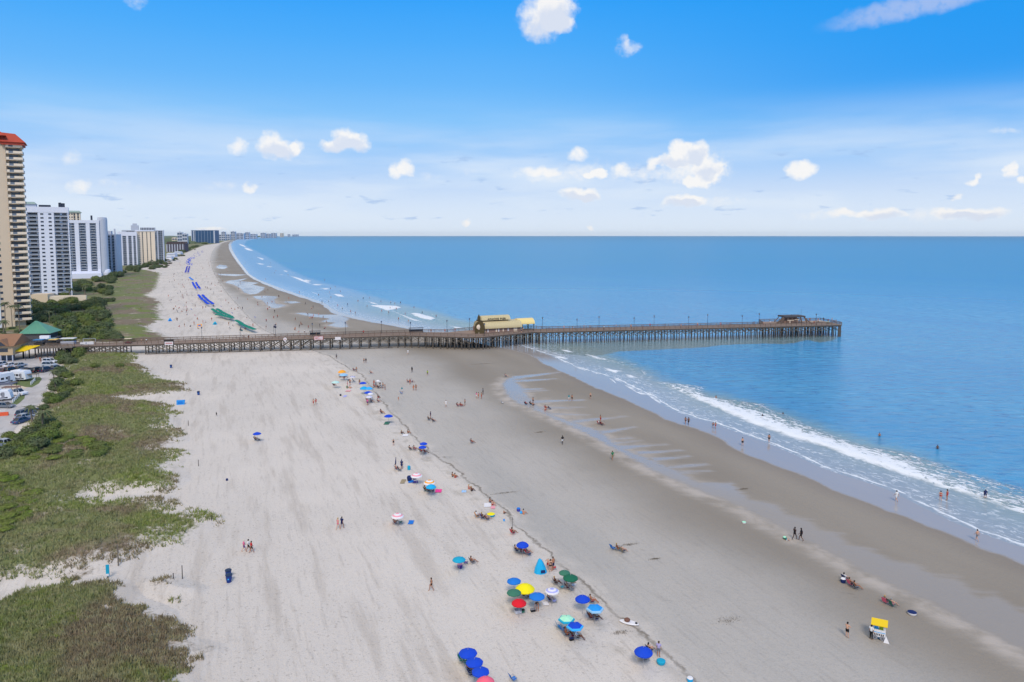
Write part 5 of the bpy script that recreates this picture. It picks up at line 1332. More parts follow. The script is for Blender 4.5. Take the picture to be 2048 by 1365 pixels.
# ---------------------------------------------------------------- chairs, umbrellas, towels
CHF = M('chair_aluminium_frame', S(176, 178, 180), .4, .05, metal=.6)
FAB = {k: M('fabric_' + k, c, .8, .06, 1.5) for k, c in dict(royal=S(20, 72, 200), blue=S(32, 120, 208), sky=S(36, 150, 228), teal=S(28, 164, 196), turq=S(30, 170, 220), green=S(62, 120, 96), dkgreen=S(28, 104, 76), rental=S(20, 126, 108), yellow=S(250, 232, 20), red=S(222, 28, 44), lav=S(176, 176, 232),
       mint=S(176, 238, 200), coral=S(246, 106, 128), orange=S(250, 168, 50), navy=S(26, 44, 96), white=S(232, 228, 228), pink=S(240, 160, 172), paleblue=S(150, 196, 226), cyan=S(60, 176, 240), black=S(28, 30, 36), purple=S(90, 60, 140), hot=S(250, 70, 150), palegreen=S(190, 224, 214), brown=S(120, 84, 70), grey=S(140, 140, 146), maroon=S(130, 40, 52), indigo=S(70, 74, 170)).items()}
CHAIRM = {}
def chair(loc, facing, col, label=None, group=None, sc=1.0):
    r = empty('beach_chair', loc, -R(facing), label, 'beach chair', group); r.scale = (sc,) * 3
    if not CHAIRM:
        q = MB()
        for s in (-.29, .29):
            q.tube((s, .30, .02), (s, -.18, .34), .014, .014, 5); q.tube((s, -.34, .02), (s, .22, .36), .014, .014, 5); q.tube((s, -.20, .24), (s, -.52, .92), .014, .014, 5); q.tube((s, -.33, .50), (s, .22, .48), .02, .02, 5); q.tube((s, .22, .36), (s, .22, .48), .013, .013, 5)
        for y, z in ((.30, .02), (-.34, .02), (-.52, .92), (.25, .33)): q.tube((-.29, y, z), (.29, y, z), .014, .014, 5)
        CHAIRM['frame'] = q.mesh('frame', CHF)
        q = MB(); V = []
        for i in range(5):
            f = i / 4
            for x in (-.27, .27): V.append((x, .27 - f * .48, .33 - .10 * math.sin(f * 2.6)))
        q.poly(V + [(x, y, z - .012) for x, y, z in V], [(2 * i, 2 * i + 1, 2 * i + 3, 2 * i + 2) for i in range(4)] + [(10 + 2 * i, 12 + 2 * i, 13 + 2 * i, 11 + 2 * i) for i in range(4)]); CHAIRM['seat'] = q.mesh('seat', FAB['blue'])
        q = MB(); q.poly([(-.27, -.20, .26), (.27, -.20, .26), (.27, -.51, .90), (-.27, -.51, .90), (-.27, -.22, .25), (.27, -.22, .25), (.27, -.53, .89), (-.27, -.53, .89)], [(0, 1, 2, 3), (7, 6, 5, 4), (0, 4, 5, 1), (2, 6, 7, 3)]); CHAIRM['backrest'] = q.mesh('backrest', FAB['blue'])
    link('frame', CHAIRM['frame'], r)
    for k in ('seat', 'backrest'): link(k, matmesh(CHAIRM[k], FAB[col]), r)
    return r
UMB = {}
def umbrella_parts(nseg, rad, droop, two, scal):
    k = (nseg, rad, droop, two, scal)
    if k in UMB: return UMB[k]
    rings = [(0, 0), (.3, -.05), (.62, -.2), (.82, -.34), (1.0, -.52)]
    can = MB(); trim = MB(); tr = .84
    def pt(f, i, sub):
        a = 2 * math.pi * (i + sub) / nseg
        z = np.interp(f, [r for r, _ in rings], [z for _, z in rings]) * droop
        rr = rad * f * (1 - .5 * (1 - math.cos(math.pi / nseg)) * (1 - abs(2 * sub - 1)) if scal else 1)
        if 0 < sub < 1 and not scal: rr *= math.cos(math.pi / nseg)
        z -= .02 * rad * f * (1 - abs(2 * sub - 1)) * (0 if scal else 1)
        return (rr * math.cos(a), rr * math.sin(a), 2.25 + z * rad / 1.15)
    fs = [0.02, .3, .62, tr, 1.0]
    for i in range(nseg):
        for j in range(len(fs) - 1):
            tgt = trim if (two and j == len(fs) - 2) else (trim if two == 'stripe' and j == 1 else can)
            for s0, s1 in ((0, .5), (.5, 1)):
                A = [pt(fs[j], i, s0), pt(fs[j], i, s1), pt(fs[j + 1], i, s1), pt(fs[j + 1], i, s0)]
                tgt.face(A); tgt.face([(x, y, z - .015) for x, y, z in A[::-1]])
                if j == len(fs) - 2: tgt.face([A[3], A[2], (A[2][0] * .995, A[2][1] * .995, A[2][2] - .11), (A[3][0] * .995, A[3][1] * .995, A[3][2] - .11)])
    pole = MB(); pole.tube((0, 0, -.1), (0, 0, 2.36), .024, .024, 7); pole.tube((0, 0, 2.36), (0, 0, 2.42), .04, .015, 7)
    ribs = MB()
    for i in range(nseg):
        a = pt(.97, i, 0); ribs.bar((0, 0, 2.16), (a[0], a[1], a[2] - .03), .012, .012); m_ = pt(.55, i, 0); ribs.bar((0, 0, 1.75), (m_[0], m_[1], m_[2] - .05), .01, .01)
    UMB[k] = (can.mesh('canopy', FAB['blue']), trim.mesh('canopy_trim', FAB['blue']) if two else None, pole.mesh('pole', CHF), ribs.mesh('ribs', CHF))
    return UMB[k]
def umbrella(x, y, wpx, col, label, trim=None, nseg=8, droop=1.0, tilt=(0, 0), stripe=False, loc=None, rad=None, group=None, rz=.2, scal=True, cat='umbrella', simple=False):
    if loc is None:
        v = G(x, y, 1.95); loc = Vector((v.x, v.y, max(0, gz(v)))); dpt = v.y * CP + (CAM_H - 2) * SP; rad = wpx / 2 * dpt / F
    rq = round(rad / .08) * .08 if not simple else rad
    can, tm, pole, ribs = umbrella_parts(nseg, rq, droop, ('stripe' if stripe else True) if trim else None, scal)
    r = empty('beach_umbrella', loc, rz, label, cat, group); r.rotation_euler = (tilt[0], tilt[1], rz)
    c = link('canopy', matmesh(can, FAB[col]), r)
    if tm: link('canopy_trim', matmesh(tm, FAB[trim]), c)
    link('pole', pole, r)
    if not simple: link('ribs', ribs, r)
    return r
UL = [
 (1045, 1090, 26, 'royal', 'royal blue umbrella nearest the wrack line above the turquoise tent', None, 10), (918, 1121, 26, 'teal', 'lone teal umbrella on the left of the umbrella cluster', None, 8),
 (1129, 1148, 22, 'green', 'smaller grey green umbrella behind the larger green one', None, 8), (1141, 1157, 31, 'dkgreen', 'larger dark green umbrella right of the turquoise tent', None, 8),
 (1028, 1164, 28, 'blue', 'mid blue umbrella behind the yellow one', None, 8), (1050, 1175, 38, 'yellow', 'large bright yellow umbrella', None, 10), (1028, 1187, 28, 'green', 'faded green umbrella between the yellow and red ones', None, 8),
 (1074, 1194, 31, 'blue', 'blue umbrella right of the yellow and red ones', None, 8), (1104, 1184, 28, 'lav', 'pale lavender umbrella over lilac chairs', 'white', 8), (1038, 1206, 30, 'red', 'bright red umbrella over a cooler', None, 10),
 (1165, 1198, 31, 'royal', 'domed royal blue umbrella just left of the wrack line', None, 12), (1190, 1218, 35, 'sky', 'sky blue six sided umbrella with pale rim', 'paleblue', 6), (1133, 1240, 33, 'mint', 'mint green six sided umbrella with teal rim', 'teal', 6),
 (1150, 1254, 34, 'royal', 'royal blue six sided umbrella with cyan rim', 'cyan', 6), (936, 1308, 36, 'royal', 'topmost of the three royal blue umbrellas in a line', None, 8), (949, 1327, 36, 'royal', 'middle of the three royal blue umbrellas in a line', None, 8),
 (961, 1346, 36, 'royal', 'lowest of the three royal blue umbrellas in a line', None, 8), (971, 1364, 37, 'coral', 'coral pink umbrella cut by the bottom edge', None, 10), (1287, 1303, 36, 'royal', 'big domed royal blue umbrella at the bottom beside a standing person', None, 10),
 (833, 951, 24, 'pink', 'pink striped umbrella next to navy bags', 'white', 12), (859, 965, 23, 'orange', 'orange and white striped umbrella above the turquoise one', 'white', 12), (862, 974, 20, 'turq', 'turquoise umbrella beside the hot pink towel', None, 10),
 (795, 1032, 25, 'pink', 'pink striped umbrella standing apart on the lower left', 'white', 12), (847, 889, 16, 'royal', 'upper of two small dark blue umbrellas', None, 8), (845, 896, 16, 'royal', 'lower of two small dark blue umbrellas', None, 8),
 (514, 869, 16, 'royal', 'solitary blue umbrella on the open dry sand', None, 8), (684, 743, 16, 'orange', 'orange umbrella at the far end of the row below the pier', None, 10), (687, 750, 18, 'paleblue', 'pale blue canopy below the orange umbrella', None, 8),
 (705, 755, 12, 'indigo', 'small indigo striped umbrella right of the pale blue canopy', 'white', 8), (726, 767, 14, 'royal', 'deep blue umbrella above the turquoise pair', None, 8), (728, 776, 17, 'turq', 'left turquoise umbrella of a touching pair', None, 10), (738, 777, 15, 'cyan', 'right turquoise umbrella of a touching pair', None, 10),
 (671, 765, 16, 'palegreen', 'pale green umbrella over a dark chair', None, 8), (738, 795, 13, 'lav', 'lilac patterned umbrella over purple chairs', 'white', 8), (741, 789, 12, 'white', 'whitish umbrella behind the lilac one', None, 8),
 (736, 786, 15, 'royal', 'low blue umbrella tilted behind the whitish one', None, 8), (777, 833, 18, 'royal', 'blue umbrella laid low beside the wrack line', None, 8)]
for (x, y, wpx, c, lb, tr, ns_) in UL:
    umbrella(x, y, wpx, c, lb, tr, ns_, droop=(1.15 if ns_ >= 10 else .8), stripe=(c in ('orange', 'pink', 'lav', 'indigo')), scal=(ns_ > 6), rz=rng.uniform(0, 1) if ns_ > 6 else .05)
# half buried or folded umbrellas and standing sticks
def folded(x, y, col, label, hgt=2.2):
    v = on_ground(x, y); e = empty('folded_umbrella', v, 0, label, 'umbrella', 'folded umbrellas'); q = MB(); q.tube((0, 0, 0), (0, 0, hgt), .025, .02, 6); q.build('pole', CHF, e)
    q = MB(); q.lathe([(.05, .7), (.13, .85), (.10, 1.5), (.03, hgt + .02)], 8); q.build('canopy', FAB[col], e); e.rotation_euler = (.06, .05, 0)
folded(791, 938, 'navy', 'left folded navy umbrella planted beside dark chairs'); folded(803, 941, 'navy', 'right folded navy umbrella in front of a standing person')
# groups: (px, py, kind, ...) placed one by one
AZS = 75
CH = [(932, 1130, 'purple', 'purple chair under the lone teal umbrella', 0), (945, 1129, 'brown', 'brown chair right of the teal umbrella', 1),
 (1033, 1106, 'grey', 'grey chair left under the royal umbrella near the wrack line', 1), (1044, 1108, 'brown', 'brown chair under the royal umbrella near the wrack line', 1), (1055, 1110, 'red', 'red chair right of the royal umbrella near the wrack line', 1), (1058, 1113, 'navy', 'navy striped chair lowest in the group near the wrack line', 0),
 (1026, 1070, 'red', 'red chair beside a tall thin pole', 1), (1108, 1140, 'red', 'red folding chair between the turquoise tent and the standing pair', 0),
 (1112, 1171, 'brown', 'left brown chair below the dark green umbrella', 1), (1124, 1179, 'teal', 'teal chair below the dark green umbrella', 0), (1136, 1180, 'maroon', 'maroon chair below the dark green umbrella', 1), (1143, 1183, 'grey', 'grey low lounger right of the maroon chair', 0),
 (1048, 1195, 'brown', 'brown chair under the yellow umbrella', 1), (1057, 1198, 'brown', 'second brown chair below the yellow umbrella', 0), (1099, 1205, 'lav', 'lilac patterned chair left under the lavender umbrella', 1), (1108, 1207, 'lav', 'lilac patterned chair right under the lavender umbrella', 0),
 (1184, 1208, 'navy', 'navy chair right of the domed royal umbrella', 1), (1182, 1240, 'maroon', 'maroon patterned chair left under the six sided sky blue umbrella', 1), (1192, 1243, 'purple', 'dark purple chair right under the six sided sky blue umbrella', 1),
 (1119, 1259, 'teal', 'empty green chair at the upper end of the row under the two rimmed umbrellas', 0), (1126, 1265, 'blue', 'blue chair second in the row under the two rimmed umbrellas', 0), (1134, 1275, 'navy', 'navy chair with dark bag in the row under the rimmed umbrellas', 1), (1146, 1277, 'hot', 'hot pink backed chair in the row', 1), (1155, 1281, 'grey', 'grey chair at the lower end of the row', 1),
 (925, 1327, 'rental', 'green sling chair left of the three blue umbrellas', 0), (931, 1331, 'rental', 'second green sling chair left of the three blue umbrellas', 0), (938, 1348, 'grey', 'pale chair beside the middle blue umbrella', 1), (943, 1355, 'navy', 'dark chair beside the lowest blue umbrella', 0),
 (1284, 1320, 'grey', 'white framed chair under the big domed umbrella', 1), (1293, 1322, 'grey', 'dark chair under the big domed umbrella', 0), (1300, 1306, 'navy', 'dark chair behind the big domed umbrella with a seated man', 1), (1027, 1365, 'blue', 'bright blue chair back at the bottom edge', 0),
 (1226, 1101, 'blue', 'blue chair at the left of a low line of loungers on the damp sand', 0), (1236, 1103, 'grey', 'grey chair in the line of loungers on the damp sand', 1), (1246, 1107, 'khaki', 'striped lounger at the right of the line on the damp sand', 1),
 (1690, 1163, 'navy', 'navy chair at the upper end of the four on the lower right sand', 1), (1701, 1173, 'coral', 'orange patterned chair in the middle on the lower right sand', 1), (1712, 1180, 'black', 'black chair at the lower end on the lower right sand', 1),
 (1771, 1209, 'coral', 'coral chair with a seated person left of the green one', 1), (1785, 1215, 'green', 'green chair right of the coral one', 1),
 (793, 941, 'maroon', 'dark red chair beside the folded navy umbrellas', 1), (800, 944, 'black', 'black chair beside the folded navy umbrellas', 0), (852, 985, 'green', 'green chair under the turquoise umbrella', 1), (858, 986, 'black', 'black chair under the turquoise umbrella', 1), (866, 985, 'navy', 'navy chair under the turquoise umbrella', 0),
 (790, 1049, 'red', 'red chair under the lower left pink umbrella', 1), (801, 1049, 'green', 'dark green bag chair under the lower left pink umbrella', 0), (955, 1037, 'orange', 'orange chair left of the yellow beach ring', 1), (966, 1040, 'purple', 'purple chair left of the yellow beach ring', 1), (975, 1042, 'maroon', 'maroon chair closest to the yellow beach ring', 1),
 (821, 902, 'khaki', 'tan chair left of the two small blue umbrellas', 1), (830, 902, 'grey', 'grey chair left of the two small blue umbrellas', 1), (842, 906, 'black', 'black chair under the two small blue umbrellas', 1), (850, 908, 'brown', 'brown chair under the two small blue umbrellas', 1),
 (512, 883, 'navy', 'navy chair under the solitary blue umbrella', 1), (518, 883, 'brown', 'brown chair under the solitary blue umbrella', 0), (668, 773, 'maroon', 'maroon chair under the pale green umbrella', 1),
 (680, 756, 'brown', 'brown chair under the orange umbrella', 1), (690, 756, 'black', 'black chair under the pale blue canopy', 1), (697, 763, 'grey', 'grey chair between the indigo umbrella and a dark chair', 1), (708, 764, 'black', 'black chair below the indigo umbrella', 0), (735, 805, 'purple', 'purple chair under the lilac umbrella', 1), (743, 806, 'purple', 'second purple chair under the lilac umbrella', 1),
 (708, 743, 'maroon', 'dark red chair at the bend of the wrack line', 1), (742, 748, 'black', 'black chair alone on damp sand near the wrack line', 1), (757, 806, 'grey', 'grey lounger across the wrack line from the purple chairs', 1), (764, 829, 'navy', 'navy chair by the blue umbrella laid low', 1),
 (749, 776, 'white', 'white chair in the group around the pale parasol', 1), (757, 778, 'maroon', 'maroon chair in the group around the pale parasol', 1), (765, 777, 'navy', 'navy chair in the group around the pale parasol', 0),
 (816, 766, 'red', 'left red chair of a group on the damp sand', 1), (824, 766, 'coral', 'coral chair of a group on the damp sand', 1), (803, 789, 'blue', 'blue low chair beside the teal shirt', 0), (858, 842, 'black', 'black chair in the scattered group right of the wrack line', 1), (867, 845, 'brown', 'brown lounger in the scattered group right of the wrack line', 1),
 (916, 814, 'maroon', 'maroon chair left in the group right of the thin white figure', 1), (923, 814, 'red', 'red chair right in the group right of the thin white figure', 1), (944, 888, 'grey', 'pink and grey chair below the scattered group', 1), (1005, 808, 'white', 'empty white chair on the damp sand', 0), (1052, 811, 'black', 'black chair left of the runnel fan', 1), (1062, 811, 'black', 'second black chair left of the runnel fan', 1),
 (1092, 819, 'coral', 'coral chair in the runnel fan', 1), (1100, 820, 'navy', 'navy bag chair in the runnel fan', 0), (1198, 850, 'red', 'red chair on the sand bar right of the runnel', 1), (1204, 852, 'maroon', 'maroon chair on the sand bar right of the runnel', 1), (1012, 755, 'maroon', 'dark red chair at the tip of the runnel', 1)]
oc = ['bs', 'rk', 'ns', 'pk', 'sb', 'gs', 'bk', 'wb', 'rs', 'ok', 'sn', 'rb']; sks = ['light', 'tan', 'tan', 'brown', 'light']; hs = ['dark', 'brown', 'dark', 'blond', 'grey']
cname = dict(bs='black shorts', rk='a red bikini', ns='navy shorts', pk='a pink bikini', sb='a black swimsuit', gs='grey shorts', bk='a black bikini', wb='a white shirt', rs='red shorts', ok='an orange bikini', sn='a navy swimsuit', rb='a red shirt')
FAB['khaki'] = M('fabric_khaki', S(160, 144, 116), .8, .1)
for i, (x, y, c, lb, occ) in enumerate(CH):
    v = on_ground(x, y); fa = AZS + rng.uniform(-22, 22)
    chair(v, fa, c, lb)
    if occ:
        o_ = oc[(i * 5) % 12]
        person(v, 'chair', fa, sks[i % 5], OUT[o_], 'person in %s sitting in the %s' % (cname[o_], ' '.join(lb.split()[:8])), None, 1.0, hs[i % 5])
SITS = [(905, 955, 'tan', 'bk', 'left of two people sitting on the wrack line'), (910, 957, 'tan', 'rs', 'right of two people sitting on the wrack line'), (938, 980, 'light', 'rk', 'person in red bikini sitting on the wrack line above the striped towel'), (943, 984, 'brown', 'bs', 'person in black shorts sitting beside the red bikini on the wrack line'),
 (1047, 1030, 'light', 'ok', 'person sitting on damp sand beside a blue cooler'), (1008, 1029, 'tan', 'bs', 'child sitting on the wrack line'), (980, 1007, 'tan', 'ns', 'person sitting at the white towels by the wrack line'), (985, 1012, 'light', 'rs', 'person in red sitting below the white towels'), (803, 869, 'brown', 'gs', 'person sitting at the left end of the white sheet'),
 (816, 868, 'tan', 'bk', 'person sitting at the right end of the white sheet'), (694, 778, 'tan', 'gk', 'left person sitting on the round patterned blanket'), (700, 778, 'light', 'ok', 'right person sitting on the round patterned blanket'), (756, 797, 'brown', 'rs', 'person sitting in a hole at the wrack line'), (1090, 822, 'light', 'rs', 'person in red sitting in the runnel fan'),
 (1573, 1083, 'light', 'tl', 'small child in teal crouching on the sand left of the walkers in black'), (761, 826, 'light', 'pk', 'person in pink sitting left of the low blue umbrella'), (1066, 812, 'tan', 'bs', 'person sitting right of the two black chairs by the runnel')]
for x, y, sk, of, lb in SITS: person(on_ground(x, y), 'sit', AZS + rng.uniform(-40, 40), sk, OUT[of], lb, None, 1.0 if 'child' not in lb else .65, hs[int(x) % 5])
person(on_ground(1066, 808), 'stand', 60, 'tan', OUT['bs'], 'person standing behind the two black chairs by the runnel', None, 1.0)
person(on_ground(766, 778), 'hips', 240, 'tan', OUT['bs'], 'person standing with hands on hips at the pale parasol group', None, 1.05); person(on_ground(695, 775), 'stand', 90, 'light', OUT['pk'], 'person standing behind the round patterned blanket', None, 1.0, 'blond')
person(on_ground(752, 776), 'stand', 60, 'tan', OUT['nn'], 'person in navy standing under the pale parasol', None, 1.0); person(on_ground(803.5, 940), 'stand', 0, 'tan', OUT['nn'], 'person standing right behind the folded navy umbrella', None, 1.05)
for x_, y_, of_, lb_ in ((748, 772, 'rk', 'person in a red bikini standing at the left of the pale parasol group'), (760, 773, 'wb', 'person in a white shirt standing behind the pale parasol group'), (770, 781, 'gs', 'person in grey shorts at the right end of the pale parasol group'), (700, 771, 'ns', 'person in navy shorts standing beyond the round patterned blanket'), (719, 771, 'bk', 'person in a black bikini beside the deep blue umbrella'), (688, 762, 'rs', 'person in red shorts standing under the pale blue canopy'), (713, 745, 'gs', 'person in grey shorts standing at the bend of the wrack line'), (820, 770, 'rk', 'person in a red bikini standing at the red chairs'), (930, 812, 'bs', 'person in black shorts standing beside the maroon and red chairs'), (861, 838, 'nn', 'person in navy standing in the scattered group right of the wrack line'), (735, 812, 'ps', 'person in pink standing below the lilac umbrella'), (1201, 845, 'rs', 'person in red shorts standing behind the chairs on the sand bar')): person(on_ground(x_, y_), 'stand', rng.uniform(0, 360), 'tan', OUT[of_], lb_, None, 1.0)
umbrella(756, 763, 9, 'white', 'small pale cream parasol among standing people', None, 8)

def towel(x, y, w_, l_, rz, col, label, stripe=None, name='towel', cat='towel'):
    v = on_ground(x, y, 0); e = empty(name, v, -R(rz), label, cat)
    q = MB(); n = 6; V = []
    for i in range(n + 1):
        for j in range(n + 1): V.append(((i / n - .5) * w_ + rng.uniform(-.03, .03), (j / n - .5) * l_ + rng.uniform(-.03, .03), .05 + rng.uniform(0, .035)))
    Fs = [(i * (n + 1) + j, (i + 1) * (n + 1) + j, (i + 1) * (n + 1) + j + 1, i * (n + 1) + j + 1) for i in range(n) for j in range(n)]
    for k, f in enumerate(Fs):
        q.use(FAB[stripe] if (stripe and (k // n) % 2) else FAB[col]); q.face([V[a] for a in f])
    for k in range(n):
        a, b = k * (n + 1), (k + 1) * (n + 1)
        q.face([V[a], V[b], (V[b][0], V[b][1], .0), (V[a][0], V[a][1], .0)])
        a, b = k, k + 1; q.face([V[a], V[b], (V[b][0], V[b][1], .0), (V[a][0], V[a][1], .0)])
    q.build('cloth', FAB[col], e)
towel(877, 984, 1.6, 1.1, 90, 'hot', 'hot pink towel right of the turquoise umbrella'); towel(928, 985, 1.2, .8, 90, 'cyan', 'blue and white striped towel left of the wrack line', 'white'); towel(811, 872, 1.8, 1.2, 90, 'white', 'white sheet spread between two seated people')
towel(822, 965, 1.4, 1.0, 80, 'blue', 'blue towel beside navy bags'); towel(831, 966, 1.1, .9, 80, 'purple', 'purple towel right of the blue towel'); towel(822, 1047, 1.5, .8, 90, 'blue', 'blue boogie board towel right of the lower pink umbrella'); towel(975, 1012, 1.8, 1.1, 90, 'white', 'white towel beside a seated group on the wrack line')
towel(986, 1017, 1.1, .7, 90, 'pink', 'pale pink towel below the white towel on the wrack line'); towel(1091, 1210, .9, .7, 80, 'white', 'pale round mat between the blue and lavender umbrellas'); towel(697, 783, 2.2, 1.4, 90, 'white', 'round patterned white and red blanket', 'red'); towel(690, 794, 2.0, .9, 90, 'lav', 'lilac towel on the sand left of the lilac umbrella')
towel(774, 848, 2.6, 1.2, 90, 'green', 'dark green blanket below the low blue umbrella'); towel(1043, 1027, 1.0, .5, 90, 'cyan', 'light blue towel at the blue cooler'); towel(806, 965, 2.2, .8, 90, 'khaki', 'sandy towel left of the navy bags')
def tub(x, y, r0, r1, h, cols, label, name, cat):
    e = empty(name, on_ground(x, y), rng.uniform(0, 3), label, cat); q = MB(); q.lathe([(r0, .0), (r1, h * .5), (r1 * 1.02, h)], 14); q.build('body', FAB[cols[0]], e)
    q = MB(); q.lathe([(r1 * 1.05, h + .01), (r1 * .8, h * 1.25), (.03, h * 1.3)], 14); q.build('top', FAB[cols[1]], e); return e
tub(982, 1034, .5, .62, .35, ['teal', 'yellow'], 'yellow and teal beach ring tent right of the seated group', 'pop_up_shade', 'shade'); tub(1008, 1044, .1, .14, .25, ['cyan', 'blue'], 'tiny blue bucket beside the wrack line', 'bucket', 'bucket')
tub(1488, 1048, .26, .3, .2, ['white', 'mint'], 'small white and green bucket on the damp sand', 'bucket', 'bucket'); tub(1570, 1080, .22, .3, .3, ['green', 'mint'], 'green pail beside the crouching child', 'bucket', 'bucket'); tub(920, 1138, .3, .35, .5, ['purple', 'pink'], 'purple bag with pink top under the lone teal umbrella', 'beach_bag', 'bag')
tub(819, 963, .35, .45, .7, ['navy', 'navy'], 'navy bag heap left of the pink umbrella', 'beach_bag', 'bag'); tub(829, 960, .3, .4, .7, ['navy', 'black'], 'second dark bag heap under the pink umbrella', 'beach_bag', 'bag'); tub(681, 793, .22, .26, .45, ['black', 'grey'], 'black bag left of the lilac towel', 'beach_bag', 'bag')
tub(1037, 1024, .25, .3, .45, ['indigo', 'blue'], 'blue cooler bag on damp sand', 'beach_bag', 'bag'); tub(818, 941, .28, .3, .6, ['teal', 'teal'], 'teal box bag right of the folded umbrellas', 'beach_bag', 'bag'); tub(1686, 1167, .28, .3, .5, ['navy', 'white'], 'blue cooler with white lid beside the navy chair', 'cooler', 'cooler')
def cooler(x, y, col, lid, label, s=1.0, rz=20):
    e = empty('cooler', on_ground(x, y), R(rz), label, 'cooler'); e.scale = (s, s, s)
    q = MB(); q.box(-.35, .35, -.22, .22, .03, .36); q.build('body', FAB[col], e); q = MB(); q.box(-.37, .37, -.24, .24, .361, .43); q.build('lid', FAB[lid], e); q = MB(); q.tube((-.39, 0, .2), (-.39, 0, .5), .015, .015, 5); q.tube((.39, 0, .2), (.39, 0, .5), .015, .015, 5); q.tube((-.39, 0, .5), (.39, 0, .5), .015, .015, 5); q.build('handle', CHF, e)
cooler(1036, 1228, 'white', 'grey', 'white topped cooler under the red umbrella', 1.1); cooler(1044, 1227, 'green', 'black', 'dark green box right of the white cooler under the red umbrella', .8); cooler(1066, 1225, 'black', 'grey', 'black cooler left of the bending man', .8); cooler(1143, 1283, 'black', 'navy', 'black bag box at the foot of the chair row', .7); cooler(1146, 1172, 'white', 'khaki', 'cream upright bag right of the dark green umbrella', .9)
# white toy boat like float with a dark bag on the wrack line
e = empty('float', on_ground(1258, 1249), R(-25), 'white inflatable float with dark bag lying on the wrack line', 'float')
q = MB(); q.lathe([(.15, 0), (.55, .06), (.62, .14), (.5, .22), (.1, .2)], 16, Matrix.Diagonal((1.9, .75, 1, 1))); q.build('hull', FAB['white'], e); q = MB(); q.lathe([(.05, .2), (.32, .22), (.36, .4), (.2, .52), (.03, .55)], 10, cx=-.25, cy=.1); q.build('bag', FAB['brown'], e); q = MB(); q.lathe([(.05, .16), (.17, .2), (.12, .3), (.03, .32)], 8, cx=.85); q.build('nose', FAB['black'], e)
# pop up tents
def tent(x, y, wpx, col, label, h=1.5, flat=False):
    v = on_ground(x, y); dpt = v.y * CP + CAM_H * SP; w_ = wpx * dpt / F
    e = empty('beach_tent', v, R(15), label, 'tent'); q = MB()
    if flat:
        q.poly([(-w_ / 2, 0, 0), (w_ / 2, 0, 0), (w_ / 2, .3, h), (-w_ / 2, .3, h), (-w_ / 2, 1.2, h * .8), (w_ / 2, 1.2, h * .8)], [(0, 1, 2, 3), (3, 2, 5, 4), (0, 3, 4), (1, 5, 2)])
    else:
        n = 10; V = []
        for j, (f, zz) in enumerate(((1, 0), (.82, .33), (.52, .68), (.26, .92), (.05, 1.0))):
            for i in range(n): a = 2 * math.pi * i / n; V.append((w_ / 2 * f * math.cos(a), .8 * f * math.sin(a) + .1 * j, h * zz))
        q.poly(V, [(j * n + i, j * n + (i + 1) % n, (j + 1) * n + (i + 1) % n, (j + 1) * n + i) for j in range(4) for i in range(n)])
    q.build('shell', FAB[col], e)
    q = MB(); a = -w_ * .12; q.poly([(a, -.86, .25), (a + w_ * .36, -.86, .25), (a + w_ * .32, -.80, .62), (a + .03, -.80, .62)] if not flat else [(-w_ * .3, -.03, .3), (w_ * .3, -.03, .3), (w_ * .3, .1, h * .7), (-w_ * .3, .1, h * .7)], [(0, 1, 2, 3)]); q.build('mesh_window', FAB['navy'] if not flat else FAB['blue'], e)
    q = MB()
    for s in (-1, 1): q.tube((s * w_ / 2, 0, 0), (s * w_ * .15, .2, h), .015, .015, 5)
    q.build('frame_rod', CHF, e)
tent(1081, 1146, 27, 'turq', 'turquoise pop up tent with mesh window beside standing people', 1.7); tent(361, 811, 15, 'sky', 'blue rectangular windbreak near the dune edge below the pier', 1.2, True); tent(340, 643, 8, 'sky', 'blue tent at the dune edge beyond the pier', 1.6); tent(430, 650, 9, 'teal', 'dark teal dome tent on the sand beyond the pier', 1.5); tent(399, 654, 8, 'orange', 'pale orange small tent beyond the pier', 1.2, True)
tub(1824, 1231, .38, .48, .3, ['white', 'navy'], 'navy and white round inflatable ring on the lower right sand', 'inflatable_ring', 'inflatable'); tub(1322, 1330, .35, .45, .35, ['teal', 'teal'], 'teal beach buggy bag below the big domed umbrella', 'beach_wagon', 'wagon'); tub(1380, 1366, .25, .3, .4, ['turq', 'white'], 'turquoise and white bag at the bottom edge', 'beach_bag', 'bag')
# tall stick by the red chair
def post(x, y, h, r_, mat, label, name='post', cat='post', rz=0):
    e = empty(name, on_ground(x, y), rz, label, cat, None); q = MB(); q.tube((0, 0, 0), (0, 0, h), r_, r_ * .85, 7); q.build('shaft', mat, e); q = MB(); q.tube((0, 0, h + .001), (0, 0, h + .06), r_ * 1.2, r_ * .6, 7); q.build('cap', mat, e); return e
post(1025, 1061, 1.9, .03, LAMPM, 'thin dark rod standing above the red chair at the wrack line'); post(365, 1162, 1.75, .06, DKF, 'tallest dark wooden post left of the blue trash barrels'); post(347, 1164, .7, .06, DKF, 'short stump post beside the tallest dark post'); post(237, 1137, 2.9, .09, PBR, 'leaning weathered pole behind the turquoise path marker')
post(397, 934, 1.2, .06, DKF, 'small post right of the dune tip'); post(377, 853, 1.2, .06, DKF, 'small post on open sand below the windbreak'); post(346, 772, .9, .06, PBR, 'stubby post on the dune edge below the pier'); post(423, 1047, .8, .06, DKF, 'tiny post at the tip of the lower dune')
e = empty('path_marker', on_ground(216, 1161), R(10), 'turquoise upright path marker board where the sand path meets the beach', 'sign'); q = MB(); q.box(-.2, .2, -.06, .06, .25, 1.75); q.build('board', FAB['teal'], e); q = MB(); q.box(-.2, .15, -.09, -.061, .3, .55); q.build('white_arrow_patch', FAB['white'], e); q = MB(); q.box(-.05, .05, -.05, .05, 0, .249); q.build('post', DKF, e)
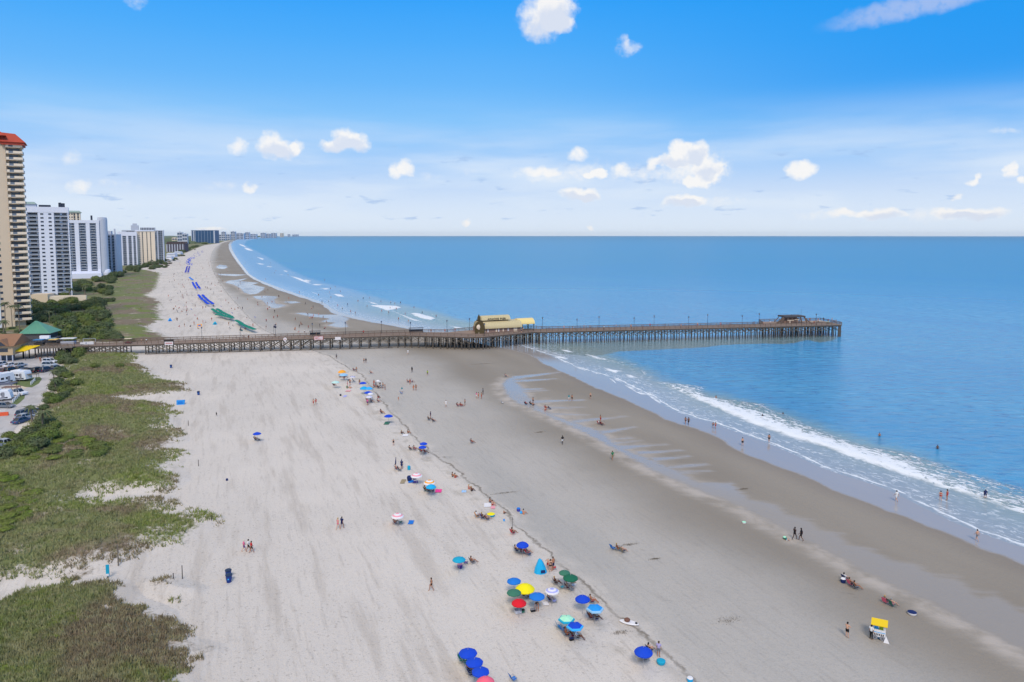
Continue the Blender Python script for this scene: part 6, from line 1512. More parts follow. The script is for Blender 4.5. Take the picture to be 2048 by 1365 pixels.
BIN = M('navy_bin_plastic', S(28, 58, 128), .5, .05); BINL = M('dark_bin_lid', S(36, 56, 84), .5, .08)
def bin_(x, y, label, s=1.0, rz=0.2):
    e = empty('trash_barrel', on_ground(x, y), rz, label, 'trash bin'); e.scale = (s, s, s)
    q = MB(); q.lathe([(.30, 0), (.38, .5), (.42, 1.0)], 14); q.build('barrel', BIN, e); q = MB(); q.lathe([(.46, 1.001), (.46, 1.1), (.3, 1.2), (.05, 1.24)], 14); q.build('lid', BINL, e); q = MB(); q.box(-.08, .08, -.43, -.38, .5, .66); q.build('emblem', FAB['cyan'], e)
bin_(458, 1167, 'nearer navy trash barrel of the pair on the lower left sand', .95); bin_(457, 1157, 'rear navy trash barrel of the pair with grey lid', .92, 1.0); bin_(397, 791, 'navy trash barrel on the sand right of the windbreak', .9); bin_(342, 737, 'navy trash barrel close to the pier start', .9)
tub(454, 963, .18, .2, .3, ['navy', 'navy'], 'tiny dark blue bucket alone on the open sand', 'bucket', 'bucket')

# yellow roofed beach vending cart
e = empty('vending_cart', on_ground(1757, 1278), R(-28), 'white vending cart with bright yellow roof on the lower right sand', 'cart'); e.scale = (.8, .8, .8)
q = MB(); q.box(-.85, .85, -.55, .55, .42, 1.25); q.box(-.85, .85, -.55, -.5, 1.25, 1.45); q.build('counter_box', FAB['white'], e)
q = MB(); q.extr([(-.45, .12), (.45, .12), (.54, .415), (-.54, .415)], -.8, .8); q.build('hull', M('cart_blue_hull', S(30, 96, 140), .5, .1), e)
q = MB(); q.poly([(-1.0, -.9, 2.2), (1.05, -.9, 2.25), (1.1, .85, 2.4), (-.95, .85, 2.35), (-1.0, -.9, 2.12), (1.05, -.9, 2.17), (1.1, .85, 2.32), (-.95, .85, 2.27)], [(0, 1, 2, 3), (7, 6, 5, 4), (0, 4, 5, 1), (1, 5, 6, 2), (2, 6, 7, 3), (3, 7, 4, 0)]); q.build('roof', M('cart_yellow_roof', S(250, 208, 20), .6, .04), e)
for x in (-.8, .8):
    for y in (-.5, .5):
        q = MB(); q.tube((x, y, 1.25), (x, y, 2.2), .03, .03, 6); q.build('post', FAB['white'], e)
for x in (-.45, .45):
    q = MB(); q.lathe([(.30, -.04), (.33, 0), (.30, .04)], 16, Matrix.Translation((x, -.62, .33)) @ Matrix.Rotation(R(90), 4, 'X')); w1_ = q.build('wheel', FAB['grey'], e); q = MB(); q.lathe([(.08, -.06), (.08, .06)], 8, Matrix.Translation((x, -.62, .33)) @ Matrix.Rotation(R(90), 4, 'X')); q.build('hub', FAB['black'], w1_)
q = MB(); q.box(.05, .55, -.1, .1, 1.26, 1.95); q.build('lime_drink_cooler', CLO['lime'], e)
q = MB(); q.box(-.6, -.1, -.1, .3, 1.26, 1.7); q.build('blue_display', FAB['cyan'], e)
q = MB(); q.poly([(.9, -.75, .9), (1.35, -1.0, 0), (.6, -1.0, 0), (.88, -.7, .88)], [(0, 1, 2), (3, 2, 1), (0, 3, 1), (0, 2, 3)]); q.build('white_side_flag', FAB['white'], e)
q = MB()
for i, ch_ in enumerate('111101'): q.box(-.6 + i * .22, -.48 + i * .22, -.57, -.551, .62, .9)
q.build('side_lettering', FAB['black'], e); q = MB(); q.box(-.8, .8, -.575, -.552, 1.05, 1.12); q.build('stripe', FAB['cyan'], e)

# ---------------------------------------------------------------- rental umbrella rows and crowd beyond the pier
def row(pts, n, col, label, group, rad=1.1, jit=.25, second=0):
    V = [G(x, y, 2) for x, y in pts]; L = [0]
    for a, b in zip(V[:-1], V[1:]): L.append(L[-1] + (b - a).length)
    for i in range(n):
        d = L[-1] * i / max(1, n - 1); k = max(j for j in range(len(L)) if L[j] <= d + 1e-6); k = min(k, len(V) - 2)
        p_ = V[k].lerp(V[k + 1], (d - L[k]) / (L[k + 1] - L[k]))
        for s2 in range(1 + second):
            umbrella(0, 0, 0, col, label, loc=Vector((p_.x + rng.uniform(-jit, jit) + s2 * -3, p_.y + rng.uniform(-jit, jit), .05)), rad=rad, group=group, rz=0, droop=.9, simple=True)
row([(435, 618), (448, 626), (463, 633)], 17, 'rental', 'green rental umbrella in the double row beyond the pier', 'green rental umbrellas, double row', rad=1.12, second=1)
row([(434, 629), (448, 631), (466, 636)], 12, 'rental', 'green rental umbrella in the short branch row beyond the pier', 'green rental umbrellas, branch row', rad=1.12)
row([(474, 641), (490, 651), (508, 658)], 24, 'rental', 'green rental umbrella in the row closest to the pier', 'green rental umbrellas, near row', rad=1.12)
row([(405, 590), (412, 597), (426, 608)], 30, 'royal', 'royal blue rental umbrella in the long row beyond the green ones', 'blue rental umbrellas, long row', rad=.95, second=1)
row([(392, 565), (395, 571), (400, 577)], 18, 'royal', 'royal blue rental umbrella in the oval cluster', 'blue rental umbrellas, oval cluster', rad=.95, second=1)
row([(379, 555), (386, 560)], 8, 'blue', 'blue rental umbrella in the small cluster before the oval one', 'blue rental umbrellas, small cluster')
row([(376, 545), (379, 533)], 18, 'indigo', 'indigo rental umbrella in the far clump', 'indigo rental umbrellas', second=1)
row([(382, 530), (378, 521), (388, 515)], 28, 'royal', 'tiny blue rental umbrella far up the beach', 'far blue rental umbrellas', second=1, jit=3)
row([(388, 514), (395, 508), (404, 502)], 28, 'indigo', 'tiny violet blue umbrella at the far end of the row', 'farthest violet umbrellas', jit=9)
def crowd(n, sampler, poses, label, group, zoff=0.0):
    for i in range(n):
        x, y = sampler(); v = G(x, y); v.z = zoff + max(gz(v), -.4 if zoff == 0 else 0)
        o_ = oc[rng.randrange(12)]; ps_ = rng.choice(poses); person(v, ps_, rng.uniform(0, 360), rng.choice(sks + ['dark']), OUT[o_], label % (cname[o_], {'chair': 'reclining', 'sit': 'sitting', 'stand': 'standing', 'walk': 'walking'}[ps_]), group, 1.0, 'dark')
def band(y0, y1, fl_, fr):
    def s():
        y = y0 + (y1 - y0) * rng.random() ** .8; return rng.uniform(fl_(y), fr(y)), y
    return s
ip = lambda ys, xs: (lambda y: float(np.interp(y, ys, xs)))
yl = [500, 520, 540, 560, 590, 620, 650, 675]
crowd(70, band(500, 660, ip(yl, [378, 366, 345, 335, 335, 345, 350, 330]), ip(yl, [398, 380, 378, 388, 402, 440, 500, 560])), ['chair', 'sit', 'stand', 'walk'], 'tiny beachgoer in %s %s on the dry sand beyond the pier', 'distant beachgoers on dry sand')
crowd(95, band(496, 668, ip(yl, [400, 386, 384, 396, 420, 455, 515, 540]), ip(yl, [450, 445, 455, 480, 560, 640, 700, 600])), ['stand', 'walk', 'sit', 'chair', 'walk'], 'tiny beachgoer in %s %s on the damp sand beyond the pier', 'distant beachgoers on damp sand')
crowd(45, band(510, 650, ip(yl, [472, 482, 500, 520, 605, 680, 780, 850]), ip(yl, [500, 530, 590, 650, 740, 850, 900, 900])), ['stand', 'walk'], 'tiny bather in %s %s in the surf beyond the pier', 'distant bathers in the surf', -.5)
fb = ['royal', 'navy', 'black', 'maroon', 'white', 'coral', 'grey', 'green']
for i in range(60):
    x, y = band(515, 660, ip(yl, [380, 372, 352, 342, 345, 350, 360, 360]), ip(yl, [400, 384, 396, 410, 440, 470, 560, 590]))(); v = G(x, y); fc = rng.choice(fb); chair(v, rng.uniform(60, 100), fc, 'tiny %s beach chair among the far crowd beyond the pier' % fc, 'distant beach chairs')
# people on the pier deck
PP = [(283, 3), (293, 3), (488, 3), (497, 2), (633, 4), (727, 5), (862, 3), (890, 3), (1098, 2), (1128, 5), (1145, 1), (1168, 5), (1180, 4), (1208, 1), (1232, 5), (1262, 4), (1286, 1), (1300, 5), (1330, 4), (1362, 1), (1395, 5), (1441, 4), (1460, 1), (1508, 5), (1527, 2), (1540, 5), (1619, 12), (1636, 10), (1647, 13), (1657, 7), (1664, 11), (1672, 5), (1628, 3), (910, 4), (1043, -2), (1046, 2)]
for i, (px, t_) in enumerate(PP):
    s, L_ = on_pier(px, t_); o_ = oc[(i * 7) % 12]
    person(L_, rng.choice(['stand', 'walk', 'stand', 'hips']), rng.uniform(0, 360), sks[i % 5], OUT[o_], 'visitor in %s on the pier deck, %s from shore in that outfit' % (cname[o_], ords[i // 12]), 'visitors on the pier')
# ---------------------------------------------------------------- road and parking ground
rm_, t, p = new_mat('gravel_road')
pos = t.n('ShaderNodeNewGeometry').outputs['Position']
c = t.mix(t.ss(t.noise(pos, .12, 5), .35, .65), S(196, 190, 186), S(176, 170, 166)); c = t.mix(t.mul(t.ss(t.noise(t.mapv(pos, (1, .2, 1), (0, 0, R(-25))), .9, 5), .5, .75), .4), c, S(150, 145, 142)); c = t.mix(t.mul(t.ss(t.noise(pos, 4, 4), .5, .8), .3), c, S(140, 134, 128))
t.L.new(c, p.inputs['Base Color']); p.inputs['Roughness'].default_value = .95
def sheet(name, pts, z, mat):
    q = MB(); V = [G(x, y) for x, y in pts]; q.face([(v.x, v.y, z) for v in V]); o = q.build(name, mat); o['kind'] = 'structure'; return o
sheet('road', ROADP[0], .10, rm_)
GRS = M('short_green_grass', S(104, 116, 70), .95, .3, 1.2); SNDP = M('sandy_parking_pad', S(206, 188, 164), .95, .1, .8)
sheet('grass_verge', [(20, 770), (26, 764), (50, 760), (66, 756), (80, 755), (84, 759), (78, 768), (64, 776), (50, 775), (40, 772)], .116, GRS)
sheet('grass_verge', [(22, 812), (26, 800), (42, 789), (50, 790), (49, 798), (38, 808), (28, 813)], .116, GRS)
sheet('sandy_pad', [(19, 781), (24, 772), (40, 768), (60, 768), (58, 775), (44, 781), (25, 783)], .112, SNDP)
# ---------------------------------------------------------------- vehicles
TYRE = M('tyre_rubber', S(26, 26, 28), .85, .05); RIM = M('wheel_rim', S(150, 152, 156), .35, .05, metal=.7); CGL = M('car_glass', S(30, 38, 48), .08, .05, spec=.7); HL = M('headlight_lens', S(230, 232, 236), .15, .03); TL = M('tail_light_lens', S(170, 26, 30), .2, .03)
PAINT = {k: M('paint_' + k, c, .25, .02, spec=.6) for k, c in dict(white=S(228, 228, 232), silver=S(176, 182, 190), grey=S(112, 118, 126), black=S(28, 30, 36), navy=S(34, 44, 74), blue=S(58, 84, 124), maroon=S(110, 44, 52), slate=S(84, 98, 120)).items()}
def wheel(parent, x, y, r, w_=.22):
    q = MB(); q.lathe([(r * .62, -w_ / 2), (r, -w_ / 2 * .8), (r, w_ / 2 * .8), (r * .62, w_ / 2)], 14, Matrix.Translation((x, y, r)) @ Matrix.Rotation(R(90), 4, 'X')); o = q.build('wheel', TYRE, parent, True)
    q = MB(); q.lathe([(r * .6, -w_ / 2 - .01), (r * .6, w_ / 2 + .01)], 10, Matrix.Translation((x, y, r)) @ Matrix.Rotation(R(90), 4, 'X')); q.build('rim', RIM, o)
CARS = {}
def car(loc, bearing, kind, paint, label, group='vehicles parked by the pier'):
    L, W_, Hh = dict(sedan=(4.6, 1.8, 1.42), suv=(4.7, 1.9, 1.72), pickup=(5.6, 1.95, 1.85))[kind]
    e = empty(dict(sedan='car', suv='car', pickup='pickup_truck')[kind], loc, -R(bearing) + R(90), label, 'car' if kind != 'pickup' else 'pickup truck', group)
    a = L / 2; b = W_ / 2; sh = Hh * .56
    prof = [(-a, .32), (-a + .05, sh * .92), (-a + .35, sh), (a - 1.15, sh), (a - .25, sh * .88), (a, sh * .7), (a, .32), (a - .3, .22), (-a + .3, .22)]
    q = MB(); n = len(prof); V = []
    for yy, ins in ((-b, .0), (-b + .10, 1), (b - .10, 1), (b, .0)):
        for x, z in prof:
            k = 1 if ins else .97; V.append((x * (1 if ins else .985), yy, z if ins else .22 + (z - .22) * .93))
    q.poly(V, [(j * n + i, j * n + (i + 1) % n, (j + 1) * n + (i + 1) % n, (j + 1) * n + i) for j in range(3) for i in range(n)] + [tuple(range(n)), tuple(range(4 * n - 1, 3 * n - 1, -1))])
    if kind == 'pickup':
        q.box(-a + .1, -a + .16, -b + .12, b - .12, sh + .01, sh + .28); q.box(-a + .17, -.35, -b + .06, -b + .14, sh + .01, sh + .28); q.box(-a + .17, -.35, b - .14, b - .06, sh + .01, sh + .28)
    q.build('body', PAINT[paint], e)
    x0, x1, x2, x3 = dict(sedan=(-a + .55, -a + 1.25, .35, 1.15), suv=(-a + .15, -a + .5, .45, 1.2), pickup=(-.3, -.1, 1.0, 1.65))[kind]
    def cabin(y0, y1, z0, z1, g0=0):
        return [(x0 + g0, -y0, z0), (x3 - g0, -y0, z0), (x3 - g0, y0, z0), (x0 + g0, y0, z0), (x1, -y1, z1), (x2, -y1, z1), (x2, y1, z1), (x1, y1, z1)]
    FF = [(0, 1, 5, 4), (1, 2, 6, 5), (2, 3, 7, 6), (3, 0, 4, 7), (4, 5, 6, 7)]
    q = MB(); q.poly(cabin(b - .12, b - .3, sh + .001, Hh - .07), FF); q.build('glazing', CGL, e)
    q = MB(); q.box(x1 - .03, x2 + .03, -b + .28, b - .28, Hh - .069, Hh)
    for sy in (-1, 1):
        for xa, xb in ((x0, x1), (x3, x2), ((x0 + x3) / 2, (x1 + x2) / 2)): q.bar((xa, sy * (b - .11), sh), (xb, sy * (b - .29), Hh - .05), .09, .06)
    q.build('roof', PAINT[paint], e)
    r = .34 if kind == 'sedan' else .38
    for x in (-a + .85, a - .9):
        for y in (-b + .1, b - .1): wheel(e, x, y, r)
    for y in (-b + .3, b - .3):
        q = MB(); q.box(a - .12, a + .012, y - .18, y + .18, sh * .62, sh * .78); q.build('headlight', HL, e)
        q = MB(); q.box(-a - .012, -a + .06, y - .14, y + .14, sh * .6, sh * .86); q.build('tail_light', TL, e)
    return e
P_ = lambda x, y: (lambda v: Vector((v.x, v.y, .105)))(G(x, y))
for a_ in [
 (100, 727, 95, 'suv', 'white', 'white large SUV side on at the pier end of the lot'), (99, 734, 95, 'suv', 'silver', 'light silver SUV in front of the white one'), (112, 739, 20, 'sedan', 'grey', 'dark grey car under the bushes at the right end of the lot'), (92, 744, 10, 'suv', 'navy', 'navy SUV right of two black cars in the lot'),
 (75, 745, 10, 'suv', 'black', 'black SUV in the middle of the front lot row'), (58, 745, 10, 'sedan', 'black', 'black car left of the black SUV'), (40, 734, 10, 'sedan', 'silver', 'silver car in the rear lot row in front of the shop'), (40, 741, 10, 'sedan', 'grey', 'grey car directly before the silver one'),
 (22, 745, 10, 'suv', 'black', 'black SUV at the left in the front lot row'), (21, 734, 10, 'sedan', 'white', 'white car in the rear lot row'), (5, 733, 10, 'suv', 'white', 'white SUV at the left edge of the rear lot row'), (4, 746, 40, 'sedan', 'slate', 'slate blue car at the left edge of the front lot row'), (11, 746, 10, 'sedan', 'maroon', 'maroon car between the slate and black ones'),
 (34, 791, 100, 'pickup', 'white', 'white pickup parked beside a wooden trailer deck'), (11, 816, 95, 'sedan', 'grey', 'dark grey sedan parked below the white camper'), (61, 826, 15, 'sedan', 'slate', 'topmost of the four cars parked along the road'), (52, 832, 15, 'suv', 'slate', 'second of the four cars parked along the road'), (49, 839, 15, 'sedan', 'silver', 'silver car third along the road'), (44, 846, 15, 'sedan', 'blue', 'blue car lowest along the road'), (5, 897, 20, 'pickup', 'silver', 'silver pickup at the left frame edge by the bushes')]:
    car(P_(a_[0], a_[1]), *a_[2:])
RVW = M('camper_white_panel', S(226, 228, 232), .45, .03, .4); RVD = M('camper_dark_swoosh', S(40, 52, 70), .5, .05)
def camper(x, y, bearing, L, label, tall=3.1, dark_end=False, motor=False):
    e = empty('motorhome' if motor else 'camper_trailer', P_(x, y), -R(bearing) + R(90), label, 'camper', 'campers by the pier')
    a = L / 2; b = 1.2
    q = MB(); q.extr([(-b, .55), (b, .55), (b, tall - .12), (b - .15, tall), (-b + .15, tall), (-b, tall - .12)], -a, a - .5)
    q.poly([(a - .499, -b, .55), (a - .499, b, .55), (a - .499, b, tall), (a - .499, -b, tall), (a + .25, -b, .7), (a + .25, b, .7), (a - .1, b, tall - .7), (a - .1, -b, tall - .7)], [(4, 5, 6, 7), (3, 7, 6, 2), (0, 4, 7, 3), (1, 2, 6, 5), (0, 1, 5, 4)]); q.build('body', RVW, e)
    for i in range(3):
        q = MB(); x0 = -a + .7 + i * (L - 1.8) / 3; q.box(x0, x0 + .9, -b - .02, -b + .02, 1.55, 2.2); q.build('window', CGL, e)
    q = MB(); q.box(a - 2.0, a - 1.3, -b - .025, -b + .02, .7, 2.4); q.build('door', FAB['grey'], e)
    q = MB(); q.poly([(-a + .1, -b - .012, .8), (a - .6, -b - .012, .7), (a - .6, -b - .012, 1.1), (0, -b - .012, .95), (-a + .1, -b - .012, 1.35)], [(0, 1, 2, 3, 4)]); q.build('swoosh_stripe', RVD, e)
    if dark_end:
        q = MB(); q.box(-a - .06, -a - .005, -b + .1, b - .1, .7, tall - .2); q.build('end_cap', RVD, e)
    q = MB(); q.box(-1, .0, -.35, .35, tall, tall + .28); q.build('air_conditioner', RVW, e)
    for x_ in ((-.5, .5) if not motor else (-a + 1.2, a - 1.2)):
        for y_ in (-b + .12, b - .12): wheel(e, x_, y_, .38)
    if not motor:
        q = MB(); q.bar((a, -.5, .5), (a + 1.3, 0, .5), .1, .1); q.bar((a, .5, .5), (a + 1.3, 0, .5), .1, .1); q.build('tow_hitch', TYRE, e)
    return e
camper(43, 762, 100, 5.2, 'white camper trailer with dark end beside a small wooden deck', 3.2, True); camper(4, 770, 25, 6.0, 'large white motorhome with dark stripe at the left frame edge', 3.5, True, True); camper(2, 802, 70, 5.0, 'smaller white camper trailer below the dark flat canopy', 2.9)
def canopy(x, y, w_, d_, h, col, label, rz=10):
    e = empty('carport', P_(x, y), R(rz), label, 'carport', 'flat carports in the camper park'); q = MB(); q.box(-w_ / 2, w_ / 2, -d_ / 2, d_ / 2, h, h + .12); q.build('roof', col, e)
    for sx in (-1, 1):
        for sy in (-1, 1):
            q = MB(); q.tube((sx * (w_ / 2 - .2), sy * (d_ / 2 - .2), 0), (sx * (w_ / 2 - .2), sy * (d_ / 2 - .2), h), .06, .06, 6); q.build('post', DKW, e)
canopy(9, 787, 5.5, 3.2, 2.6, M('slate_canopy_sheet', S(92, 96, 112), .7, .1), 'dark slate flat carport above the lower campers'); canopy(24, 792, 4.2, 2.2, 2.4, M('brown_canopy_sheet', S(128, 98, 84), .8, .1), 'brown lean carport beside the white pickup'); canopy(66, 762, 3.2, 1.8, 2.0, PBR, 'small timber pergola right of the dark ended camper'); canopy(25, 760, 3.6, 2.0, 1.2, DKW, 'low grey timber platform between the two large campers')
def bench(x, y, label, rz=0.3):
    e = empty('picnic_table', P_(x, y), rz, label, 'picnic table', 'picnic tables'); q = MB(); q.box(-.9, .9, -.38, .38, .72, .78); q.build('table_top', PBR, e)
    for sy in (-1, 1):
        q = MB(); q.box(-.9, .9, sy * .75 - .13, sy * .75 + .13, .42, .47); q.build('seat', PBR, e)
    for sx in (-.6, .6):
        q = MB(); q.bar((sx, -.7, 0), (sx, -.1, .72), .08, .08); q.bar((sx, .7, 0), (sx, .1, .72), .08, .08); q.bar((sx, -.8, .4), (sx, .8, .4), .06, .06); q.build('leg', PBR, e)
bench(29, 769, 'orange brown picnic table below the dark ended camper'); bench(32, 762, 'picnic table touching the dark ended camper', .8)
def rail_fence(p0, p1, n, label):
    a, b = P_(*p0), P_(*p1); e = empty('rail_fence', a, 0, label, 'fence', 'white rail fences'); d = b - a
    for i in range(n + 1):
        q = MB(); v = d * (i / n); q.box(v.x - .08, v.x + .08, v.y - .08, v.y + .08, 0, 1.0); q.build('post', WHITE, e)
    q = MB(); q.bar((0, 0, .85), (d.x, d.y, .85), .05, .12); q.bar((0, 0, .45), (d.x, d.y, .45), .05, .12); q.build('rail', WHITE, e)
rail_fence((26, 807), (44, 789), 6, 'white rail fence along the lower grass verge'); rail_fence((62, 771), (70, 763), 3, 'short white rail fence on the upper grass verge')
e = empty('traffic_barrier', P_(2, 833), R(20), 'orange mesh barrier at the left frame edge of the road', 'barrier'); q = MB(); q.extr([(-.3, 0), (.3, 0), (.08, .9), (-.08, .9)], -1.6, 1.6); q.build('panel', M('orange_plastic', S(222, 90, 52), .6, .1), e)
for x, y, of, lb in ((80, 724, 'rk', 'person in red crossing the lot beneath the entrance deck'), (82, 727, 'bk', 'person in black just right of the red one in the lot'), (73, 719, 'bb', 'person in dark clothes under the entrance deck')): person(P_(x, y), 'walk', rng.uniform(0, 360), 'tan', OUT[of], lb, None)
# golf cart on the pier
s_, L_ = on_pier(257, 3)
e = empty('golf_cart', L_, PYAW, 'golf cart with pale roof driving on the pier near the shore', 'golf cart'); q = MB(); q.extr([(-.6, .25), (.6, .25), (.6, .6), (-.6, .6)], -1.2, 1.2); q.box(-.5, .3, -.55, .55, .6, .85); q.build('body', PAINT['maroon'], e); q = MB(); q.box(-1.3, 1.2, -.7, .7, 1.85, 1.93); q.build('roof', CREAM, e)
for x in (-1.1, 1.05):
    for y in (-.6, .6):
        q = MB(); q.tube((x, y, .6), (x, y, 1.85), .025, .025, 5); q.build('post', TYRE, e)
for x in (-.8, .8):
    for y in (-.6, .6): wheel(e, x, y, .25, .16)

# ---------------------------------------------------------------- plants
def leafmat(name, base, var, sc=.35):
    m, t, p = new_mat(name); tc = t.n('ShaderNodeNewGeometry').outputs['Position']; oi = t.n('ShaderNodeObjectInfo').outputs['Random']
    n1 = t.noise(tc, sc, 3); n2 = t.noise(tc, sc * 8, 2)
    lt_ = tuple(min(1, c * 1.9) for c in base[:3]) + (1,); dk = tuple(c * .5 for c in base[:3]) + (1,)
    c = t.mix(t.ss(n1, .35, .65), base, var); c = t.mix(t.ss(n2, .45, .7, 0, .7), c, lt_); c = t.mix(t.ss(n2, .45, .25, 0, .7), c, dk)
    c = t.mix(t.mul(oi, .45), c, var); t.L.new(c, p.inputs['Base Color']); p.inputs['Roughness'].default_value = .8; p.inputs['Specular IOR Level'].default_value = .15
    return m
LFD = leafmat('leaves_dark_green', S(78, 94, 56), S(96, 102, 74)); LFM = leafmat('leaves_mid_green', S(92, 110, 52), S(108, 112, 66)); LFB = leafmat('leaves_bright_green', S(102, 120, 46), S(116, 122, 64)); LFO = leafmat('leaves_olive_brown', S(102, 98, 74), S(90, 84, 72)); LFP = leafmat('palm_fronds', S(84, 96, 62), S(98, 100, 74))
BARK = M('palm_trunk_bark', S(130, 116, 100), .95, .25, 4)
def clump_mesh(seed, nleaf, flat=.75, leaf=.17):
    r_ = random.Random(seed); q = MB()
    lobes = [(r_.uniform(-.5, .5), r_.uniform(-.5, .5), r_.uniform(0, .35), r_.uniform(.38, .62)) for _ in range(7)] + [(0, 0, .1, .7)]
    for i in range(nleaf):
        lx, ly, lz, lr = lobes[i % len(lobes)]
        th = r_.uniform(0, 2 * math.pi); cz = r_.uniform(-.35, 1); s_ = math.sqrt(max(0, 1 - cz * cz)); rr = lr * r_.uniform(.72, 1.08)
        c_ = Vector((lx + rr * s_ * math.cos(th), ly + rr * s_ * math.sin(th), (lz + rr * cz) * flat + .25 * flat))
        if c_.z < 0: c_.z = abs(c_.z) * .4
        nrm = (Vector((s_ * math.cos(th), s_ * math.sin(th), cz)) + Vector((r_.uniform(-.6, .6), r_.uniform(-.6, .6), r_.uniform(-.3, .6)))).normalized()
        u = nrm.orthogonal().normalized(); u.rotate(Matrix.Rotation(r_.uniform(0, 6.28), 3, nrm)); v_ = nrm.cross(u); L = leaf * r_.uniform(.5, 1.2)
        q.face([c_ - u * L * .5, c_ + v_ * L * .35, c_ + u * L * .5, c_ - v_ * L * .35])
    for lx, ly, lz, lr in lobes: q.lathe([(.02, (lz - lr * .6) * flat + .2 * flat), (lr * .62, lz * flat + .1 * flat), (lr * .6, (lz + lr * .4) * flat + .2 * flat), (.03, (lz + lr * .74) * flat + .22 * flat)], 7, cx=lx, cy=ly)
    return q
stem = MB(); stem.tube((0, 0, -.3), (0, 0, .3), .05, .03, 5)
for k in range(4): stem.tube((0, 0, .05), (.3 * math.cos(k * 1.7), .3 * math.sin(k * 1.7), .4), .03, .015, 5)
STEM = stem.mesh('stem', BARK)
SHR = {k: [clump_mesh(11 * i + 3, n_, fl_, lf).mesh('foliage', m_) for i in range(4)] for k, (m_, n_, fl_, lf) in dict(dark=(LFD, 1100, .8, .16), mid=(LFM, 1000, .75, .16), bright=(LFB, 900, .45, .15), olive=(LFO, 800, .6, .17)).items()}
def shrub(x, y, r, kind, label, group, zs=1.0):
    v = on_ground(x, y); e = empty('shrub', v, rng.uniform(0, 6.28), label, 'shrub', group); e.scale = (r, r, r * zs)
    link('foliage', rng.choice(SHR[kind]), e); link('stem', STEM, e); return e
def inpoly(pts, x, y):
    c = False; n = len(pts)
    for i in range(n):
        (x0, y0), (x1, y1) = pts[i], pts[(i + 1) % n]
        if (y0 > y) != (y1 > y) and x < (x1 - x0) * (y - y0) / (y1 - y0) + x0: c = not c
    return c
def fill(pts, n, r0, r1, kinds, label, group, zs=1.0):
    n = int(n * .8); xs = [p_[0] for p_ in pts]; ys = [p_[1] for p_ in pts]; k = 0; tr = 0; pl = []
    while k < n and tr < n * 60:
        tr += 1; x = rng.uniform(min(xs), max(xs)); y = rng.uniform(min(ys), max(ys))
        if not inpoly(pts, x, y): continue
        v = G(x, y); r = rng.uniform(r0, r1)
        if any((v - a).length < .55 * (r + b) for a, b in pl) and tr < n * 45: continue
        kd = rng.choice(kinds); pl.append((v, r)); shrub(x, y, r, kd, ('larger ' if r > (r0 + r1) / 2 else 'smaller ') + ({'dark': 'darker ', 'mid': 'lighter ', 'bright': 'brighter ', 'olive': 'browner '}[kd] if len(set(kinds)) > 1 else '') + label, group, zs * rng.uniform(.85, 1.2)); k += 1
fill([(112, 735), (120, 716), (140, 704), (160, 700), (172, 712), (158, 728), (130, 742)], 16, 2.0, 3.4, ['dark', 'mid'], 'leafy green shrub at the foot of the landward pier end', 'shrubs at the pier root', 1.1)
fill([(118, 750), (134, 745), (140, 790), (128, 806), (100, 822), (84, 828), (92, 806), (110, 775)], 22, 1.6, 2.6, ['dark', 'mid'], 'round shrub between the road and the upper dune', 'roadside shrubs', 1.1)
fill([(-10, 900), (20, 872), (60, 862), (100, 862), (112, 882), (100, 915), (40, 930), (-10, 935)], 30, 1.6, 2.8, ['dark', 'mid', 'mid'], 'dense green shrub beside the lower road bend', 'lower roadside shrubs', 1.0)
fill([(80, 900), (150, 890), (235, 900), (220, 925), (150, 935), (60, 935)], 26, 1.4, 2.6, ['bright', 'mid'], 'low spreading bright shrub in the middle dune', 'low shrubs in the middle dune', .55)
fill([(-10, 965), (50, 975), (80, 1000), (60, 1050), (-10, 1085)], 26, 1.2, 2.4, ['bright', 'bright'], 'low lime green shrub at the left edge of the dune', 'lime green shrubs', .5)
fill([(70, 1290), (120, 1245), (165, 1225), (185, 1245), (120, 1300)], 10, .8, 1.5, ['bright'], 'low green shrub patch in the lowest dune', 'shrubs in the lowest dune', .35)
fill([(0, 1365), (10, 1345), (50, 1345), (50, 1365)], 4, .8, 1.3, ['bright'], 'bright low shrub in the bottom left corner', 'corner shrubs', .4)
for x, y, r, lb in ((193, 742, 1.9, 'small round shrub alone in the upper dune'), (241, 745, 1.6, 'right small shrub alone in the upper dune'), (158, 779, 2.4, 'green shrub in the mid upper dune'), (137, 777, 2.0, 'dark shrub left of the green one in the upper dune'), (205, 672, 3, 'dark shrub on the grass just beyond the pier'), (236, 686, 3.4, 'largest dark shrub on the grass beyond the pier'), (262, 688, 1.8, 'small dark shrub beside the golf cart')): shrub(x, y, r, 'dark' if 'dark' in lb else 'mid', lb, None)
fill([(55, 650), (70, 615), (100, 606), (150, 572), (215, 556), (232, 560), (222, 585), (232, 604), (212, 618), (206, 634), (212, 650), (228, 668), (236, 684), (130, 688), (112, 670), (60, 665)], 105, 3.0, 5.6, ['dark', 'dark', 'mid'], 'dense dark green shrub in the maritime thicket before the hotels', 'thicket before the hotels', 1.1)
fill([(110, 668), (150, 650), (205, 655), (234, 684), (180, 690), (130, 690)], 22, 2.4, 4.2, ['mid'], 'lighter green shrub at the front of the maritime thicket', 'front thicket', .9)
fill([(205, 560), (240, 542), (300, 530), (330, 520), (332, 533), (300, 541), (245, 548), (222, 570)], 40, 3.5, 6.5, ['dark'], 'dark shrub in the belt under the cream hotels', 'shrub belt under the cream hotels', 1.1)
fill([(285, 540), (300, 526), (340, 515), (378, 503), (392, 500), (360, 520), (330, 537)], 50, 3.0, 5.0, ['olive', 'olive', 'dark'], 'brownish dune scrub below the white pavilions', 'brown dune scrub', .8)
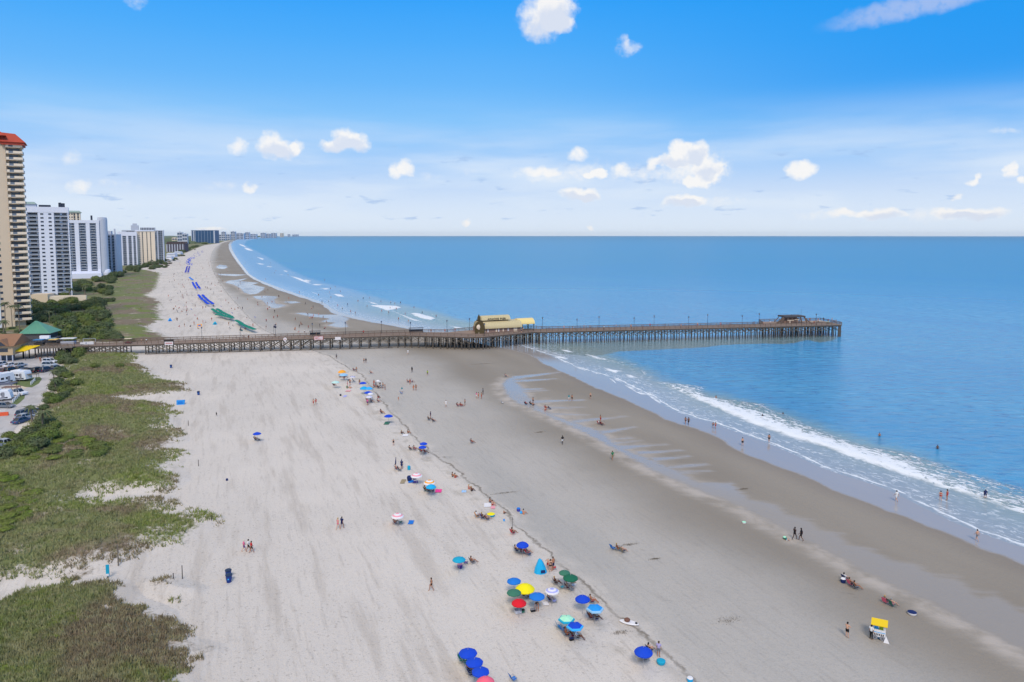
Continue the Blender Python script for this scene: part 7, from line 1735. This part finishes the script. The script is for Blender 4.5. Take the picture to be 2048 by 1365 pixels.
fill([(360, 508), (380, 489), (425, 482), (440, 483.5), (400, 492), (380, 503)], 22, 10, 20, ['mid', 'dark'], 'far green scrub along the dune toward the blue glass hotel', 'far green scrub', .55)
# palms
def frond(q, c, th, L, droop, w_=.5):
    V = []; n = 5
    for i in range(n + 1):
        f = i / n; r = L * f; z = L * (.35 * f - droop * f * f); ww = w_ * math.sin(math.pi * (.12 + .85 * f)) * .6
        px, py = math.cos(th), math.sin(th)
        V += [(c[0] + px * r - py * ww, c[1] + py * r + px * ww, c[2] + z - .12 * ww), (c[0] + px * r, c[1] + py * r, c[2] + z + .06), (c[0] + px * r + py * ww, c[1] + py * r - px * ww, c[2] + z - .12 * ww)]
    q.poly(V, [(3 * i, 3 * i + 1, 3 * i + 4, 3 * i + 3) for i in range(n)] + [(3 * i + 1, 3 * i + 2, 3 * i + 5, 3 * i + 4) for i in range(n)])
def palm_meshes(seed, h, cr):
    r_ = random.Random(seed); t_ = MB(); bx_ = r_.uniform(-.4, .4)
    for i in range(6): t_.tube((bx_ * (i / 6) ** 2, 0, h * i / 6 - (.4 if i == 0 else 0)), (bx_ * ((i + 1) / 6) ** 2, 0, h * (i + 1) / 6), .22 - .012 * i, .21 - .012 * i, 8)
    c_ = MB()
    for i in range(34): frond(c_, (bx_, 0, h), r_.uniform(0, 6.28), cr * r_.uniform(.8, 1.05), r_.uniform(.15, 1.25), .42)
    return t_.mesh('trunk', BARK), c_.mesh('crown', LFP)
PALM = [palm_meshes(1, 12.5, 2.6), palm_meshes(2, 4.2, 2.0), palm_meshes(3, 8.0, 2.3)]
def palm(x, y, k, label, group='palm trees', sc=1.0):
    e = empty('palm_tree', on_ground(x, y), rng.uniform(0, 6), label, 'palm tree', group); e.scale = (sc,) * 3; link('trunk', PALM[k][0], e); link('crown', PALM[k][1], e)
for x, y, k, lb, sc in ((12, 666, 0, 'left of three tall palms before the beige tower', 1.0), (25, 660, 0, 'middle of three tall palms before the beige tower', .85), (40, 672, 0, 'right of three tall palms before the beige tower', .98), (8, 676, 1, 'short bushy palm at the foot of the tower', 1.3), (64, 848, 1, 'sabal palm standing beside the parked cars on the road', .9), (86, 872, 1, 'second sabal palm below the parked cars', .95),
  (100, 650, 1, 'small palm at the left edge of the thicket', 1.3), (112, 640, 1, 'small palm deeper in the thicket', 1.3), (304, 535, 2, 'left dark palm before the cream slab hotel', 1.2), (317, 534, 2, 'right dark palm before the cream slab hotel', 1.2), (140, 600, 1, 'palm crown in the thicket under the white hotel', 1.8), (170, 592, 1, 'palm crown in the thicket under the finned hotel', 1.8), (125, 676, 1, 'small palm right of the green roofed restaurant', 1.1), (108, 765, 1, 'sabal palm among the roadside shrubs', .8), (112, 785, 1, 'lower sabal palm among the roadside shrubs', .8)): palm(x, y, k, lb, sc=sc)
# hedge clumps at the tower foot
fill([(0, 662), (45, 665), (60, 668), (60, 676), (0, 682)], 14, 1.2, 2.2, ['dark'], 'dark clipped shrub along the foot of the beige tower', 'tower hedge', .8)
# dune grass, uncountable
gr_m, t, p = new_mat('dune_grass_blades'); pos = t.n('ShaderNodeNewGeometry').outputs['Position']
c = t.mix(t.ss(t.noise(pos, .035, 5), .46, .56), S(128, 134, 84), S(132, 118, 94)); c = t.mix(t.ss(t.noise(t.mapv(pos, (1, 1, 1), (0, 0, 0), (40, 3, 0)), .06, 4), .52, .62), c, S(122, 134, 68)); c = t.mix(t.ss(t.noise(pos, .9, 3), .4, .7, 0, .7), c, S(168, 162, 122)); c = t.mix(t.ss(t.noise(pos, 1.7, 3), .5, .75, 0, .65), c, S(98, 94, 66))
t.L.new(c, p.inputs['Base Color']); p.inputs['Roughness'].default_value = .85; p.inputs['Specular IOR Level'].default_value = .1
nrs = np.random.RandomState(5); pts = []
for poly, n in ((VEG[0], 50000), (VEG[1], 26000), (VEG[2], 1500), (VEG[3], 9000)):
    V = W2(poly); lo, hi = V.min(0) - 7, V.max(0) + 7; Q = nrs.rand(n * 3, 2) * (hi - lo) + lo
    d_ = np.hypot(Q[:, 0], Q[:, 1]); keep = (nrs.rand(len(Q)) < np.clip(140 / d_, 0, 1)) & (Q[:, 0] > -.78 * Q[:, 1] - 8) & (Q[:, 1] > 48); Q = Q[keep]
    v_ = sd_poly(Q, poly); other = sd_multi(Q, ROADP)
    cl_ = vnoise(Q[:, 0], Q[:, 1], 3.2, 21); cl2 = vnoise(Q[:, 0], Q[:, 1], 9, 22)
    cl3 = vnoise(Q[:, 0], Q[:, 1], 1.1, 23); pr_ = np.clip((v_ + 2.5) / 9, 0, 1); k = (other < -1) & (v_ > -2.5) & (cl_ * .45 + cl2 * .25 + cl3 * .3 + nrs.rand(len(Q)) * .12 < .26 + pr_ * .85) & (pr_ > 0)
    pts.append(Q[k])
Q = np.concatenate(pts); z = GH(Q[:, 0], Q[:, 1]); n = len(Q)
ntr = 4
base = np.repeat(np.stack([Q[:, 0], Q[:, 1], z], 1), ntr, 0); m_ = len(base)
th = nrs.rand(m_) * 6.283; off = nrs.randn(m_, 2) * .16; hgt = nrs.uniform(.16, .5, m_) * (1 + .3 * np.repeat(nrs.rand(n), ntr)); wd_ = nrs.uniform(.025, .06, m_) * (1 + np.hypot(base[:, 0], base[:, 1]) / 120)
base[:, :2] += off; lean = nrs.randn(m_, 2) * .22 + np.array([-.08, .1])
a_ = base + np.stack([np.cos(th) * wd_, np.sin(th) * wd_, np.full(m_, -.05)], 1); b_ = base - np.stack([np.cos(th) * wd_, np.sin(th) * wd_, np.full(m_, .05)], 1); c_ = base + np.stack([lean[:, 0], lean[:, 1], hgt], 1)
V = np.stack([a_, b_, c_], 1).reshape(-1, 3)
me = bpy.data.meshes.new('dune_grass'); me.vertices.add(len(V)); me.vertices.foreach_set('co', V.astype(np.float32).ravel()); me.loops.add(len(V)); me.loops.foreach_set('vertex_index', np.arange(len(V), dtype=np.int32)); me.polygons.add(m_); me.polygons.foreach_set('loop_start', (np.arange(m_) * 3).astype(np.int32)); me.polygons.foreach_set('loop_total', np.full(m_, 3, np.int32)); me.update(calc_edges=True); me.materials.append(gr_m)
tag(link('dune_grass', me), 'olive and brown dune grass tufts covering the dunes', 'grass', kind='stuff')
# distant woodland inland, reads as one mass
q = MB(); r5 = random.Random(9); _w = 1
icoV = []; icoF = []
bmx = bmesh.new(); bmesh.ops.create_icosphere(bmx, subdivisions=2, radius=1); icoV = [v.co.copy() for v in bmx.verts]; icoF = [tuple(v.index for v in f.verts) for f in bmx.faces]; bmx.free()
for i in range(1500):
    y = 471.55 + 17 * r5.random() ** 2.6; xm = float(np.interp(y, [471.5, 473, 475, 479, 484, 490], [600, 560, 512, 440, 400, 372])) - 4; x = xm - r5.random() ** 1.3 * (xm - 120)
    v = G(x, y); s_ = v.y * .004 + 6
    hh = r5.uniform(9, 17)
    if v.y > 22000: continue
    q.poly([(v.x + c.x * s_ * 2.2 * r5.uniform(.8, 1.15), v.y + c.y * s_ * 2 * r5.uniform(.8, 1.15), max(-1, c.z * hh * r5.uniform(.85, 1.12))) for c in icoV], icoF)
tag(q.build('distant_woodland', LFD), 'dark coastal woodland stretching inland behind the far hotels', 'woodland', kind='stuff')
# dark seaweed patches on the damp sand
WEED = M('dried_seaweed', S(104, 92, 76), .95, .3, 6)
for x, y, w_, l_, lb in ((1455, 1243, 1.7, .9, 'large dark seaweed patch left of the vending cart'), (1260, 1091, 1.6, .4, 'thin seaweed streaks behind the line of loungers'), (1310, 1120, .9, .25, 'short seaweed streak right of the loungers'), (1486, 980, 1.5, .3, 'dark seaweed strand in the runnel'), (1008, 988, 3.2, .35, 'long seaweed strand right of the wrack line'), (1079, 866, 1.3, .5, 'seaweed heap on the damp sand above the lone walker'), (965, 729, 5.5, .3, 'long thin seaweed line below the pier'), (1240, 1268, 1.2, .5, 'faint seaweed below the white float'), (790, 700, .1, .1, None)):
    if not lb: continue
    e = empty('seaweed_patch', on_ground(x, y), .3, lb, 'seaweed', 'seaweed patches'); q = MB(); k = int(120 + w_ * 40)
    for i in range(k):
        a, b = rng.gauss(0, w_ * .42), rng.gauss(0, l_ * .42); L = rng.uniform(.04, .16); th = rng.uniform(0, 6.28); z = rng.uniform(.01, .06)
        q.poly([(a, b, z), (a + L * math.cos(th), b + L * math.sin(th), z + .03), (a + L * .5 * math.cos(th + .5), b + L * .5 * math.sin(th + .5), z + .06)], [(0, 1, 2)])
    q.build('strands', WEED, e)
# ---------------------------------------------------------------- haze
hz = bpy.data.materials.new('haze'); hz.use_nodes = True; t = NT(hz.node_tree); t.N.clear()
pv_ = t.n('ShaderNodeVolumePrincipled'); o_ = t.n('ShaderNodeOutputMaterial'); t.L.new(pv_.outputs[0], o_.inputs['Volume'])
pv_.inputs['Color'].default_value = (.88, .95, 1.0, 1); pv_.inputs['Density'].default_value = 1.7e-5; pv_.inputs['Anisotropy'].default_value = 0.0
q = MB(); q.box(-25500, 25500, -400, 25500, -5, 118); h_ = q.build('haze', hz); h_['kind'] = 'stuff'; h_['label'] = 'thin blue sea haze over the whole shore'
